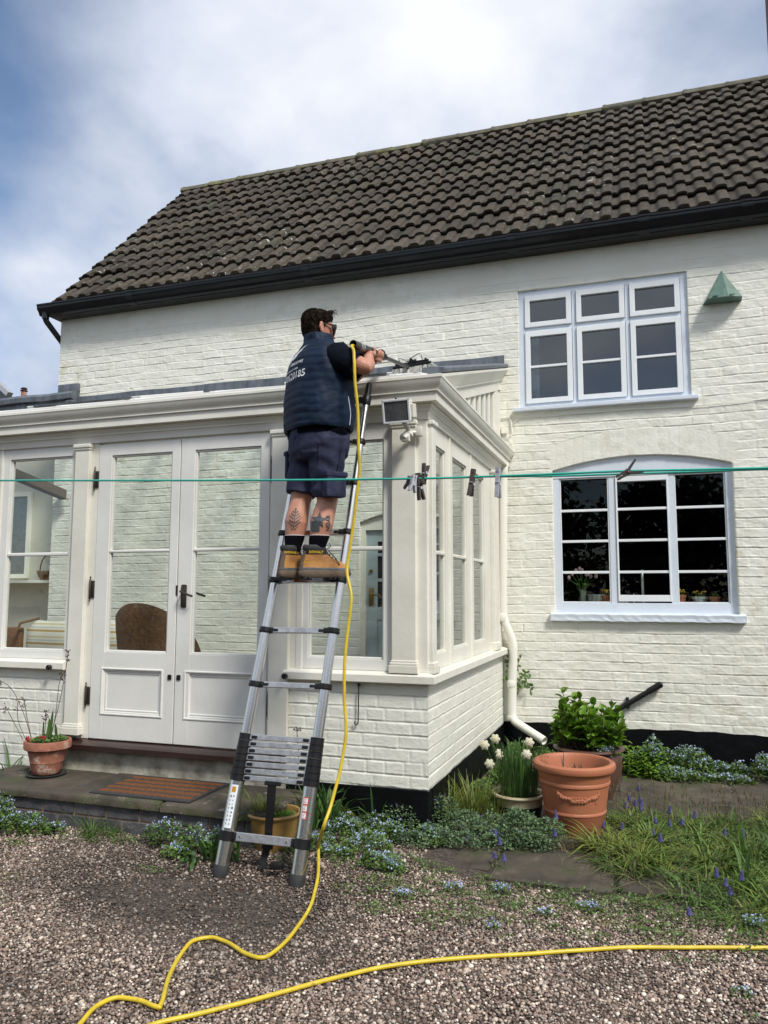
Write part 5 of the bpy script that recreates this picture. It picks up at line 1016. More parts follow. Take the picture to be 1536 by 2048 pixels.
# quilted vest
vr = [(2.445, -.005, .205, .168), (2.46, -.005, .212, .175), (2.55, 0, .214, .180), (2.63, 0, .214, .176), (2.71, 0, .214, .168), (2.79, 0, .214, .158), (2.84, 0, .208, .148), (2.875, .0, .192, .132), (2.905, .0, .165, .112), (2.93, -.002, .130, .096), (2.95, -.005, .098, .084), (2.965, -.008, .084, .078), (2.985, -.010, .080, .076), (3.002, -.012, .076, .072), (3.0, -.012, .068, .064), (2.97, -.01, .066, .062)]
va = np.array(vr); rings = []; zz = []
for i in range(len(vr)-1):
    k = max(1, int(abs(vr[i+1][0]-vr[i][0])/.006))
    for j in range(k): zz.append(va[i]+(va[i+1]-va[i])*j/k)
zz.append(va[-1]); zz = [zz[0]*1.0]+zz
zz[0] = np.array([2.45, -.005, .19, .15])
for q in zz:
    z, sh, a, b = q; ring = []
    for u in np.arange(96)*math.pi/48:
        cu, su = math.cos(u), math.sin(u); ex = .82; xx_ = a*math.copysign(abs(cu)**ex, cu); yy_ = b*math.copysign(abs(su)**ex, su)
        back = su < .35; seam = z-.012*math.cos(u*1+.3)-.008*math.sin(u*3); per = .044 if z < 2.87 else .036; ph = (seam/per) % 1
        qd = .0042*(abs(math.sin(ph*math.pi))**.45) if 2.47 < z < 2.96 else .003
        side = abs(cu) > .88 and z < 2.80
        if side: qd = .004+.002*math.sin(z*40+u*4)
        fold = .0045*mnoise.noise(Vector((u*1.6, z*9+u*2.2, 3)))+.003*mnoise.noise(Vector((u*4, z*30, 9)))+.005*math.sin(z*24+u*3.0+2*math.sin(u*2))*(.4 if z > 2.7 else .8)*(.6 if z < 2.95 else 0)
        s_ = (qd+fold)/max(.05, math.hypot(xx_, yy_)); ring.append(PL(xx_*(1+s_), sh+yy_*(1+s_), z)[:])
    rings.append(ring)
mb = MB(); mb.loft(rings); vest = build(mb, 'vest', M['vest'], man, smooth=True, angle=80)
vb = BVHTree.FromPolygons([v.co+Vector(man.location) for v in vest.data.vertices], [p.vertices[:] for p in vest.data.polygons])
# hem of the T-shirt, sleeves
mb = MB(); mb.loft([[PL((.202+.006*math.sin(u*7))*math.cos(u), (.164+.006*math.sin(u*5))*math.sin(u), z)[:] for u in np.arange(48)*math.pi/24] for z in (2.50, 2.455, 2.425, 2.415, 2.45)]); build(mb, 'shirt_hem', M['tee'], man, smooth=True, angle=70)
for sh_, el, s in ((shR, elR, 1), (shL, elL, -1)):
    d_ = (el-sh_); L_ = d_.length; dn = d_.normalized(); a_ = dn.orthogonal().normalized(); b_ = dn.cross(a_); rings = []
    for t, rr in ((-.30, .055), (-.15, .074), (.02, .082), (.22, .082), (.42, .080), (.60, .078), (.72, .077), (.725, .073), (.60, .066)):
        rings.append([(sh_+d_*t+(a_*math.cos(u)+b_*math.sin(u))*(rr*(1+.035*math.sin(u*3+t*14)+.05*math.sin(u*2-t*21)+.10*mnoise.noise(Vector((math.cos(u)*1.6, math.sin(u)*1.6, t*7+s)))))+Vector((0, 0, -.016*max(0, t))))[:] for u in np.arange(28)*math.pi/14])
    mb = MB(); mb.loft(rings); build(mb, 'sleeve', M['tee'], man, smooth=True, angle=80)
# zip of the side pocket, print on the back
def project(name, V, F, origin_, ux, uz, dirn, tree, m, parent, off=.0016):
    mb = MB(); P_ = []
    ok = True
    for v in V:
        p0 = origin_+ux*v[0]+uz*v[1]-dirn*.4; hit = tree.ray_cast(p0, dirn, .8)
        P_.append((hit[0]+hit[1]*off*(1 if hit[1].dot(dirn) < 0 else -1))[:] if hit[0] is not None else None)
    FF_ = [f for f in F if all(P_[i] is not None for i in f)]
    if not FF_: return None
    P_ = [p if p is not None else (origin_)[:] for p in P_]; used = sorted({i for f in FF_ for i in f}); rm = {i: k for k, i in enumerate(used)}
    mb.add([P_[i] for i in used], [tuple(rm[i] for i in f) for f in FF_]); return build(mb, name, m, parent, recalc=False)
bdir = pf*1.0; ux = prr; uz = Vector((0, 0, 1))
for txt, size_, z, bold in (('07770620185', .058, 2.742, .0010), ('QUALITY  WINDOWS', .026, 2.815, .0003), ('window cleaning & gutters', .0165, 2.785, .0006)):
    V, F = text_mesh(txt, size_, bold)
    project('print', V, F, PL(-.045, 0, z)+Vector((0, 0, 0)), ux, uz, bdir, vb, M['whiteink'], vest)
wing = [[(0, 0), (.012, .045), (.02, .06), (.022, .0)], [(.028, .0), (.034, .058), (.052, .066), (.05, .052), (.04, .048), (.038, .0)], [(.05, .02), (.06, .07), (.13, .11), (.10, .075), (.115, .078), (.09, .055), (.10, .055), (.075, .035), (.085, .034), (.062, .01)], [(-.01, .0), (-.016, .045), (-.05, .07), (-.04, .04), (-.03, .0)]]
V = []; F = []
for w_ in wing: F.append(tuple(range(len(V), len(V)+len(w_)))); V += [(x*1.0, y*.85) for x, y in w_]
def tri(V, F):
    bm = bmesh.new(); vs_ = [bm.verts.new((v[0], v[1], 0)) for v in V]; [bm.faces.new([vs_[i] for i in f]) for f in F]; bmesh.ops.triangulate(bm, faces=bm.faces[:]); bmesh.ops.subdivide_edges(bm, edges=bm.edges[:], cuts=5); bm.verts.index_update(); r_ = [v.co.copy() for v in bm.verts], [tuple(v.index for v in f.verts) for f in bm.faces]; bm.free(); return r_
V, F = tri(V, F); project('emblem', V, F, PL(-.085, 0, 2.832), ux, uz, bdir, vb, M['whiteink'], vest)
mb = MB(); cdir = (at(695, 820, Y=-.5)-CAM).normalized()
zp_ = [(696, 793), (698, 805), (700, 818), (701, 830), (700, 842), (699, 850)]; pts = []
for x, y in zp_:
    h_ = vb.ray_cast(CAM, ray(x, y).normalized(), 9)
    if h_[0] is not None: pts.append(h_[0]+h_[1]*.001)
if len(pts) > 2: mb.tube(pts, .0022, 6); build(mb, 'zip', M['sticker'], vest, smooth=True)
# shorts
smb = MB()
smb.loft([[PL(a*math.cos(u), .0+b*math.sin(u), z)[:] for u in np.arange(32)*math.pi/16] for z, a, b in ((2.51, .185, .150), (2.48, .194, .158), (2.42, .196, .165), (2.36, .195, .165), (2.31, .185, .155), (2.28, .15, .13))])
for hp, kn, s in ((PL(-.095, 0, 2.40), kneeL, -1), (PL(.095, -.005, 2.40), kneeR, 1)):
    e_ = kn+Vector((0, 0, .035 if s < 0 else .025)); smb.tube([hp, hp+(e_-hp)*.3, hp+(e_-hp)*.6, hp+(e_-hp)*.9, e_], [.112, .104, .093, .086, .084], 24)
me = remeshed(smb, .007, 3)
for v in me.vertices:
    n_ = v.normal; v.co += n_*(.006*mnoise.noise(v.co*14)+.004*math.sin(v.co.z*70+6*mnoise.noise(v.co*6))*max(0, min(1, (2.42-v.co.z)*5)))
me.transform(Matrix.Translation(-Vector(man.location))); me.materials.clear(); me.materials.append(M['shorts']); me.polygons.foreach_set('use_smooth', [True]*len(me.polygons)); shorts = link('shorts', me, man)
sb = BVHTree.FromPolygons([v.co+Vector(man.location) for v in me.vertices], [p.vertices[:] for p in me.polygons])
for c, w_, h_, lab in ((kneeR+prr*.094+pf*-.01+Vector((0, 0, .075)), .050, .060, 'cargo_pocket'), (PL(-.19, -.05, 2.27), .028, .07, 'cargo_pocket')):
    mb = MB(); mb.obox(c, pf, prr, (0, 0, 1), .062, w_ if lab != 'cargo_pocket' else w_*.62, h_, .012); mb.obox(c+Vector((0, 0, h_+.004)), pf, prr, (0, 0, 1), .066, (w_*.62)+.005, .014, .005)
    build(mb, lab, M['shorts'], shorts, smooth=True)
mb = MB()     # seams
for path in ([(637, 872), (636, 900), (634, 930), (627, 965)], [(683, 872), (681, 900), (676, 930), (672, 950)], [(592, 872), (586, 890), (576, 895)]):
    pts = []
    for x, y in path:
        h_ = sb.ray_cast(CAM, ray(x, y).normalized(), 9)
        if h_[0] is not None: pts.append(h_[0]+h_[1]*.0005)
    if len(pts) > 1: mb.tube(pts, .0016, 5)
if mb.v: build(mb, 'seam', M['tee'], shorts, smooth=True)
# socks and boots
def foot(an, heel, toe, side):
    fd = (toe-heel); fd.z = 0; fd.normalize(); fr_ = Vector((fd.y, -fd.x, 0)); base = Vector((heel.x, heel.y, RZ))
    mb = MB(); rings = []
    kn = kneeL if side < 0 else kneeR
    for t, rr in ((.60, .0555), (.61, .0565), (.66, .054), (.72, .051), (.80, .048), (.86, .044), (.92, .038), (1.0, .032)):
        c = kn+(an-kn)*t+Vector((0, -.006, 0)); rings.append([(c+Vector((math.cos(u)*rr, math.sin(u)*rr, 0))*(1+.035*math.sin(t*60+math.sin(u*2)))).to_tuple() for u in np.arange(22)*math.pi/11])
    mb.loft(rings); so__ = build(mb, 'sock', M['sock'], man, smooth=True, angle=80)
    mb = MB(); mb.loft([[(kn+(an-kn)*t+Vector((0, -.006, 0))+Vector((math.cos(u)*.0572, math.sin(u)*.0572, 0))).to_tuple() for u in np.arange(22)*math.pi/11] for t in (.598, .606)]); build(mb, 'sock_band', M['whiteink'], so__, smooth=True)
    def ring(z, u0, u1, w, bulge=0):
        r_ = []
        for k in range(28):
            a = k*2*math.pi/28; c = math.cos(a); s = math.sin(a); uu_ = (u0+u1)/2+(u1-u0)/2*c; q_ = min(1, max(0, (z-.08)/.05)); ww = w*((.82+.18*c)*(1-q_)+q_)*math.copysign(abs(s)**(.8+.1*q_), s)
            if c > .2: ww *= 1-.12*(c-.2)*(1-q_)
            r_.append((base+fd*uu_+fr_*ww+Vector((0, 0, z)))[:])
        return r_
    mb = MB(); mb.loft([ring(.026, -.066, .222, .053), ring(.045, -.067, .226, .055), ring(.062, -.064, .220, .052), ring(.078, -.060, .198, .049), ring(.092, -.056, .163, .046), ring(.105, -.052, .130, .043), ring(.122, -.047, .104, .041), ring(.14, -.042, .088, .041), ring(.152, -.041, .082, .042), ring(.160, -.038, .078, .040)])
    b_ = build(mb, 'boot', M['boot'], man, smooth=True, angle=70)
    def part_ring(z, u0, u1, w, lo, hi):
        r_ = ring(z, u0, u1, w); return [r_[k] for k in range(28) if lo <= math.cos(k*2*math.pi/28) <= hi]
    hc_ = [part_ring(z, u0, u1, w, -1.1, -.80) for z, u0, u1, w in ((.028, -.0690, .226, .0550), (.05, -.0690, .228, .0565), (.075, -.0635, .20, .051), (.10, -.0560, .14, .0462), (.125, -.048, .10, .0425), (.150, -.0430, .084, .0432))]
    mb = MB(); mb.loft(hc_, cap=False, closed=False); build(mb, 'heel_counter', M['sole'], b_, smooth=True, angle=70)
    mb = MB(); mb.loft([ring(.126, -.0475, .1015, .0428), ring(.150, -.0430, .085, .0440)], cap=False); build(mb, 'ankle_band', M['blackpl'], b_, smooth=True)
    mb = MB(); mb.loft([ring(.040, -.066, .232, .0555), ring(.048, -.0700, .231, .0572), ring(.054, -.068, .226, .0555)], cap=False); build(mb, 'welt', M['floodglass'], b_, smooth=True)
    mb = MB(); mb.loft([ring(.0, -.060, .195, .050), ring(.006, -.070, .222, .057), ring(.022, -.074, .236, .060), ring(.036, -.071, .233, .058), ring(.041, -.066, .228, .055)])
    build(mb, 'sole', M['sole'], b_, smooth=True, angle=40)
    mb = MB()
    for uu_ in (-.045, -.02, .10, .125, .15, .175, .20): mb.obox(base+fd*uu_+Vector((0, 0, -.004)), fd, fr_, (0, 0, 1), .008, .044, .006, .002)
    for uu_ in (-.045, -.02): mb.obox(base+fd*uu_+Vector((0, 0, -.007)), fd, fr_, (0, 0, 1), .010, .042, .008, .002)
    build(mb, 'tread', M['blackpl'], b_)
    mb = MB(); mb.loft([ring(.148, -.0455, .084, .0445), ring(.158, -.048, .086, .048), ring(.168, -.048, .082, .048), ring(.177, -.043, .074, .043), ring(.172, -.036, .066, .036)]); build(mb, 'collar', M['rubber'], b_, smooth=True, angle=70)
    bt = BVHTree.FromPolygons([v.co+Vector(man.location) for v in b_.data.vertices], [p.vertices[:] for p in b_.data.polygons])
    # laces, maker's patch
    mb = MB()
    for k, (uu_, z) in enumerate(((.148, .100), (.128, .110), (.110, .122), (.096, .134), (.088, .147))): mb.tube([base+fd*(uu_-.012)+fr_*.026+Vector((0, 0, z)), base+fd*(uu_+.001)+fr_*.0+Vector((0, 0, z+.004)), base+fd*(uu_-.012)-fr_*.026+Vector((0, 0, z))], .003, 6)
    mb.tube([base+fd*.085+fr_*.02+Vector((0, 0, .155)), base+fd*.10+fr_*.035+Vector((0, 0, .172)), base+fd*.088+fr_*.045+Vector((0, 0, .185))], .0025, 6); mb.tube([base+fd*.086+fr_*.03+Vector((0, 0, .15)), base+fd*.12+fr_*.045+Vector((0, 0, .11)), base+fd*.15+fr_*.044+Vector((0, 0, .07))], .0028, 6)
    build(mb, 'laces', M['blackpl'], b_, smooth=True)
    tod = (base+Vector((0, 0, .15))-CAM); tod.z = 0; tod.normalize(); sdv = Vector((tod.y, -tod.x, 0))
    nrm_dir = tod
    gridV = [(-.036+.072*i/8, -.0105+.021*j/2) for j in range(3) for i in range(9)]; gridF = [(j*9+i, j*9+i+1, j*9+i+10, j*9+i+9) for j in range(2) for i in range(8)]
    o_ = base+fd*.028+Vector((0, 0, .137))
    V, F = text_mesh('DEWALT', .0185, .0009); project('print', V, F, o_, sdv, Vector((0, 0, 1)), nrm_dir, bt, M['yellowfl'], b_, .0035)
    hb = -fd; mb = MB()
    for k in range(3):
        GV = [(-.016, -.0015), (.016, -.0015), (.016, .0015), (-.016, .0015)]
        project('stitch', GV, [(0, 1, 2, 3)], base+fd*-.035+Vector((0, 0, .078+.009*k)), sdv, Vector((0, 0, 1)), nrm_dir, bt, M['yellowfl'], b_, .003)
foot(ankL, Vector((-.640, -.545, 0)), Vector((-.585, -.33, 0)), -1); foot(ankR, Vector((-.500, -.550, 0)), Vector((-.335, -.385, 0)), 1)
# tattoos
def in_poly(x, y, P_):
    c = False
    for i in range(len(P_)):
        (x1, y1), (x2, y2) = P_[i], P_[i-1]
        if (y1 > y) != (y2 > y) and x < (x2-x1)*(y-y1)/(y2-y1)+x1: c = not c
    return c
def gridded(fn, x0, x1, y0, y1, st_=.002):
    nx_, ny_ = int((x1-x0)/st_), int((y1-y0)/st_); V = [(x0+i*st_, y0+j*st_) for j in range(ny_+1) for i in range(nx_+1)]; F = []
    for j in range(ny_):
        for i in range(nx_):
            if fn(x0+(i+.5)*st_, y0+(j+.5)*st_): a = j*(nx_+1)+i; F.append((a, a+1, a+nx_+2, a+nx_+1))
    return V, F
star = [((.047 if k % 2 == 0 else .020)*math.sin(k*math.pi/5+.12), (.047 if k % 2 == 0 else .020)*math.cos(k*math.pi/5+.12)) for k in range(10)]
cd_ = (Vector((-.46, -.5, 1.9))-CAM); cd_.z = 0; cd_.normalize(); sdx = Vector((cd_.y, -cd_.x, 0))
V, F = gridded(lambda x, y: in_poly(x, y, star) or (-.040 < x < .004 and -.062 < y < -.004), -.052, .052, -.064, .052)
project('tattoo', V, F, at(638, 1043, Y=-.5), sdx, Vector((0, 0, 1)), cd_, bvh, M['tattoo'], bo, .0022)
V, F = text_mesh('NOAR', .030, .0011); V = [Vector((-v.y, v.x, 0)) for v in V]; project('tattoo', V, F, at(656, 1048, Y=-.5), sdx, Vector((0, 0, 1)), cd_, bvh, M['tattoo'], bo, .0022)
def feather(x, y):
    t = (y+.058)/.12
    if not 0 < t < 1: return False
    w_ = .030*math.sin(min(1, t*1.02)*math.pi*.86+.30)*(1+.18*math.sin(t*60)); xx_ = x-.012*t
    if abs(xx_) > w_: return False
    return abs(xx_) < .0022 or (((y*1.0-abs(xx_)*.9)*52) % 1.0 > .55 and abs(xx_) > .005)
V, F = gridded(feather, -.036, .046, -.060, .064, .0018)
project('tattoo', V, F, at(588, 1041, Y=-.5), sdx, Vector((0, 0, 1)), cd_, bvh, M['tattoo'], bo, .0022)
# ------------------------------------------------------------------ cleaning pole and brush
pl_ = thing('cleaning_pole', 'dark telescopic water-fed pole with a brush head on the glass roof', 'pole', PB[:])
mb = MB(); r0 = .0235; a_ = pd.orthogonal().normalized(); b_ = pd.cross(a_)
def pr_(t, r): return [(PB+pd*t+(a_*math.cos(u)+b_*math.sin(u))*r)[:] for u in np.arange(24)*math.pi/12]
mb.loft([pr_(.12, .0185), pr_(0.004, .0195), pr_(0, .0215), pr_(.004, r0), pr_(.25, r0-.001), pr_(.26, .0215)], cap=False); mb.loft([pr_(.12, .0001), pr_(.121, .0186)], cap=False)
build(mb, 'butt_section', M['pole'], pl_, smooth=True, angle=50)
Lp = (PE-PB).length
mb = MB(); mb.tube([PB+pd*.24, PB+pd*.44], .0195, 18); mb.tube([PB+pd*.42, PE], .012, 14); build(mb, 'shaft', M['pole'], pl_, smooth=True)
mb = MB(); mb.tube([PB+pd*.235, PB+pd*.29], .0245, 16); mb.tube([PB+pd*.40, PB+pd*.45], .0225, 16); mb.obox(PB+pd*.425+Vector((0, 0, .03)), pd, a_, b_, .02, .008, .012, .003); build(mb, 'clamp', M['blackpl'], pl_, smooth=True, angle=40)
for k in range(3):
    mb = MB(); mb.tube([PB+pd*(.075+.02*k), PB+pd*(.079+.02*k)], r0+.0006, 24); build(mb, 'ring_mark', M['sticker'], pl_, smooth=True)
bz = rz(PE.y)+.055; bc = Vector((PE.x+.02, PE.y, bz+.03)); bx_ = Vector((1, .15, .12)).normalized(); bn = Vector((0, -slope, 1)).normalized(); by = bn.cross(bx_)
mb = MB(); mb.tube([PE-pd*.03, PE, bc+bn*.03, bc], [.014, .015, .013, .012], 12); mb.tube([PE+Vector((-.025, 0, .02)), PE+Vector((.025, 0, .02))], .009, 10); mb.tube([PE+Vector((0, 0, .0)), PE+Vector((0, 0, .04))], .008, 10); mb.tube([bc+bx_*-.03+bn*.01, bc+bx_*.03+bn*.01], .013, 10); build(mb, 'gooseneck', M['blackpl'], pl_, smooth=True)
mb = MB(); mb.obox(bc-bn*.012, bx_, by, bn, .125, .030, .009, .004); mb.obox(bc+bn*.004, bx_, by, bn, .11, .010, .008, .003)
for s in (-.09, .09): mb.tube([bc+bx_*s, bc+bx_*s+bn*.02], .008, 8)
build(mb, 'brush_head', M['blackpl'], pl_)
mb = MB(); rb = random.Random(3)
for i in range(900):
    s = rb.uniform(-.125, .14); w_ = rb.uniform(-.028, .028); spl = max(0, (abs(s)-.09))*1.1*math.copysign(1, s); b0 = bc+bx_*s*.95+by*w_-bn*.018; mb.tube([b0, b0+bx_*(spl+rb.uniform(-.006, .006))+by*(w_*.5+rb.uniform(-.006, .006))-bn*.045], [.0018, .0012], 3, cap=False)
build(mb, 'bristles', M['bristle'], pl_)
mb = MB(); mb.tube(pipe_path([bc+bx_*-.07+bn*.01, bc+bx_*-.09+bn*.05, PE+Vector((-.02, 0, .05)), PE-pd*.05+Vector((0, 0, .02))], 6, .05), .003, 6); mb.tube(pipe_path([bc+bx_*.07+bn*.01, bc+bx_*.06+bn*.06, PE+Vector((.01, 0, .06)), PE-pd*.04+Vector((0, 0, .02))], 6, .05), .003, 6); build(mb, 'jet_tube', M['floodglass'], pl_, smooth=True)
# ------------------------------------------------------------------ yellow hose
def smooth_path(pts, n=8):
    P = [Vector(p) for p in pts]; P = [P[0]*2-P[1]]+P+[P[-1]*2-P[-2]]; o = []
    for i in range(1, len(P)-2):
        for k in range(n):
            t = k/n; a, b, c, d = P[i-1], P[i], P[i+1], P[i+2]; o.append(.5*((2*b)+(c-a)*t+(2*a-5*b+4*c-d)*t*t+(3*b-a-3*c+d)*t**3))
    o.append(P[-2]); return o
hz = .0135
air = [PB+pd*.11, PB+pd*.03+Vector((0, 0, -.006)), PB-pd*.016+Vector((0, 0, -.014)), at(708, 706, Y=-.672), at(710, 760, Y=-.680), at(716, 850, Y=-.66), at(719, 930, Y=-.64), at(712, 1000, Y=-.63), at(701, 1090, Y=-.62), at(694, 1140, Y=-.63), at(702, 1200, Y=-.66), at(692, 1290, Y=-.68), at(689, 1390, Y=-.70), at(692, 1460, Y=-.72), at(682, 1530, Y=-.75), at(665, 1600, Y=-.80), at(645, 1660, Y=-.86)]
gp_ = [(637, 1715), (634, 1770), (618, 1815), (580, 1870), (545, 1903), (520, 1912), (490, 1903), (450, 1880), (420, 1872), (385, 1880), (355, 1915), (335, 1960), (321, 2006), (314, 2010), (275, 1997), (230, 1992), (190, 2012), (155, 2050), (120, 2110), (110, 2180)]
gr = []
for i, (x, y) in enumerate(gp_):
    lift = .055 if i == 0 else (.02 if i == 1 else 0); q = at(x, y, Z=.125+hz+lift); gr.append(Vector((q.x, q.y, float(gz(q.x, q.y))+hz+.004+lift)))
back = []
for x, y in ((180, 2170), (240, 2090), (300, 2050), (420, 2022), (560, 1985), (680, 1952), (780, 1932), (860, 1921), (960, 1913), (1060, 1907), (1160, 1900), (1250, 1895), (1330, 1894), (1440, 1895), (1536, 1895), (1640, 1897)):
    q = at(x, y, Z=.120+hz); back.append(Vector((q.x, q.y, float(gz(q.x, q.y))+hz+.004)))
loop_pt = [Vector((gr[-1].x+.0, gr[-1].y-.12, .14)), Vector((gr[-1].x+.12, gr[-1].y-.25, .14)), Vector((back[0].x-.02, back[0].y-.16, .14))]
hp_ = smooth_path(air+gr+loop_pt+back, 9)
hp_ = [Vector((p.x+.004*mnoise.noise(Vector((i*.13, 0, 1))), p.y+.006*mnoise.noise(Vector((i*.11, 5, 1))), p.z)) for i, p in enumerate(hp_)]
hs_ = thing('hose', 'yellow water hose hanging from the pole and snaking over the gravel', 'hose', gr[5][:]); mb = MB(); mb.tube(hp_, .0082, 12); build(mb, 'tube', M['hose'], hs_, smooth=True, angle=80)
# ------------------------------------------------------------------ clothes line with pegs
LY = -2.4
lp = [at(x, y, Y=LY) for x, y in ((-400, 962), (0, 961), (300, 961), (600, 960), (840, 957), (945, 954), (1110, 948), (1260, 942), (1536, 936), (1900, 925))]
lp2 = [at(x, y, Y=LY+.02) for x, y in ((945, 953.5), (1110, 952), (1260, 947.5), (1400, 943), (1536, 938.5), (1900, 930))]
cl = thing('clothes_line', 'thin green plastic clothes line stretched across the garden', 'clothes line', lp[4][:])
mb = MB(); mb.tube(smooth_path(lp, 6), .0030, 8); build(mb, 'line', M['cyan'], cl, smooth=True); mb = MB(); mb.tube(smooth_path(lp2, 6), .0026, 8); build(mb, 'line', M['cyan'], cl, smooth=True)
def peg(p0, p1, m, label, spread=.0, yaw=0.0):
    """p0 jaw end, p1 tail end"""
    c = (p0+p1)/2; d_ = (p1-p0); L_ = d_.length; dn = d_.normalized(); t = thing('clothes_peg', label, 'clothes peg', c[:], 'pegs on the clothes line')
    n_ = Vector((math.sin(yaw), -math.cos(yaw), 0)); s_ = dn.cross(n_).normalized(); n_ = s_.cross(dn)
    for sg in (1, -1):
        mb = MB(); rings = []
        for u, h, o in ((0, .0035, .0), (.12, .0045, .0), (.2, .003, .0), (.3, .0045, .0), (.55, .0052, .0), (.8, .0045, .0035+spread*.6), (1.0, .0032, .006+spread)):
            cc = p0+dn*(L_*u)+s_*sg*(.0038+o); w_ = .0052; rings.append([(cc+n_*a+s_*b)[:] for a, b in ((-w_, -h*.7), (w_, -h*.7), (w_, h*.7), (-w_, h*.7))])
        mb.loft(rings); build(mb, 'leg', m, t)
    mb = MB(); mb.tube([c-n_*.0075+dn*.004, c+n_*.0075+dn*.004], .0045, 10); mb.tube([c+s_*.009-n_*.006, c+s_*.009+n_*.006], .0012, 5); mb.tube([c-s_*.009-n_*.006, c-s_*.009+n_*.006], .0012, 5); build(mb, 'spring', M['steel'], t, smooth=True); return t
A = lambda x, y, o=0: at(x, y, Y=LY+o)
peg(A(835, 946), A(843, 1000, .01), M['pegwood'], 'dark grey peg hanging lowest in the bunch', yaw=1.1)
peg(A(846, 968), A(852, 929, .01), M['pegwood'], 'dark peg sticking up from the right of the bunch', yaw=1.2)
peg(A(829, 950, -.01), A(824, 983, -.02), M['pegpale'], 'pale grey peg in the middle of the bunch', yaw=.9)
peg(A(821, 953, .015), A(815, 978, .03), M['pegwood'], 'short leftmost peg of the bunch, seen end on', yaw=.6)
peg(A(947, 938), A(940, 992), M['pegwood'], 'single dark wooden peg hanging between the bunch and the downpipe', yaw=1.4)
peg(A(996, 935), A(996, 995), M['pegpale'], 'single pale lilac-grey peg hanging in front of the downpipe', yaw=1.35)
peg(A(1233, 957), A(1279, 931), M['pegwood'], 'brown peg lying open along the line before the kitchen window', spread=.008, yaw=.1)
# ------------------------------------------------------------------ plants
def blades(mb, c, n_, L, spread, w=.003, droop=.5, up=1.0, zf=None, rs=None, lean=None):
    rs = rs or random
    for i in range(n_):
        a = rs.uniform(0, 6.283); r_ = spread[0]*math.sqrt(rs.random()); b0 = Vector((c[0]+r_*math.cos(a), c[1]+r_*math.sin(a), c[2])); l_ = L*rs.uniform(.55, 1.1); a2 = a+rs.uniform(-.7, .7); d_ = Vector((math.cos(a2), math.sin(a2), 0)); k = spread[1]*rs.uniform(.3, 1.1)
        if lean: d_ = (d_+Vector(lean)).normalized()
        dd = droop*rs.uniform(.4, 1.3); pts = []
        for t in (0, .35, .7, 1.0): pts.append(b0+d_*(l_*k*(t*.5+t*t*.6))+Vector((0, 0, l_*(up*t-dd*t*t*.9))))
        pts = [Vector((p.x, p.y, max(p.z, (zf if zf is not None else c[2])+.004))) for p in pts]; ww = w*rs.uniform(.7, 1.25); ribbon(mb, pts, [ww*.7, ww, ww*.85, ww*.12])
LEAF = (np.array([(-.0, 0, 0), (.35, .25, .06), (.40, .65, .10), (0, 1, .02), (-.40, .65, .10), (-.35, .25, .06), (0, .5, 0)]), np.array([(0, 1, 6), (1, 2, 6), (2, 3, 6), (3, 4, 6), (4, 5, 6), (5, 0, 6)]))
PET = (np.array([(math.cos(a)*(1 if k % 2 == 0 else .5), math.sin(a)*(1 if k % 2 == 0 else .5), .12 if k % 2 == 0 else 0) for k, a in enumerate(np.arange(10)*math.pi/5)]+[(0, 0, -.05)]), np.array([(i, (i+1) % 10, 10) for i in range(10)]))
def leafcloud(c, n_, rad, h, size, seed, low=.0, flat=.5):
    r = np.random.default_rng(seed); a = r.uniform(0, 6.283, n_); q = np.sqrt(r.random(n_)); x = c[0]+rad[0]*q*np.cos(a); y = c[1]+rad[1]*q*np.sin(a)
    bump_ = .55+.9*(vn(x*9, y*9, seed % 9+60)+.5)*.6; z = c[2]+low+(h*bump_*np.sqrt(np.clip(1-q**2.4, .05, 1)))*r.uniform(.12, 1.0, n_)**.6
    pos = np.stack([x, y, z], -1); R = rotm(r.uniform(0, 6.283, n_), r.normal(flat, .5, n_)); s = (size*r.uniform(.6, 1.3, n_))[:, None]*np.ones(3)
    return scatter(LEAF[0], LEAF[1], pos, R, s), pos
def flowers_on(pos, n_, size, lift, seed, zmin=.6):
    r = np.random.default_rng(seed); z = pos[:, 2]; cand = pos[z > np.quantile(z, zmin)]; k = r.choice(len(cand), min(n_, len(cand)), replace=False); p_ = cand[k]
    P_ = np.repeat(p_, 5, 0)+r.normal(0, size*1.5, (len(k)*5, 3))*np.array([1, 1, .6])+np.array([0, 0, lift+.004]); m_ = len(P_)
    R = rotm(r.uniform(0, 6.28, m_), r.normal(.75, .35, m_)); R = np.einsum('ij,njk->nik', np.array([[1, 0, 0], [0, 1, 0], [0, 0, 1]]), R); return scatter(PET[0], PET[1], P_, R, (size*r.uniform(.7, 1.2, m_))[:, None]*np.ones(3))
def herbs(name, label, patches, leaf_m, size, flower_m=None, nfl=0, fsize=.004, seed=1, h=.1, dens=900, kind='stuff', cat='ground cover', group=None, zmin=.55):
    VV_, FF_, FV, FFl = [], [], [], []; o = 0; of = 0
    for k, (x, y, rx, ry, hh) in enumerate(patches):
        n_ = int(dens*rx*ry*40); (V, F), pos = leafcloud((x, y, float(gz(x, y))), n_, (rx, ry), hh, size, seed*50+k)
        VV_.append(V); FF_.append(F+o); o += len(V)
        if flower_m is not None:
            V, F = flowers_on(pos, max(3, int(nfl*rx*ry*40)), fsize, .008, seed*70+k, zmin); FV.append(V); FFl.append(F+of); of += len(V)
    x0, y0 = patches[0][0], patches[0][1]
    if flower_m is None:
        ob = raw(np.concatenate(VV_), np.concatenate(FF_), name, leaf_m, loc=(x0, y0, .15)); return tag(ob, label, cat, group, kind)
    root = thing(name, label, cat, (x0, y0, .15), group)
    if kind: root['kind'] = kind
    raw(np.concatenate(VV_), np.concatenate(FF_), 'leaves', leaf_m, root); raw(np.concatenate(FV), np.concatenate(FFl), 'flowers', flower_m, root); return root
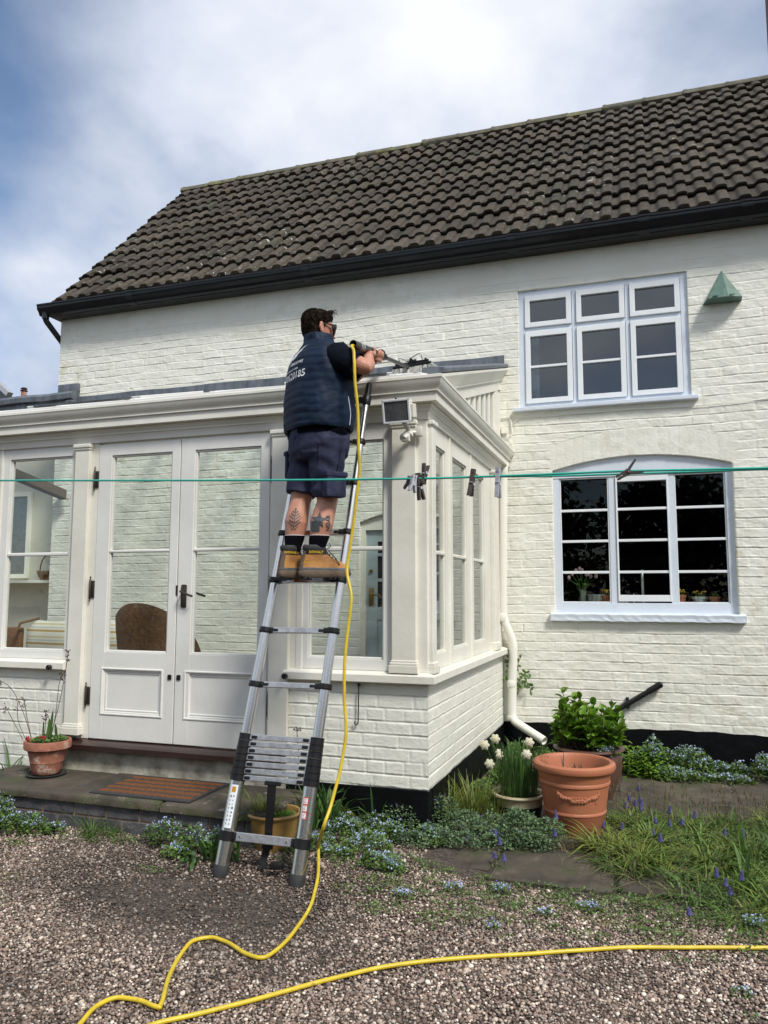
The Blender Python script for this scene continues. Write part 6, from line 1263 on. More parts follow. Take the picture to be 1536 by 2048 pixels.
herbs('forget_me_nots', 'drift of pale blue forget-me-nots left of the door step', [(-2.50, -.64, .17, .09, .25), (-2.36, -.66, .15, .08, .15), (-2.18, -.64, .12, .07, .11), (-2.68, -.62, .18, .10, .36), (-2.85, -.60, .2, .12, .42), (-2.95, -.4, .2, .15, .24), (-2.06, -.62, .08, .05, .08)], M['herb'], .019, M['bluefl'], 80, .0052, 1, dens=1000)
herbs('forget_me_nots', 'clump of pale blue forget-me-nots against the step beside the ladder foot', [(-1.28, -.63, .13, .06, .17), (-1.12, -.64, .11, .07, .17), (-1.40, -.61, .08, .04, .12), (-.98, -.62, .10, .07, .14), (-1.18, -.72, .10, .05, .10)], M['herb'], .018, M['bluefl'], 85, .0052, 2, dens=1050)
herbs('forget_me_nots', 'drift of pale blue forget-me-nots below the white brick corner', [(-.42, -.20, .16, .12, .12), (-.24, -.38, .15, .12, .11), (-.10, -.52, .12, .08, .09), (-.52, -.40, .12, .09, .09), (-.02, -.56, .08, .05, .07), (.02, -.12, .10, .08, .10), (-.30, -.08, .15, .08, .12), (-.6, -.5, .08, .05, .07), (-.36, -.5, .10, .06, .07), (-.2, -.16, .12, .1, .12)], M['herb'], .017, M['bluefl'], 75, .0052, 3, dens=1000)
herbs('forget_me_nots', 'pale blue forget-me-nots growing along the black plinth under the kitchen window', [(1.22, 2.22, .20, .13, .30), (1.5, 2.24, .2, .14, .27), (1.78, 2.28, .16, .10, .16), (2.1, 2.24, .2, .14, .27), (2.4, 2.25, .2, .12, .28), (1.38, 2.04, .20, .10, .12), (.95, 2.2, .1, .1, .2), (1.75, 2.1, .2, .07, .07)], M['herb'], .022, M['bluefl'], 60, .0075, 4, dens=800)
herbs('forget_me_nots', 'scattered pale blue forget-me-nots in front of the flagstones', [(.50, -.56, .07, .05, .06), (.30, -.62, .05, .04, .05), (.93, -.62, .06, .04, .05), (.55, -.95, .04, .03, .05), (.10, -.80, .06, .04, .05), (.75, -.74, .05, .03, .04), (1.62, -.58, .06, .05, .07), (1.5, -1.2, .04, .03, .04)], M['herb'], .013, M['bluefl'], 140, .0052, 5, dens=800)
herbs('catmint', 'low grey-green catmint with violet spikes in front of the white corner', [(.02, .16, .16, .12, .20), (.18, .12, .15, .11, .18), (-.16, .0, .14, .10, .16), (.30, .20, .12, .10, .18), (.05, -.06, .12, .08, .12), (.2, -.04, .12, .07, .10), (-.05, -.18, .12, .07, .10), (.38, .02, .10, .06, .11)], M['catmint'], .014, M['purplefl'], 26, .0042, 6, dens=1500, kind=None, cat='plant')
herbs('catmint', 'rounded grey-green catmint between the cream bowl and the terracotta planter', [(.50, .20, .16, .12, .22), (.64, .20, .12, .10, .19), (.58, .08, .12, .07, .14), (.42, .10, .10, .07, .14)], M['catmint'], .016, M['purplefl'], 5, .0035, 7, dens=1500, kind=None, cat='plant')
herbs('ground_cover', 'dark green weeds in the shaded corner by the downpipe', [(.16, 2.2, .12, .16, .22), (.32, 2.28, .18, .12, .16), (.12, 1.6, .08, .3, .10), (.1, .9, .08, .3, .14), (.22, .62, .12, .14, .18), (.45, 2.0, .2, .15, .10)], M['herb'], .022, None, seed=8, dens=800)
herbs('moss', 'yellow-green moss patches between the stones of the drive', [(-2.35, -.92, .28, .07, .012), (-2.0, -1.15, .25, .08, .010), (-2.5, -1.05, .2, .08, .012), (-1.75, -1.4, .2, .05, .008), (1.02, -.72, .16, .06, .014), (1.22, -.85, .14, .05, .014), (.2, -.86, .18, .05, .012), (.55, -.8, .16, .05, .012), (.9, -.66, .2, .05, .012), (-.1, -.66, .16, .05, .012), (1.45, -.75, .2, .06, .014), (-1.5, -1.75, .25, .05, .008)], M['grassy'], .0055, None, seed=19, dens=900)
herbs('ground_cover', 'low weeds scattered over the gravel', [(.05, -.9, .10, .05, .03), (.35, -.78, .12, .06, .035), (.62, -.70, .10, .05, .04), (.95, -.9, .10, .05, .035), (1.25, -.72, .12, .06, .04), (-1.25, -.86, .10, .04, .03), (-1.7, -.56, .12, .04, .05), (1.28, -1.0, .06, .03, .03), (.85, -1.02, .05, .03, .03), (1.42, -.95, .05, .03, .05), (.62, -1.02, .03, .02, .03), (1.55, -.72, .08, .05, .05), (.18, -.60, .10, .05, .04), (.80, -.55, .10, .04, .03), (.15, -.45, .14, .07, .05), (.45, -.50, .12, .05, .04), (.9, -.48, .14, .05, .05), (1.15, -.5, .14, .06, .06), (-.05, -.68, .12, .06, .05), (-.25, -.58, .1, .05, .05), (.0, -.95, .10, .04, .04), (.28, -1.0, .08, .04, .04), (.5, -.86, .12, .05, .04), (.75, -.86, .1, .04, .035), (1.05, -.66, .15, .07, .07), (1.35, -.62, .15, .07, .07), (1.6, -.85, .1, .05, .05), (-1.55, -.62, .1, .04, .05), (-.6, -.62, .08, .04, .05), (.1, -.74, .2, .06, .05), (.42, -.66, .2, .06, .06), (.78, -.62, .2, .06, .06), (1.1, -.55, .2, .08, .08), (1.4, -.5, .2, .08, .09), (1.2, -.8, .16, .06, .05), (.33, -.92, .14, .05, .04), (1.7, -.7, .14, .08, .07), (-.15, -.8, .12, .05, .04), (.02, -.40, .10, .05, .06), (.40, -.42, .06, .05, .05), (.7, -.44, .18, .04, .05), (1.03, -.38, .05, .10, .05), (.42, -.1, .03, .14, .03), (1.5, -1.35, .05, .02, .02), (-2.2, -.78, .12, .05, .02), (-2.3, -.68, .15, .05, .04)], M['herb'], .011, None, seed=9, dens=420)
# leafy plants by the kitchen plinth
mb = MB(); rs = random.Random(5)
for k in range(46):
    x = rs.uniform(1.02, 1.32); y = rs.uniform(1.98, 2.3); z = float(gz(x, y)); h = rs.uniform(.12, .26)
    for j in range(9):
        a = rs.uniform(0, 6.28); d_ = Vector((math.cos(a), math.sin(a), 0)); b0 = Vector((x, y, z+h*j/9)); ribbon(mb, [b0, b0+d_*.03+Vector((0, 0, .015)), b0+d_*.065+Vector((0, 0, .005))], [.004, .013, .001])
tag(build(mb, 'leafy_plant', M['hydr'], loc=(1.15, 2.15, .13), recalc=False), 'bright leafy stems between the brown pot and the kitchen plinth', 'plant')
# grasses
def grass_patch(name, label, list_, m, seed, kind='stuff', cat='grass', group=None):
    mb = MB(); rs = random.Random(seed)
    for x, y, n_, L, s0, s1, w, dr in list_: blades(mb, (x, y, float(gz(x, y))+.0), n_, L, (s0, s1), w, dr, rs=rs)
    return tag(build(mb, name, m, loc=(list_[0][0], list_[0][1], .13), recalc=False), label, cat, group, kind)
gl1 = []; gl2 = []; rs = random.Random(9)
for k in range(260):
    x = rs.uniform(1.0, 2.3); y = rs.uniform(-.55, 1.15); 
    if y < -.16-(x-1.0)*.66 or y > .80+.35*(x-1): continue
    (gl1 if rs.random() < .6 else gl2).append((x, y, rs.randint(14, 46), rs.uniform(.07, .23), rs.uniform(.03, .08), rs.uniform(.5, 1.4), rs.uniform(.0026, .0048), rs.uniform(.7, 1.3)))
grass_patch('grass', 'tangled green grass right of the terracotta planter', gl1, M['grass'], 11); grass_patch('grass', 'yellowish grass blades mixed into the right-hand bed', gl2, M['grassy'], 12)
herbs('ground_cover', 'mat of low leaves under the grass in the right-hand bed', [(1.3, .35, .35, .4, .07), (1.75, .3, .4, .5, .07), (1.5, -.12, .3, .2, .06), (1.9, -.1, .3, .4, .07), (1.1, .75, .25, .2, .06), (2.2, .4, .3, .6, .07)], M['herb'], .014, None, seed=21, dens=420)
grass_patch('grass_clump', 'arching striped grass clump spilling onto the flagstone', [(.98, .14, 150, .27, .07, 1.05, .0040, 1.1), (1.14, .06, 130, .25, .07, 1.1, .0040, 1.1), (.90, .24, 60, .2, .05, .9, .0036, .9)], M['grassy'], 13, None, 'grass clump', 'grass clumps')
grass_patch('grass_clump', 'yellow-green grass clump beside the forget-me-nots under the white wall', [(-.38, -.02, 360, .21, .05, .85, .0017, .75)], M['grassy'], 14, None, 'grass clump', 'grass clumps')
grass_patch('grass_clump', 'wispy grass clump hanging over the blue brick step', [(-1.83, -.60, 90, .20, .04, .9, .0016, .85), (-1.72, -.59, 50, .17, .04, .9, .0016, .9)], M['grass'], 15, None, 'grass clump', 'grass clumps')
grass_patch('grass_clump', 'tall yellow-green grass clump beside the black plinth near the corner', [(.16, .45, 160, .36, .07, .45, .003, .5), (.05, .30, 70, .34, .05, .4, .003, .45), (.28, .50, 120, .30, .06, .5, .003, .5)], M['grassy'], 16, None, 'grass clump', 'grass clumps')
grass_patch('strap_leaves', 'dark strap-shaped leaves growing behind the ladder against the plinth', [(-.56, -.10, 42, .50, .06, .55, .0085, .75), (-.66, -.12, 22, .46, .05, .5, .008, .7), (-.34, .0, 12, .34, .05, .35, .007, .5)], M['strap'], 17, None, 'plant')
grass_patch('strap_leaves', 'broad green tulip leaves beside the ladder foot', [(-1.0, -.68, 14, .26, .04, .5, .012, .5), (-1.06, -.74, 7, .20, .03, .9, .011, .85), (-.86, -.66, 6, .2, .03, .5, .010, .5)], M['strap'], 18, None, 'plant')
grass_patch('strap_leaves', 'sword-shaped green leaves at the far left below the sill', [(-2.88, -.12, 40, .46, .10, .5, .009, .6), (-3.0, -.2, 30, .40, .10, .6, .009, .6)], M['strap'], 19, None, 'plant')
grass_patch('straw', 'dry straw-coloured blades lying on the flagstones', [(.96, -.05, 26, .24, .10, 1.3, .0016, 1.2), (1.2, -.22, 22, .22, .10, 1.3, .0015, 1.2), (1.35, -.4, 26, .2, .12, 1.3, .0015, 1.2), (.8, .05, 12, .2, .08, 1.2, .0015, 1.1)], M['straw'], 20)
grass_patch('strap_leaves', 'upright pale green tulip leaves in the grass at the far right', [(1.66, .15, 12, .30, .04, .4, .013, .4), (1.62, -.15, 8, .24, .04, .45, .012, .45), (1.86, .45, 9, .26, .04, .5, .012, .45)], M['grass'], 22, None, 'plant')
grass_patch('grass', 'thin weed blades along the front of the right-hand bed', [(x, -.42-.25*(x-1)+rs.uniform(-.1, .1), 26, .10, .04, .9, .0014, .8) for x in np.arange(1.15, 2.1, .09)]+[(rs.uniform(.1, 1.0), rs.uniform(-.75, -.5), 14, .07, .03, .9, .0013, .8) for _ in range(12)]+[(rs.uniform(-2.6, -1.5), rs.uniform(-.72, -.58), 14, .08, .03, .9, .0014, .8) for _ in range(14)], M['grass'], 23)
mb = MB(); rs = random.Random(77)
for k in range(230):
    x = rs.uniform(.95, 2.3); y = rs.uniform(.75, 1.25) if k % 3 else rs.uniform(-.45, 1.1); z = float(gz(x, y)); h = rs.uniform(.09, .22); tip = Vector((x+rs.uniform(-.03, .03), y+rs.uniform(-.03, .03), z+h)); mb.tube([(x, y, z), ((x+tip.x)/2+.004, (y+tip.y)/2, z+h*.55), tip], [.0014, .0012, .0008], 4)
    for q in range(6): o_ = Vector((rs.uniform(-.010, .010), rs.uniform(-.010, .010), -q*.010)); ribbon(mb, [tip+Vector((0, 0, -q*.010)), tip+o_*.6, tip+o_], [.001, .003, .0005])
tag(build(mb, 'seed_stems', leafmat('weed_stem', (.20, .19, .09), (.13, .10, .06), isl=.5), loc=(1.5, 1, .13), recalc=False), 'thin brownish green weed stems at the back edge of the right-hand bed', 'weeds', kind='stuff')
# grape hyacinths / bluebells, each one a flower of its own
def hyacinth(h=.17, seed=0):
    rs = random.Random(seed); r = thing('grape_hyacinth', '', 'flower', (0, 0, 0)); mb = MB(); lx = rs.uniform(-.02, .02); mb.tube([(0, 0, 0), (lx*.5, 0, h*.5), (lx, 0, h*.98)], .0018, 5); build(mb, 'stem', M['strap'], r, smooth=True)
    mb = MB()
    for j in range(9):
        z = h*.74+h*.26*j/9; rr = .0105*(1-j/12)
        for k in range(6): a = k*math.pi/3+j*.5; mb.ball((lx*(z/h)+rr*math.cos(a), rr*math.sin(a), z), .0056*(1-j*.045), 1, 1, 1.1, 6, 4)
    build(mb, 'bloom', M['purplefl'], r, smooth=True); return r
hy = [hyacinth(.17, 1), hyacinth(.14, 2), hyacinth(.20, 3)]; used_h = [0, 0, 0]
CLU = (('in the tall cluster just right of the terracotta planter', [(1281, 1592, 0), (1275, 1580, 1), (1282, 1602, 0), (1268, 1600, 2), (1262, 1586, 2), (1272, 1572, 2), (1250, 1597, 1)]),
 ('in the loose group at the middle of the right-hand grass', [(1340, 1632, 0), (1331, 1616, 2), (1319, 1625, 1), (1324, 1668, 0), (1311, 1640, 1)]),
 ('in the pair behind the upright tulip leaves', [(1380, 1620, 0), (1363, 1625, 1)]), ('low before the front of the terracotta planter', [(1237, 1635, 0), (1202, 1632, 1)]),
 ('in the row near the right edge of the photo', [(1444, 1647, 0), (1478, 1655, 2)]), ('in the dark cluster beside the broad tulip leaves', [(1467, 1750, 1), (1448, 1738, 0), (1478, 1736, 2), (1433, 1732, 2)]),
 ('lying low at the front of the grass', [(1382, 1783, 1)]), ('against the left side of the terracotta planter', [(1117, 1635, 2), (1112, 1650, 0)]),
 ('left of the cream bowl by the black plinth', [(963, 1605, 0), (955, 1598, 2)]), ('in the purple group below the cream bowl', [(984, 1650, 1), (1000, 1665, 0), (990, 1676, 1), (1008, 1688, 1)]))
for where, pts_ in CLU:
    for (x, y, j) in pts_:
        q = at(x, y, Z=.27); zb2 = float(gz(q.x, q.y)); o = hy[j] if not used_h[j] else dup(hy[j], (0, 0, 0)); used_h[j] = 1; o.location = (q.x, q.y, zb2-.02); o.rotation_euler = (random.uniform(-.15, .15), random.uniform(-.15, .15), random.uniform(0, 6)); o.scale = (.85, .85, random.uniform(.75, 1.0))
        o['label'] = 'violet-blue grape hyacinth '+where; o['group'] = 'grape hyacinths '+where
# ------------------------------------------------------------------ pots
def potlathe(c, prof, m, name, parent, seg=48): mb = MB(); mb.lathe(c, prof, seg); return build(mb, name, m, parent, smooth=True, angle=35)
# big terracotta planter
pc = Vector((.765, .55, .120)); k_ = 1.0
tpn = thing('terracotta_planter', 'large smooth terracotta planter with a rope garland and bare soil', 'planter', pc[:])
prof = [(.01, .0), (.155, .0), (.165, .012), (.180, .13), (.186, .137), (.186, .147), (.183, .152), (.205, .295), (.212, .302), (.213, .315), (.209, .322), (.222, .372), (.240, .380), (.247, .398), (.243, .415), (.230, .424), (.212, .422), (.203, .405), (.201, .36), (.196, .34), (.19, .30), (.01, .30)]
potlathe(pc, prof, M['terra'], 'pot', tpn, 64)
mb = MB(); mb.lathe(pc, [(.0, .305), (.1, .308), (.192, .302)], 24); build(mb, 'soil', M['soil'], tpn, smooth=True)
mb = MB(); fdir = math.atan2(CAM.y-pc.y, CAM.x-pc.x)+.12
for j in range(61):
    t = j/60*2-1; a = fdir+t*.62; z = .232+.030*t*t-.0; rr = .183+(z-.152)*.153+.001; mb.ball((pc.x+rr*math.cos(a), pc.y+rr*math.sin(a), pc.z+z+.005*math.sin(j*2.1)), .0085+.003*math.sin(j*1.7), 1, 1, 1, 7, 5)
for s in (-1, 1):
    for j in range(7): a = fdir+s*(.62-.01*j); z = .265-.008*j+(.01 if j == 0 else 0); rr = .183+(z-.152)*.153+.001; mb.ball((pc.x+rr*math.cos(a+s*.02*math.sin(j)), pc.y+rr*math.sin(a), pc.z+z), .007, 1, 1, 1, 6, 5)
for j in range(5):
    a = fdir+(j-2)*.09; z = .236; rr = .183+(z-.152)*.153+.003
    for q in range(6): mb.ball((pc.x+rr*math.cos(a+.022*math.cos(q)), pc.y+rr*math.sin(a+.022*math.cos(q)), pc.z+z+.013*math.sin(q)), .007, 1, 1, 1, 6, 5)
build(mb, 'garland', M['terra'], tpn, smooth=True)
mb = MB(); rs = random.Random(2)
blades(mb, (pc.x+.02, pc.y, pc.z+.31), 16, .15, (.025, .55), .0035, .5, zf=.3, rs=rs); blades(mb, (pc.x-.05, pc.y-.03, pc.z+.31), 8, .20, (.03, .8), .004, .5, zf=.3, rs=rs); build(mb, 'sprouts', M['stalk'], tpn, recalc=False)
# brown glazed pot with the leafy bush
pc = Vector((.795, 1.36, .135)); br = thing('leafy_bush_pot', 'bright green large-leaved bush in a brown glazed pot against the house', 'potted bush', pc[:])
prof = [(.01, 0), (.15, 0), (.155, .01), (.20, .12), (.225, .22), (.222, .29), (.215, .312), (.235, .325), (.247, .338), (.243, .35), (.225, .352), (.21, .34), (.205, .30), (.01, .30)]
potlathe(pc, prof, M['brownpot'], 'pot', br); mb = MB(); mb.lathe(pc, [(.0, .325), (.1, .328), (.205, .318)], 24); build(mb, 'soil', M['soil'], br)
mbst, rs = MB(), random.Random(12); pos = []; Rm = []; S = []; BT = at(1165, 1420, Y=1.34)
tv = np.array([(0, 0, 0), (.20, .18, .05), (.34, .42, .09), (.33, .68, .09), (.17, .92, .03), (0, 1.04, -.03), (-.17, .92, .03), (-.33, .68, .09), (-.34, .42, .09), (-.20, .18, .05), (0, .30, 0), (0, .6, .0), (0, .85, -.01)]); tf = np.array([(0, 1, 10), (1, 2, 10), (2, 11, 10), (2, 3, 11), (3, 12, 11), (3, 4, 12), (4, 5, 12), (5, 6, 12), (6, 7, 12), (7, 11, 12), (7, 8, 11), (8, 10, 11), (8, 9, 10), (9, 0, 10)])
def bush_h(x):  # outline as in the picture: tall on the left, shoulder on the right
    return .44*math.exp(-((x+.12)/.12)**2)+.34*math.exp(-((x-.12)/.17)**2)
for i in range(135):
    x = rs.uniform(-.25, .25); y = rs.uniform(-.22, .20); hh = max(.08, min(.42, bush_h(x)*(1-1.6*y*y/.06*.3)))*rs.uniform(.12, 1.0); b0 = pc+Vector((x*.35, y*.4, .32)); tpp = pc+Vector((x*(.80+.45*min(1, hh/.35)), y, .36+hh*.80)); mbst.tube([b0, b0*.45+tpp*.55+Vector((0, 0, .02)), tpp], [.005, .004, .0025], 6)
    up_ = (tpp-b0).normalized()
    for lv in range(4):
        for k in range(2 if lv < 3 else 4):
            a = lv*1.57+k*(math.pi if lv < 3 else 1.57)+rs.uniform(-.3, .3); p0_ = tpp-up_*(lv*.036 if lv < 3 else 0)-(up_*.0 if lv < 3 else Vector((0, 0, 0)))
            tilt = rs.uniform(-.15, 1.15) if lv < 3 else rs.uniform(.5, 1.3); pos.append(p0_[:]); Rm.append((a, tilt)); S.append(rs.uniform(.058, .095) if lv < 3 else rs.uniform(.032, .055))
Rm = np.array(Rm); V, F = scatter(tv, tf, np.array(pos), rotm(Rm[:, 0], Rm[:, 1]), np.array(S)[:, None]*np.array([.78, 1.0, 1.6]))
raw(V, F, 'leaves', M['hydr'], br, smooth=True); build(mbst, 'stems', M['stalk'], br, smooth=True)
(V, F), ps = leafcloud((pc.x+.12, pc.y-.12, pc.z+.32), 240, (.1, .07), .06, .018, 77); V2, F2 = flowers_on(ps, 40, .005, .008, 78, .3); raw(V, F, 'underplanting', M['herb'], br); raw(V2, F2, 'small_flowers', M['bluefl'], br)
# daffodils in the cream bowl on a dark pot
pc = Vector((.415, .62, .125)); df = thing('daffodil_bowl', 'cream bowl of white double daffodils standing in a dark green pot', 'potted daffodils', pc[:])
potlathe(pc, [(.01, 0), (.11, 0), (.13, .02), (.145, .10), (.15, .12), (.135, .12), (.01, .1)], M['darkgreen'], 'lower_pot', df); potlathe(pc, [(.01, .09), (.135, .09), (.145, .10), (.150, .155), (.155, .162), (.166, .17), (.170, .178), (.166, .187), (.150, .187), (.143, .175), (.135, .14), (.01, .14)], M['cream'], 'bowl', df)
mb = MB(); mb.lathe(pc, [(.0, .165), (.142, .16)], 20); build(mb, 'soil', M['soil'], df)
mb = MB(); rs = random.Random(8)
for i in range(230):
    a = rs.uniform(0, 6.28); r_ = .115*math.sqrt(rs.random()); b0 = pc+Vector((r_*math.cos(a), r_*math.sin(a), .16)); L_ = rs.uniform(.17, .33); o = Vector((r_*math.cos(a), r_*math.sin(a), 0))*rs.uniform(.1, .75)+Vector((rs.uniform(-.04, .03), rs.uniform(-.02, .02), 0)); ribbon(mb, [b0, b0+o*.4+Vector((0, 0, L_*.5)), b0+o+Vector((0, 0, L_)), b0+o*1.5+Vector((rs.uniform(-.01, .01), 0, L_*1.06))], [.0022, .0030, .0024, .0004])
build(mb, 'leaves', M['strap'], df, recalc=False); mbs = MB()
for (x, y) in ((969, 1490), (990, 1478), (998, 1505), (999, 1512), (979, 1528), (1058, 1485), (1053, 1509)):
    tp_ = at(x, y, Y=pc.y-.10+rs.uniform(-.03, .03)); b0 = pc+Vector(((tp_.x-pc.x)*.4, 0, .16)); mbs.tube([b0, b0*.4+tp_*.6+Vector((0, 0, .02)), tp_+Vector((0, .008, 0))], .0022, 5); mb = MB(); sc_ = .9 if (x, y) in ((998, 1505), (999, 1512)) else 1.25
    for k in range(22):
        a = k*2.4; rr = .0045+.0105*(k/22)**.6; mb.ball((tp_.x+rr*math.cos(a)*sc_, tp_.y-.012+.008*(k/22), tp_.z+rr*math.sin(a)*sc_), .0068*sc_, 1, .55, 1, 6, 5)
    for k in range(6):
        a = k*math.pi/3; c = (tp_.x+.017*math.cos(a)*sc_, tp_.y+.002, tp_.z+.017*math.sin(a)*sc_); mb.ball(c, .0095*sc_, 1, .3, 1, 7, 5)
    build(mb, 'bloom', M['whitefl'], df, smooth=True)
build(mbs, 'stems', M['strap'], df, smooth=True)
# ochre pot behind the ladder
pc = Vector((-.755, -.50, .135)); pc = Vector(((at(500, 1625, Y=-.44).x+at(598, 1625, Y=-.44).x)/2, -.44, .15)); oc = thing('ochre_pot', 'ochre glazed pot of grassy leaves standing behind the ladder', 'potted plant', pc[:])
potlathe(pc, [(.01, 0), (.088, 0), (.098, .01), (.122, .10), (.132, .17), (.136, .188), (.148, .198), (.152, .208), (.146, .216), (.134, .214), (.126, .19), (.01, .17)], M['ochre'], 'pot', oc); mb = MB(); mb.lathe(pc, [(0, .19), (.127, .185)], 20); build(mb, 'soil', M['soil'], oc)
mb = MB(); rs = random.Random(31); blades(mb, (pc.x-.05, pc.y, pc.z+.185), 150, .16, (.06, .55), .0022, .5, rs=rs); blades(mb, (pc.x-.10, pc.y-.03, pc.z+.185), 26, .15, (.03, .9), .004, .75, zf=.25, rs=rs); build(mb, 'blades', M['grassy'], oc, recalc=False)
(V, F), ps = leafcloud((pc.x+.05, pc.y, pc.z+.185), 420, (.075, .08), .035, .012, 88); raw(V, F, 'leaves', M['hydr'], oc)
# old terracotta pot on the step, with twigs and red flowers
pc = Vector(((at(52, 1490, Y=-.20).x+at(140, 1490, Y=-.20).x)/2, -.20, SZ+.012)); op = thing('flower_pot_twiggy', 'old terracotta pot of red flowers and dry stems on the left of the step', 'potted plant', pc[:]); op.name = 'flower_pot'
potlathe(pc, [(.01, 0), (.082, 0), (.088, .006), (.098, .04), (.104, .075), (.106, .078), (.105, .084), (.118, .135), (.120, .14), (.119, .146), (.128, .155), (.140, .158), (.145, .163), (.146, .205), (.142, .212), (.130, .212), (.124, .19), (.01, .19)], M['terraold'], 'pot', op); mb = MB(); mb.lathe(pc-Vector((0, 0, .012)), [(.01, 0), (.115, 0), (.125, .012), (.12, .014), (.11, .006), (.01, .005)], 30); build(mb, 'saucer', M['rubber'], op, smooth=True); mb = MB(); mb.lathe(pc, [(0, .205), (.128, .198)], 20); build(mb, 'soil', M['soil'], op)
(V, F), ps = leafcloud(pc+Vector((0, 0, .2)), 520, (.115, .11), .04, .015, 91); raw(V, F, 'leaves', M['herb'], op)
mb = MB(); rs = random.Random(6)
for i in range(7):
    b0 = pc+Vector((rs.uniform(-.09, .07), rs.uniform(-.06, .06), .20)); d_ = Vector((rs.uniform(-.25, .15), rs.uniform(-.2, .1), 1)); L_ = rs.uniform(.12, .24); ribbon(mb, [b0, b0+d_*L_*.4, b0+d_*L_*.8, b0+d_*L_+Vector((0, 0, -.01))], [.007, .011, .008, .001], side=Vector((1, rs.uniform(-.4, .4), 0)))
build(mb, 'strap_leaves', M['strap'], op, recalc=False)
mb = MB()
for (x, y) in ((55, 1477), (58, 1481), (82, 1477), (88, 1476), (85, 1482)):
    c = at(x, y, Y=pc.y-.06)
    for k in range(6): a = k*1.05; mb.ball((c.x+.008*math.cos(a), c.y+.004*math.sin(a*2), c.z+.008*math.sin(a)), .008, 1, .6, 1, 6, 5)
build(mb, 'flowers', M['redfl'], op, smooth=True)
mb = MB(); hd = MB()
for path, k in (([(106, 1475), (111, 1430), (118, 1370), (125, 1350)], 5), ([(104, 1480), (120, 1400), (133, 1330), (136, 1305)], 6), ([(90, 1475), (92, 1440), (91, 1425)], 7), ([(60, 1470), (52, 1440), (40, 1410), (28, 1385), (15, 1370), (0, 1362)], 4), ([(60, 1478), (55, 1440), (48, 1400)], 4), ([(45, 1470), (36, 1440), (35, 1405)], 3), ([(38, 1470), (20, 1430), (11, 1412)], 3)):
    pts = [at(x, y, Y=pc.y+.02) for x, y in path]; pts[0] = Vector((pc.x+(pts[0].x-pc.x)*.8, pc.y, pc.z+.2)); mb.tube(smooth_path(pts, 4), .0022, 5); e_ = pts[-1]
    for q in range(k*3): o_ = Vector((rs.uniform(-.022, .022), rs.uniform(-.01, .01), rs.uniform(-.05, .02))); mb.tube([e_+Vector((0, 0, o_.z-.01)), e_+o_], .001, 4); hd.ball((e_+o_)[:], .0042, 1, 1, 1.2, 5, 4)
build(mb, 'dry_stems', M['stalk'], op, smooth=True); tag(build(hd, 'seed_heads', M['stalk'], op, smooth=True), kind='stuff')
# small plants: dry seedhead behind ladder, climber by downpipe, stem with buds
cp_ = thing('climber', 'sprig of dark green leaves growing beside the downpipe', 'climbing plant', (.13, D-.06, .9)); rs = random.Random(15); mb = MB(); lf = MB()
for path in ([(1035, 1390), (1040, 1360), (1036, 1330), (1044, 1308)], [(1040, 1375), (1050, 1362), (1052, 1345), (1062, 1352)], [(1018, 1380), (1014, 1350), (1016, 1325), (1018, 1300)], [(1040, 1360), (1056, 1368), (1062, 1385)]):
    pts = smooth_path([at(x, y, Y=D-.05) for x, y in path], 5); mb.tube(pts, .002, 5)
    for q in range(13):
        p0_ = pts[rs.randrange(len(pts))]; a = rs.uniform(0, 6.28); d_ = Vector((math.cos(a), -abs(rs.uniform(.2, .8)), math.sin(a))).normalized()*rs.uniform(.03, .05); ribbon(lf, [p0_, p0_+d_*.4, p0_+d_*.8, p0_+d_], [.003, .011, .009, .001], side=Vector((-math.sin(a), 0, math.cos(a))))
build(mb, 'stems', M['stalk'], cp_, smooth=True); build(lf, 'leaves', M['herb'], cp_, recalc=False)
sh = thing('seed_stem', 'single stem with a spiky seed head beside the ladder rungs', 'plant', (-.8, -.1, .2)); mb = MB(); a = at(598, 1480, Y=-.10); e_ = at(594, 1462, Y=-.10); mb.tube([Vector((-.80, -.12, .2)), a-Vector((0, 0, .1)), e_], .0025, 5)
for q in range(9): o_ = Vector((rs.uniform(-.026, .026), rs.uniform(-.01, .01), rs.uniform(-.004, .03))); mb.tube([e_, e_+o_], .0016, 4); mb.ball((e_+o_)[:], .004, 1, 1, 1.3, 5, 4)
build(mb, 'stem', M['stalk'], sh, smooth=True)
# drain surround by the foot of the downpipe
mb = MB(); mb.box(.12, .62, 1.72, 2.40, .08, .205, .012); mb.box(.18, .56, 1.78, 2.34, .20, .212, .003); tag(build(mb, 'drain_box', M['bluebrick'], loc=(.35, 2.0, .1)), 'dark brick drain surround under the downpipe spout', 'drain')
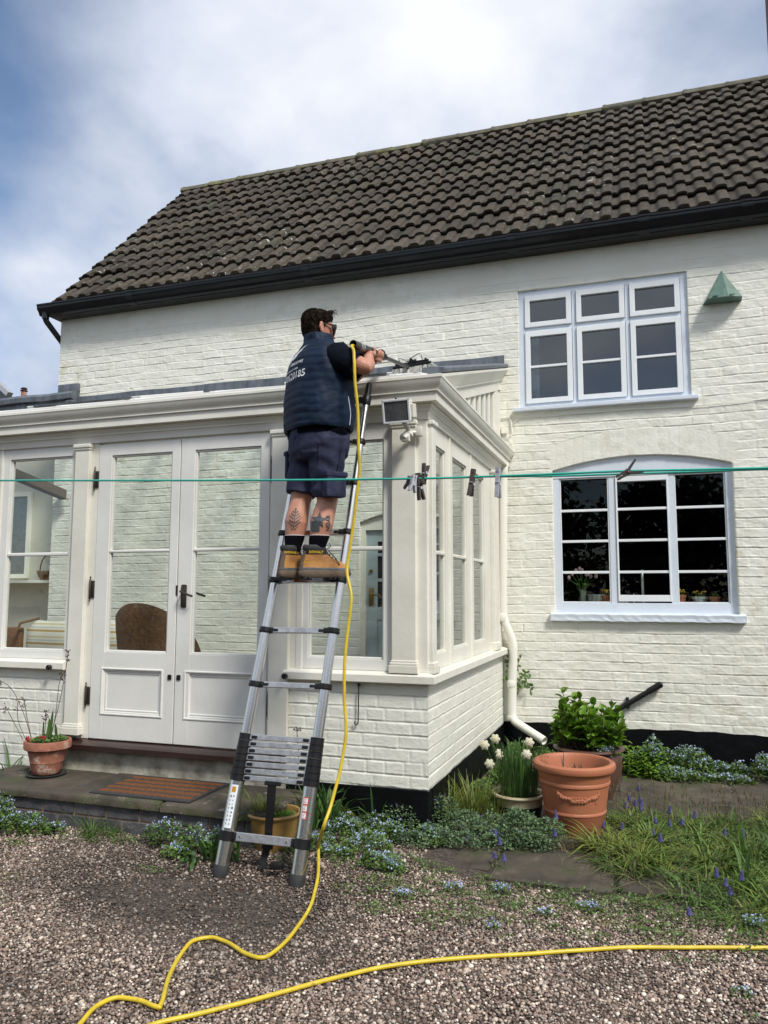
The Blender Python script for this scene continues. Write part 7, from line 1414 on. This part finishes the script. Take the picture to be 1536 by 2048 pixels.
# ------------------------------------------------------------------ things beyond the house
cm = thing('chimney', 'dark red brick chimney at the right edge above the ridge', 'chimney', (3.0, 4.8, 7.3)); mb = MB()
a = at(1532, 60, Y=5.3)
for r_ in range(30):
    x = a.x-(.01 if r_ % 2 else 0)
    for c_ in range(4): mb.box(a.x+(.235*c_)+(.0 if r_ % 2 else .0), a.x+.235*c_+.225, 4.6, 4.68, 7.1+.079*r_, 7.1+.079*r_+.069, .004)
mb.box(a.x+.008, a.x+.93, 4.608, 5.3, 7.0, 9.5); build(mb, 'stack', mat('old_red_brick', (.13, .07, .05), .9, vscale=12, bump=.5, island=.3), cm)
mb = MB(); mb.box(a.x-.04, a.x+.98, 4.56, 5.34, 9.5, 9.6, .01); build(mb, 'cap', M['mortar'], cm)
c = at(48, 783, Y=6.0); ct = thing('chimney_pot', 'small dark chimney pot showing over the lead ridge at far left', 'chimney pot', (c.x, 6.0, c.z-.2)); mb = MB(); mb.lathe((c.x, 6.0, c.z-.3), [(.05, 0), (.045, .28), (.04, .30), (.04, .34)], 16); build(mb, 'pot', M['terraold'], ct, smooth=True); mb = MB(); mb.lathe((c.x, 6.0, c.z), [(.0, .0), (.062, .005), (.062, .015), (.035, .02), (.035, .04), (.06, .045), (.04, .065), (.0, .07)], 16); build(mb, 'cowl', M['blackpl'], ct, smooth=True)
nb = thing('neighbour_roof', 'grey slanting roof edge showing at the far left', 'roof', at(0, 790, Y=6.5)[:]); mb = MB(); a, b2, c2 = at(-60, 715, Y=6.5), at(24, 793, Y=6.5), at(-60, 860, Y=6.5)
mb.loft([[(p.x+dx_, y, p.z) for p in (a, b2, c2)] for y, dx_ in ((6.5, 0), (9, -1.6))]); build(mb, 'slope', M['lead'], nb); mb = MB(); d_ = (b2-a).normalized(); mb.obox((a+b2)/2+Vector((0, -.05, .02)), d_, (0, 1, 0), d_.cross(Vector((0, 1, 0))), (b2-a).length/2, .06, .05, .01); build(mb, 'bargeboard', M['alu'], nb)
# garden trees behind the photographer: seen only as reflections and as shade in the glass
M['treeleaf'] = leafmat('dark_tree_leaf', (.045, .07, .025), (.02, .035, .012)); M['bark'] = mat('tree_bark', (.08, .06, .045), .95, vscale=8, bump=.8)
def tree(x, y, h, r, seed, label):
    t = thing('tree', label, 'tree', (x, y, .1), 'garden trees behind the drive'); g_ = np.random.default_rng(seed); n_ = 5200; cl_ = g_.normal(0, 1, (46, 3)); cl_ /= np.linalg.norm(cl_, axis=1)[:, None]; cl_ *= g_.uniform(.35, 1, (46, 1)); w_ = g_.integers(0, 46, n_); P_ = (cl_[w_]+g_.normal(0, .15, (n_, 3)))*np.array([r, r, h*.42])+np.array([x, y, h*.56])
    V, F = scatter(LEAF[0], LEAF[1], P_, rotm(g_.uniform(0, 6.28, n_), g_.uniform(-1.5, 1.5, n_)), g_.uniform(.16, .34, n_)[:, None]*np.ones(3)); raw(V, F, 'crown', M['treeleaf'], t)
    mb = MB(); mb.tube([(x, y, .0), (x+.1, y, h*.3), (x, y+.1, h*.75)], [.22, .16, .05], 10)
    for k in range(6): a = k*1.05; mb.tube([(x, y, h*(.25+.06*k)), (x+math.cos(a)*r*.6, y+math.sin(a)*r*.6, h*(.45+.06*k))], [.08, .02], 6)
    build(mb, 'trunk', M['bark'], t, smooth=True)
for k, (x, y, h, r) in enumerate(((-14, -18, 7, 3.2), (-8.5, -20, 6.4, 3), (-3.5, -19, 7.2, 3.2), (2, -21, 6.6, 3.1), (7.2, -19, 7.4, 3.4), (12.5, -19, 7.0, 3.2), (17.5, -17, 7.6, 3.4), (22, -13, 7, 3.2))): tree(x, y, h, r, 200+k, 'broad dark garden tree behind the drive, number %s from the west' % ('first', 'second', 'third', 'fourth', 'fifth', 'sixth', 'seventh', 'eighth')[k])
mb = MB(); g_ = np.random.default_rng(5); n_ = 16000; P_ = np.stack([g_.uniform(-18, 24, n_), -17+g_.uniform(-.8, .8, n_), .1+2.6*g_.random(n_)**.8], -1); V, F = scatter(LEAF[0], LEAF[1], P_, rotm(g_.uniform(0, 6.28, n_), g_.uniform(-1.5, 1.5, n_)), g_.uniform(.12, .26, n_)[:, None]*np.ones(3))
tag(raw(V, F, 'hedge', M['treeleaf'], loc=(0, -17, 0)), 'dark leafy boundary hedge behind the drive', 'hedge')
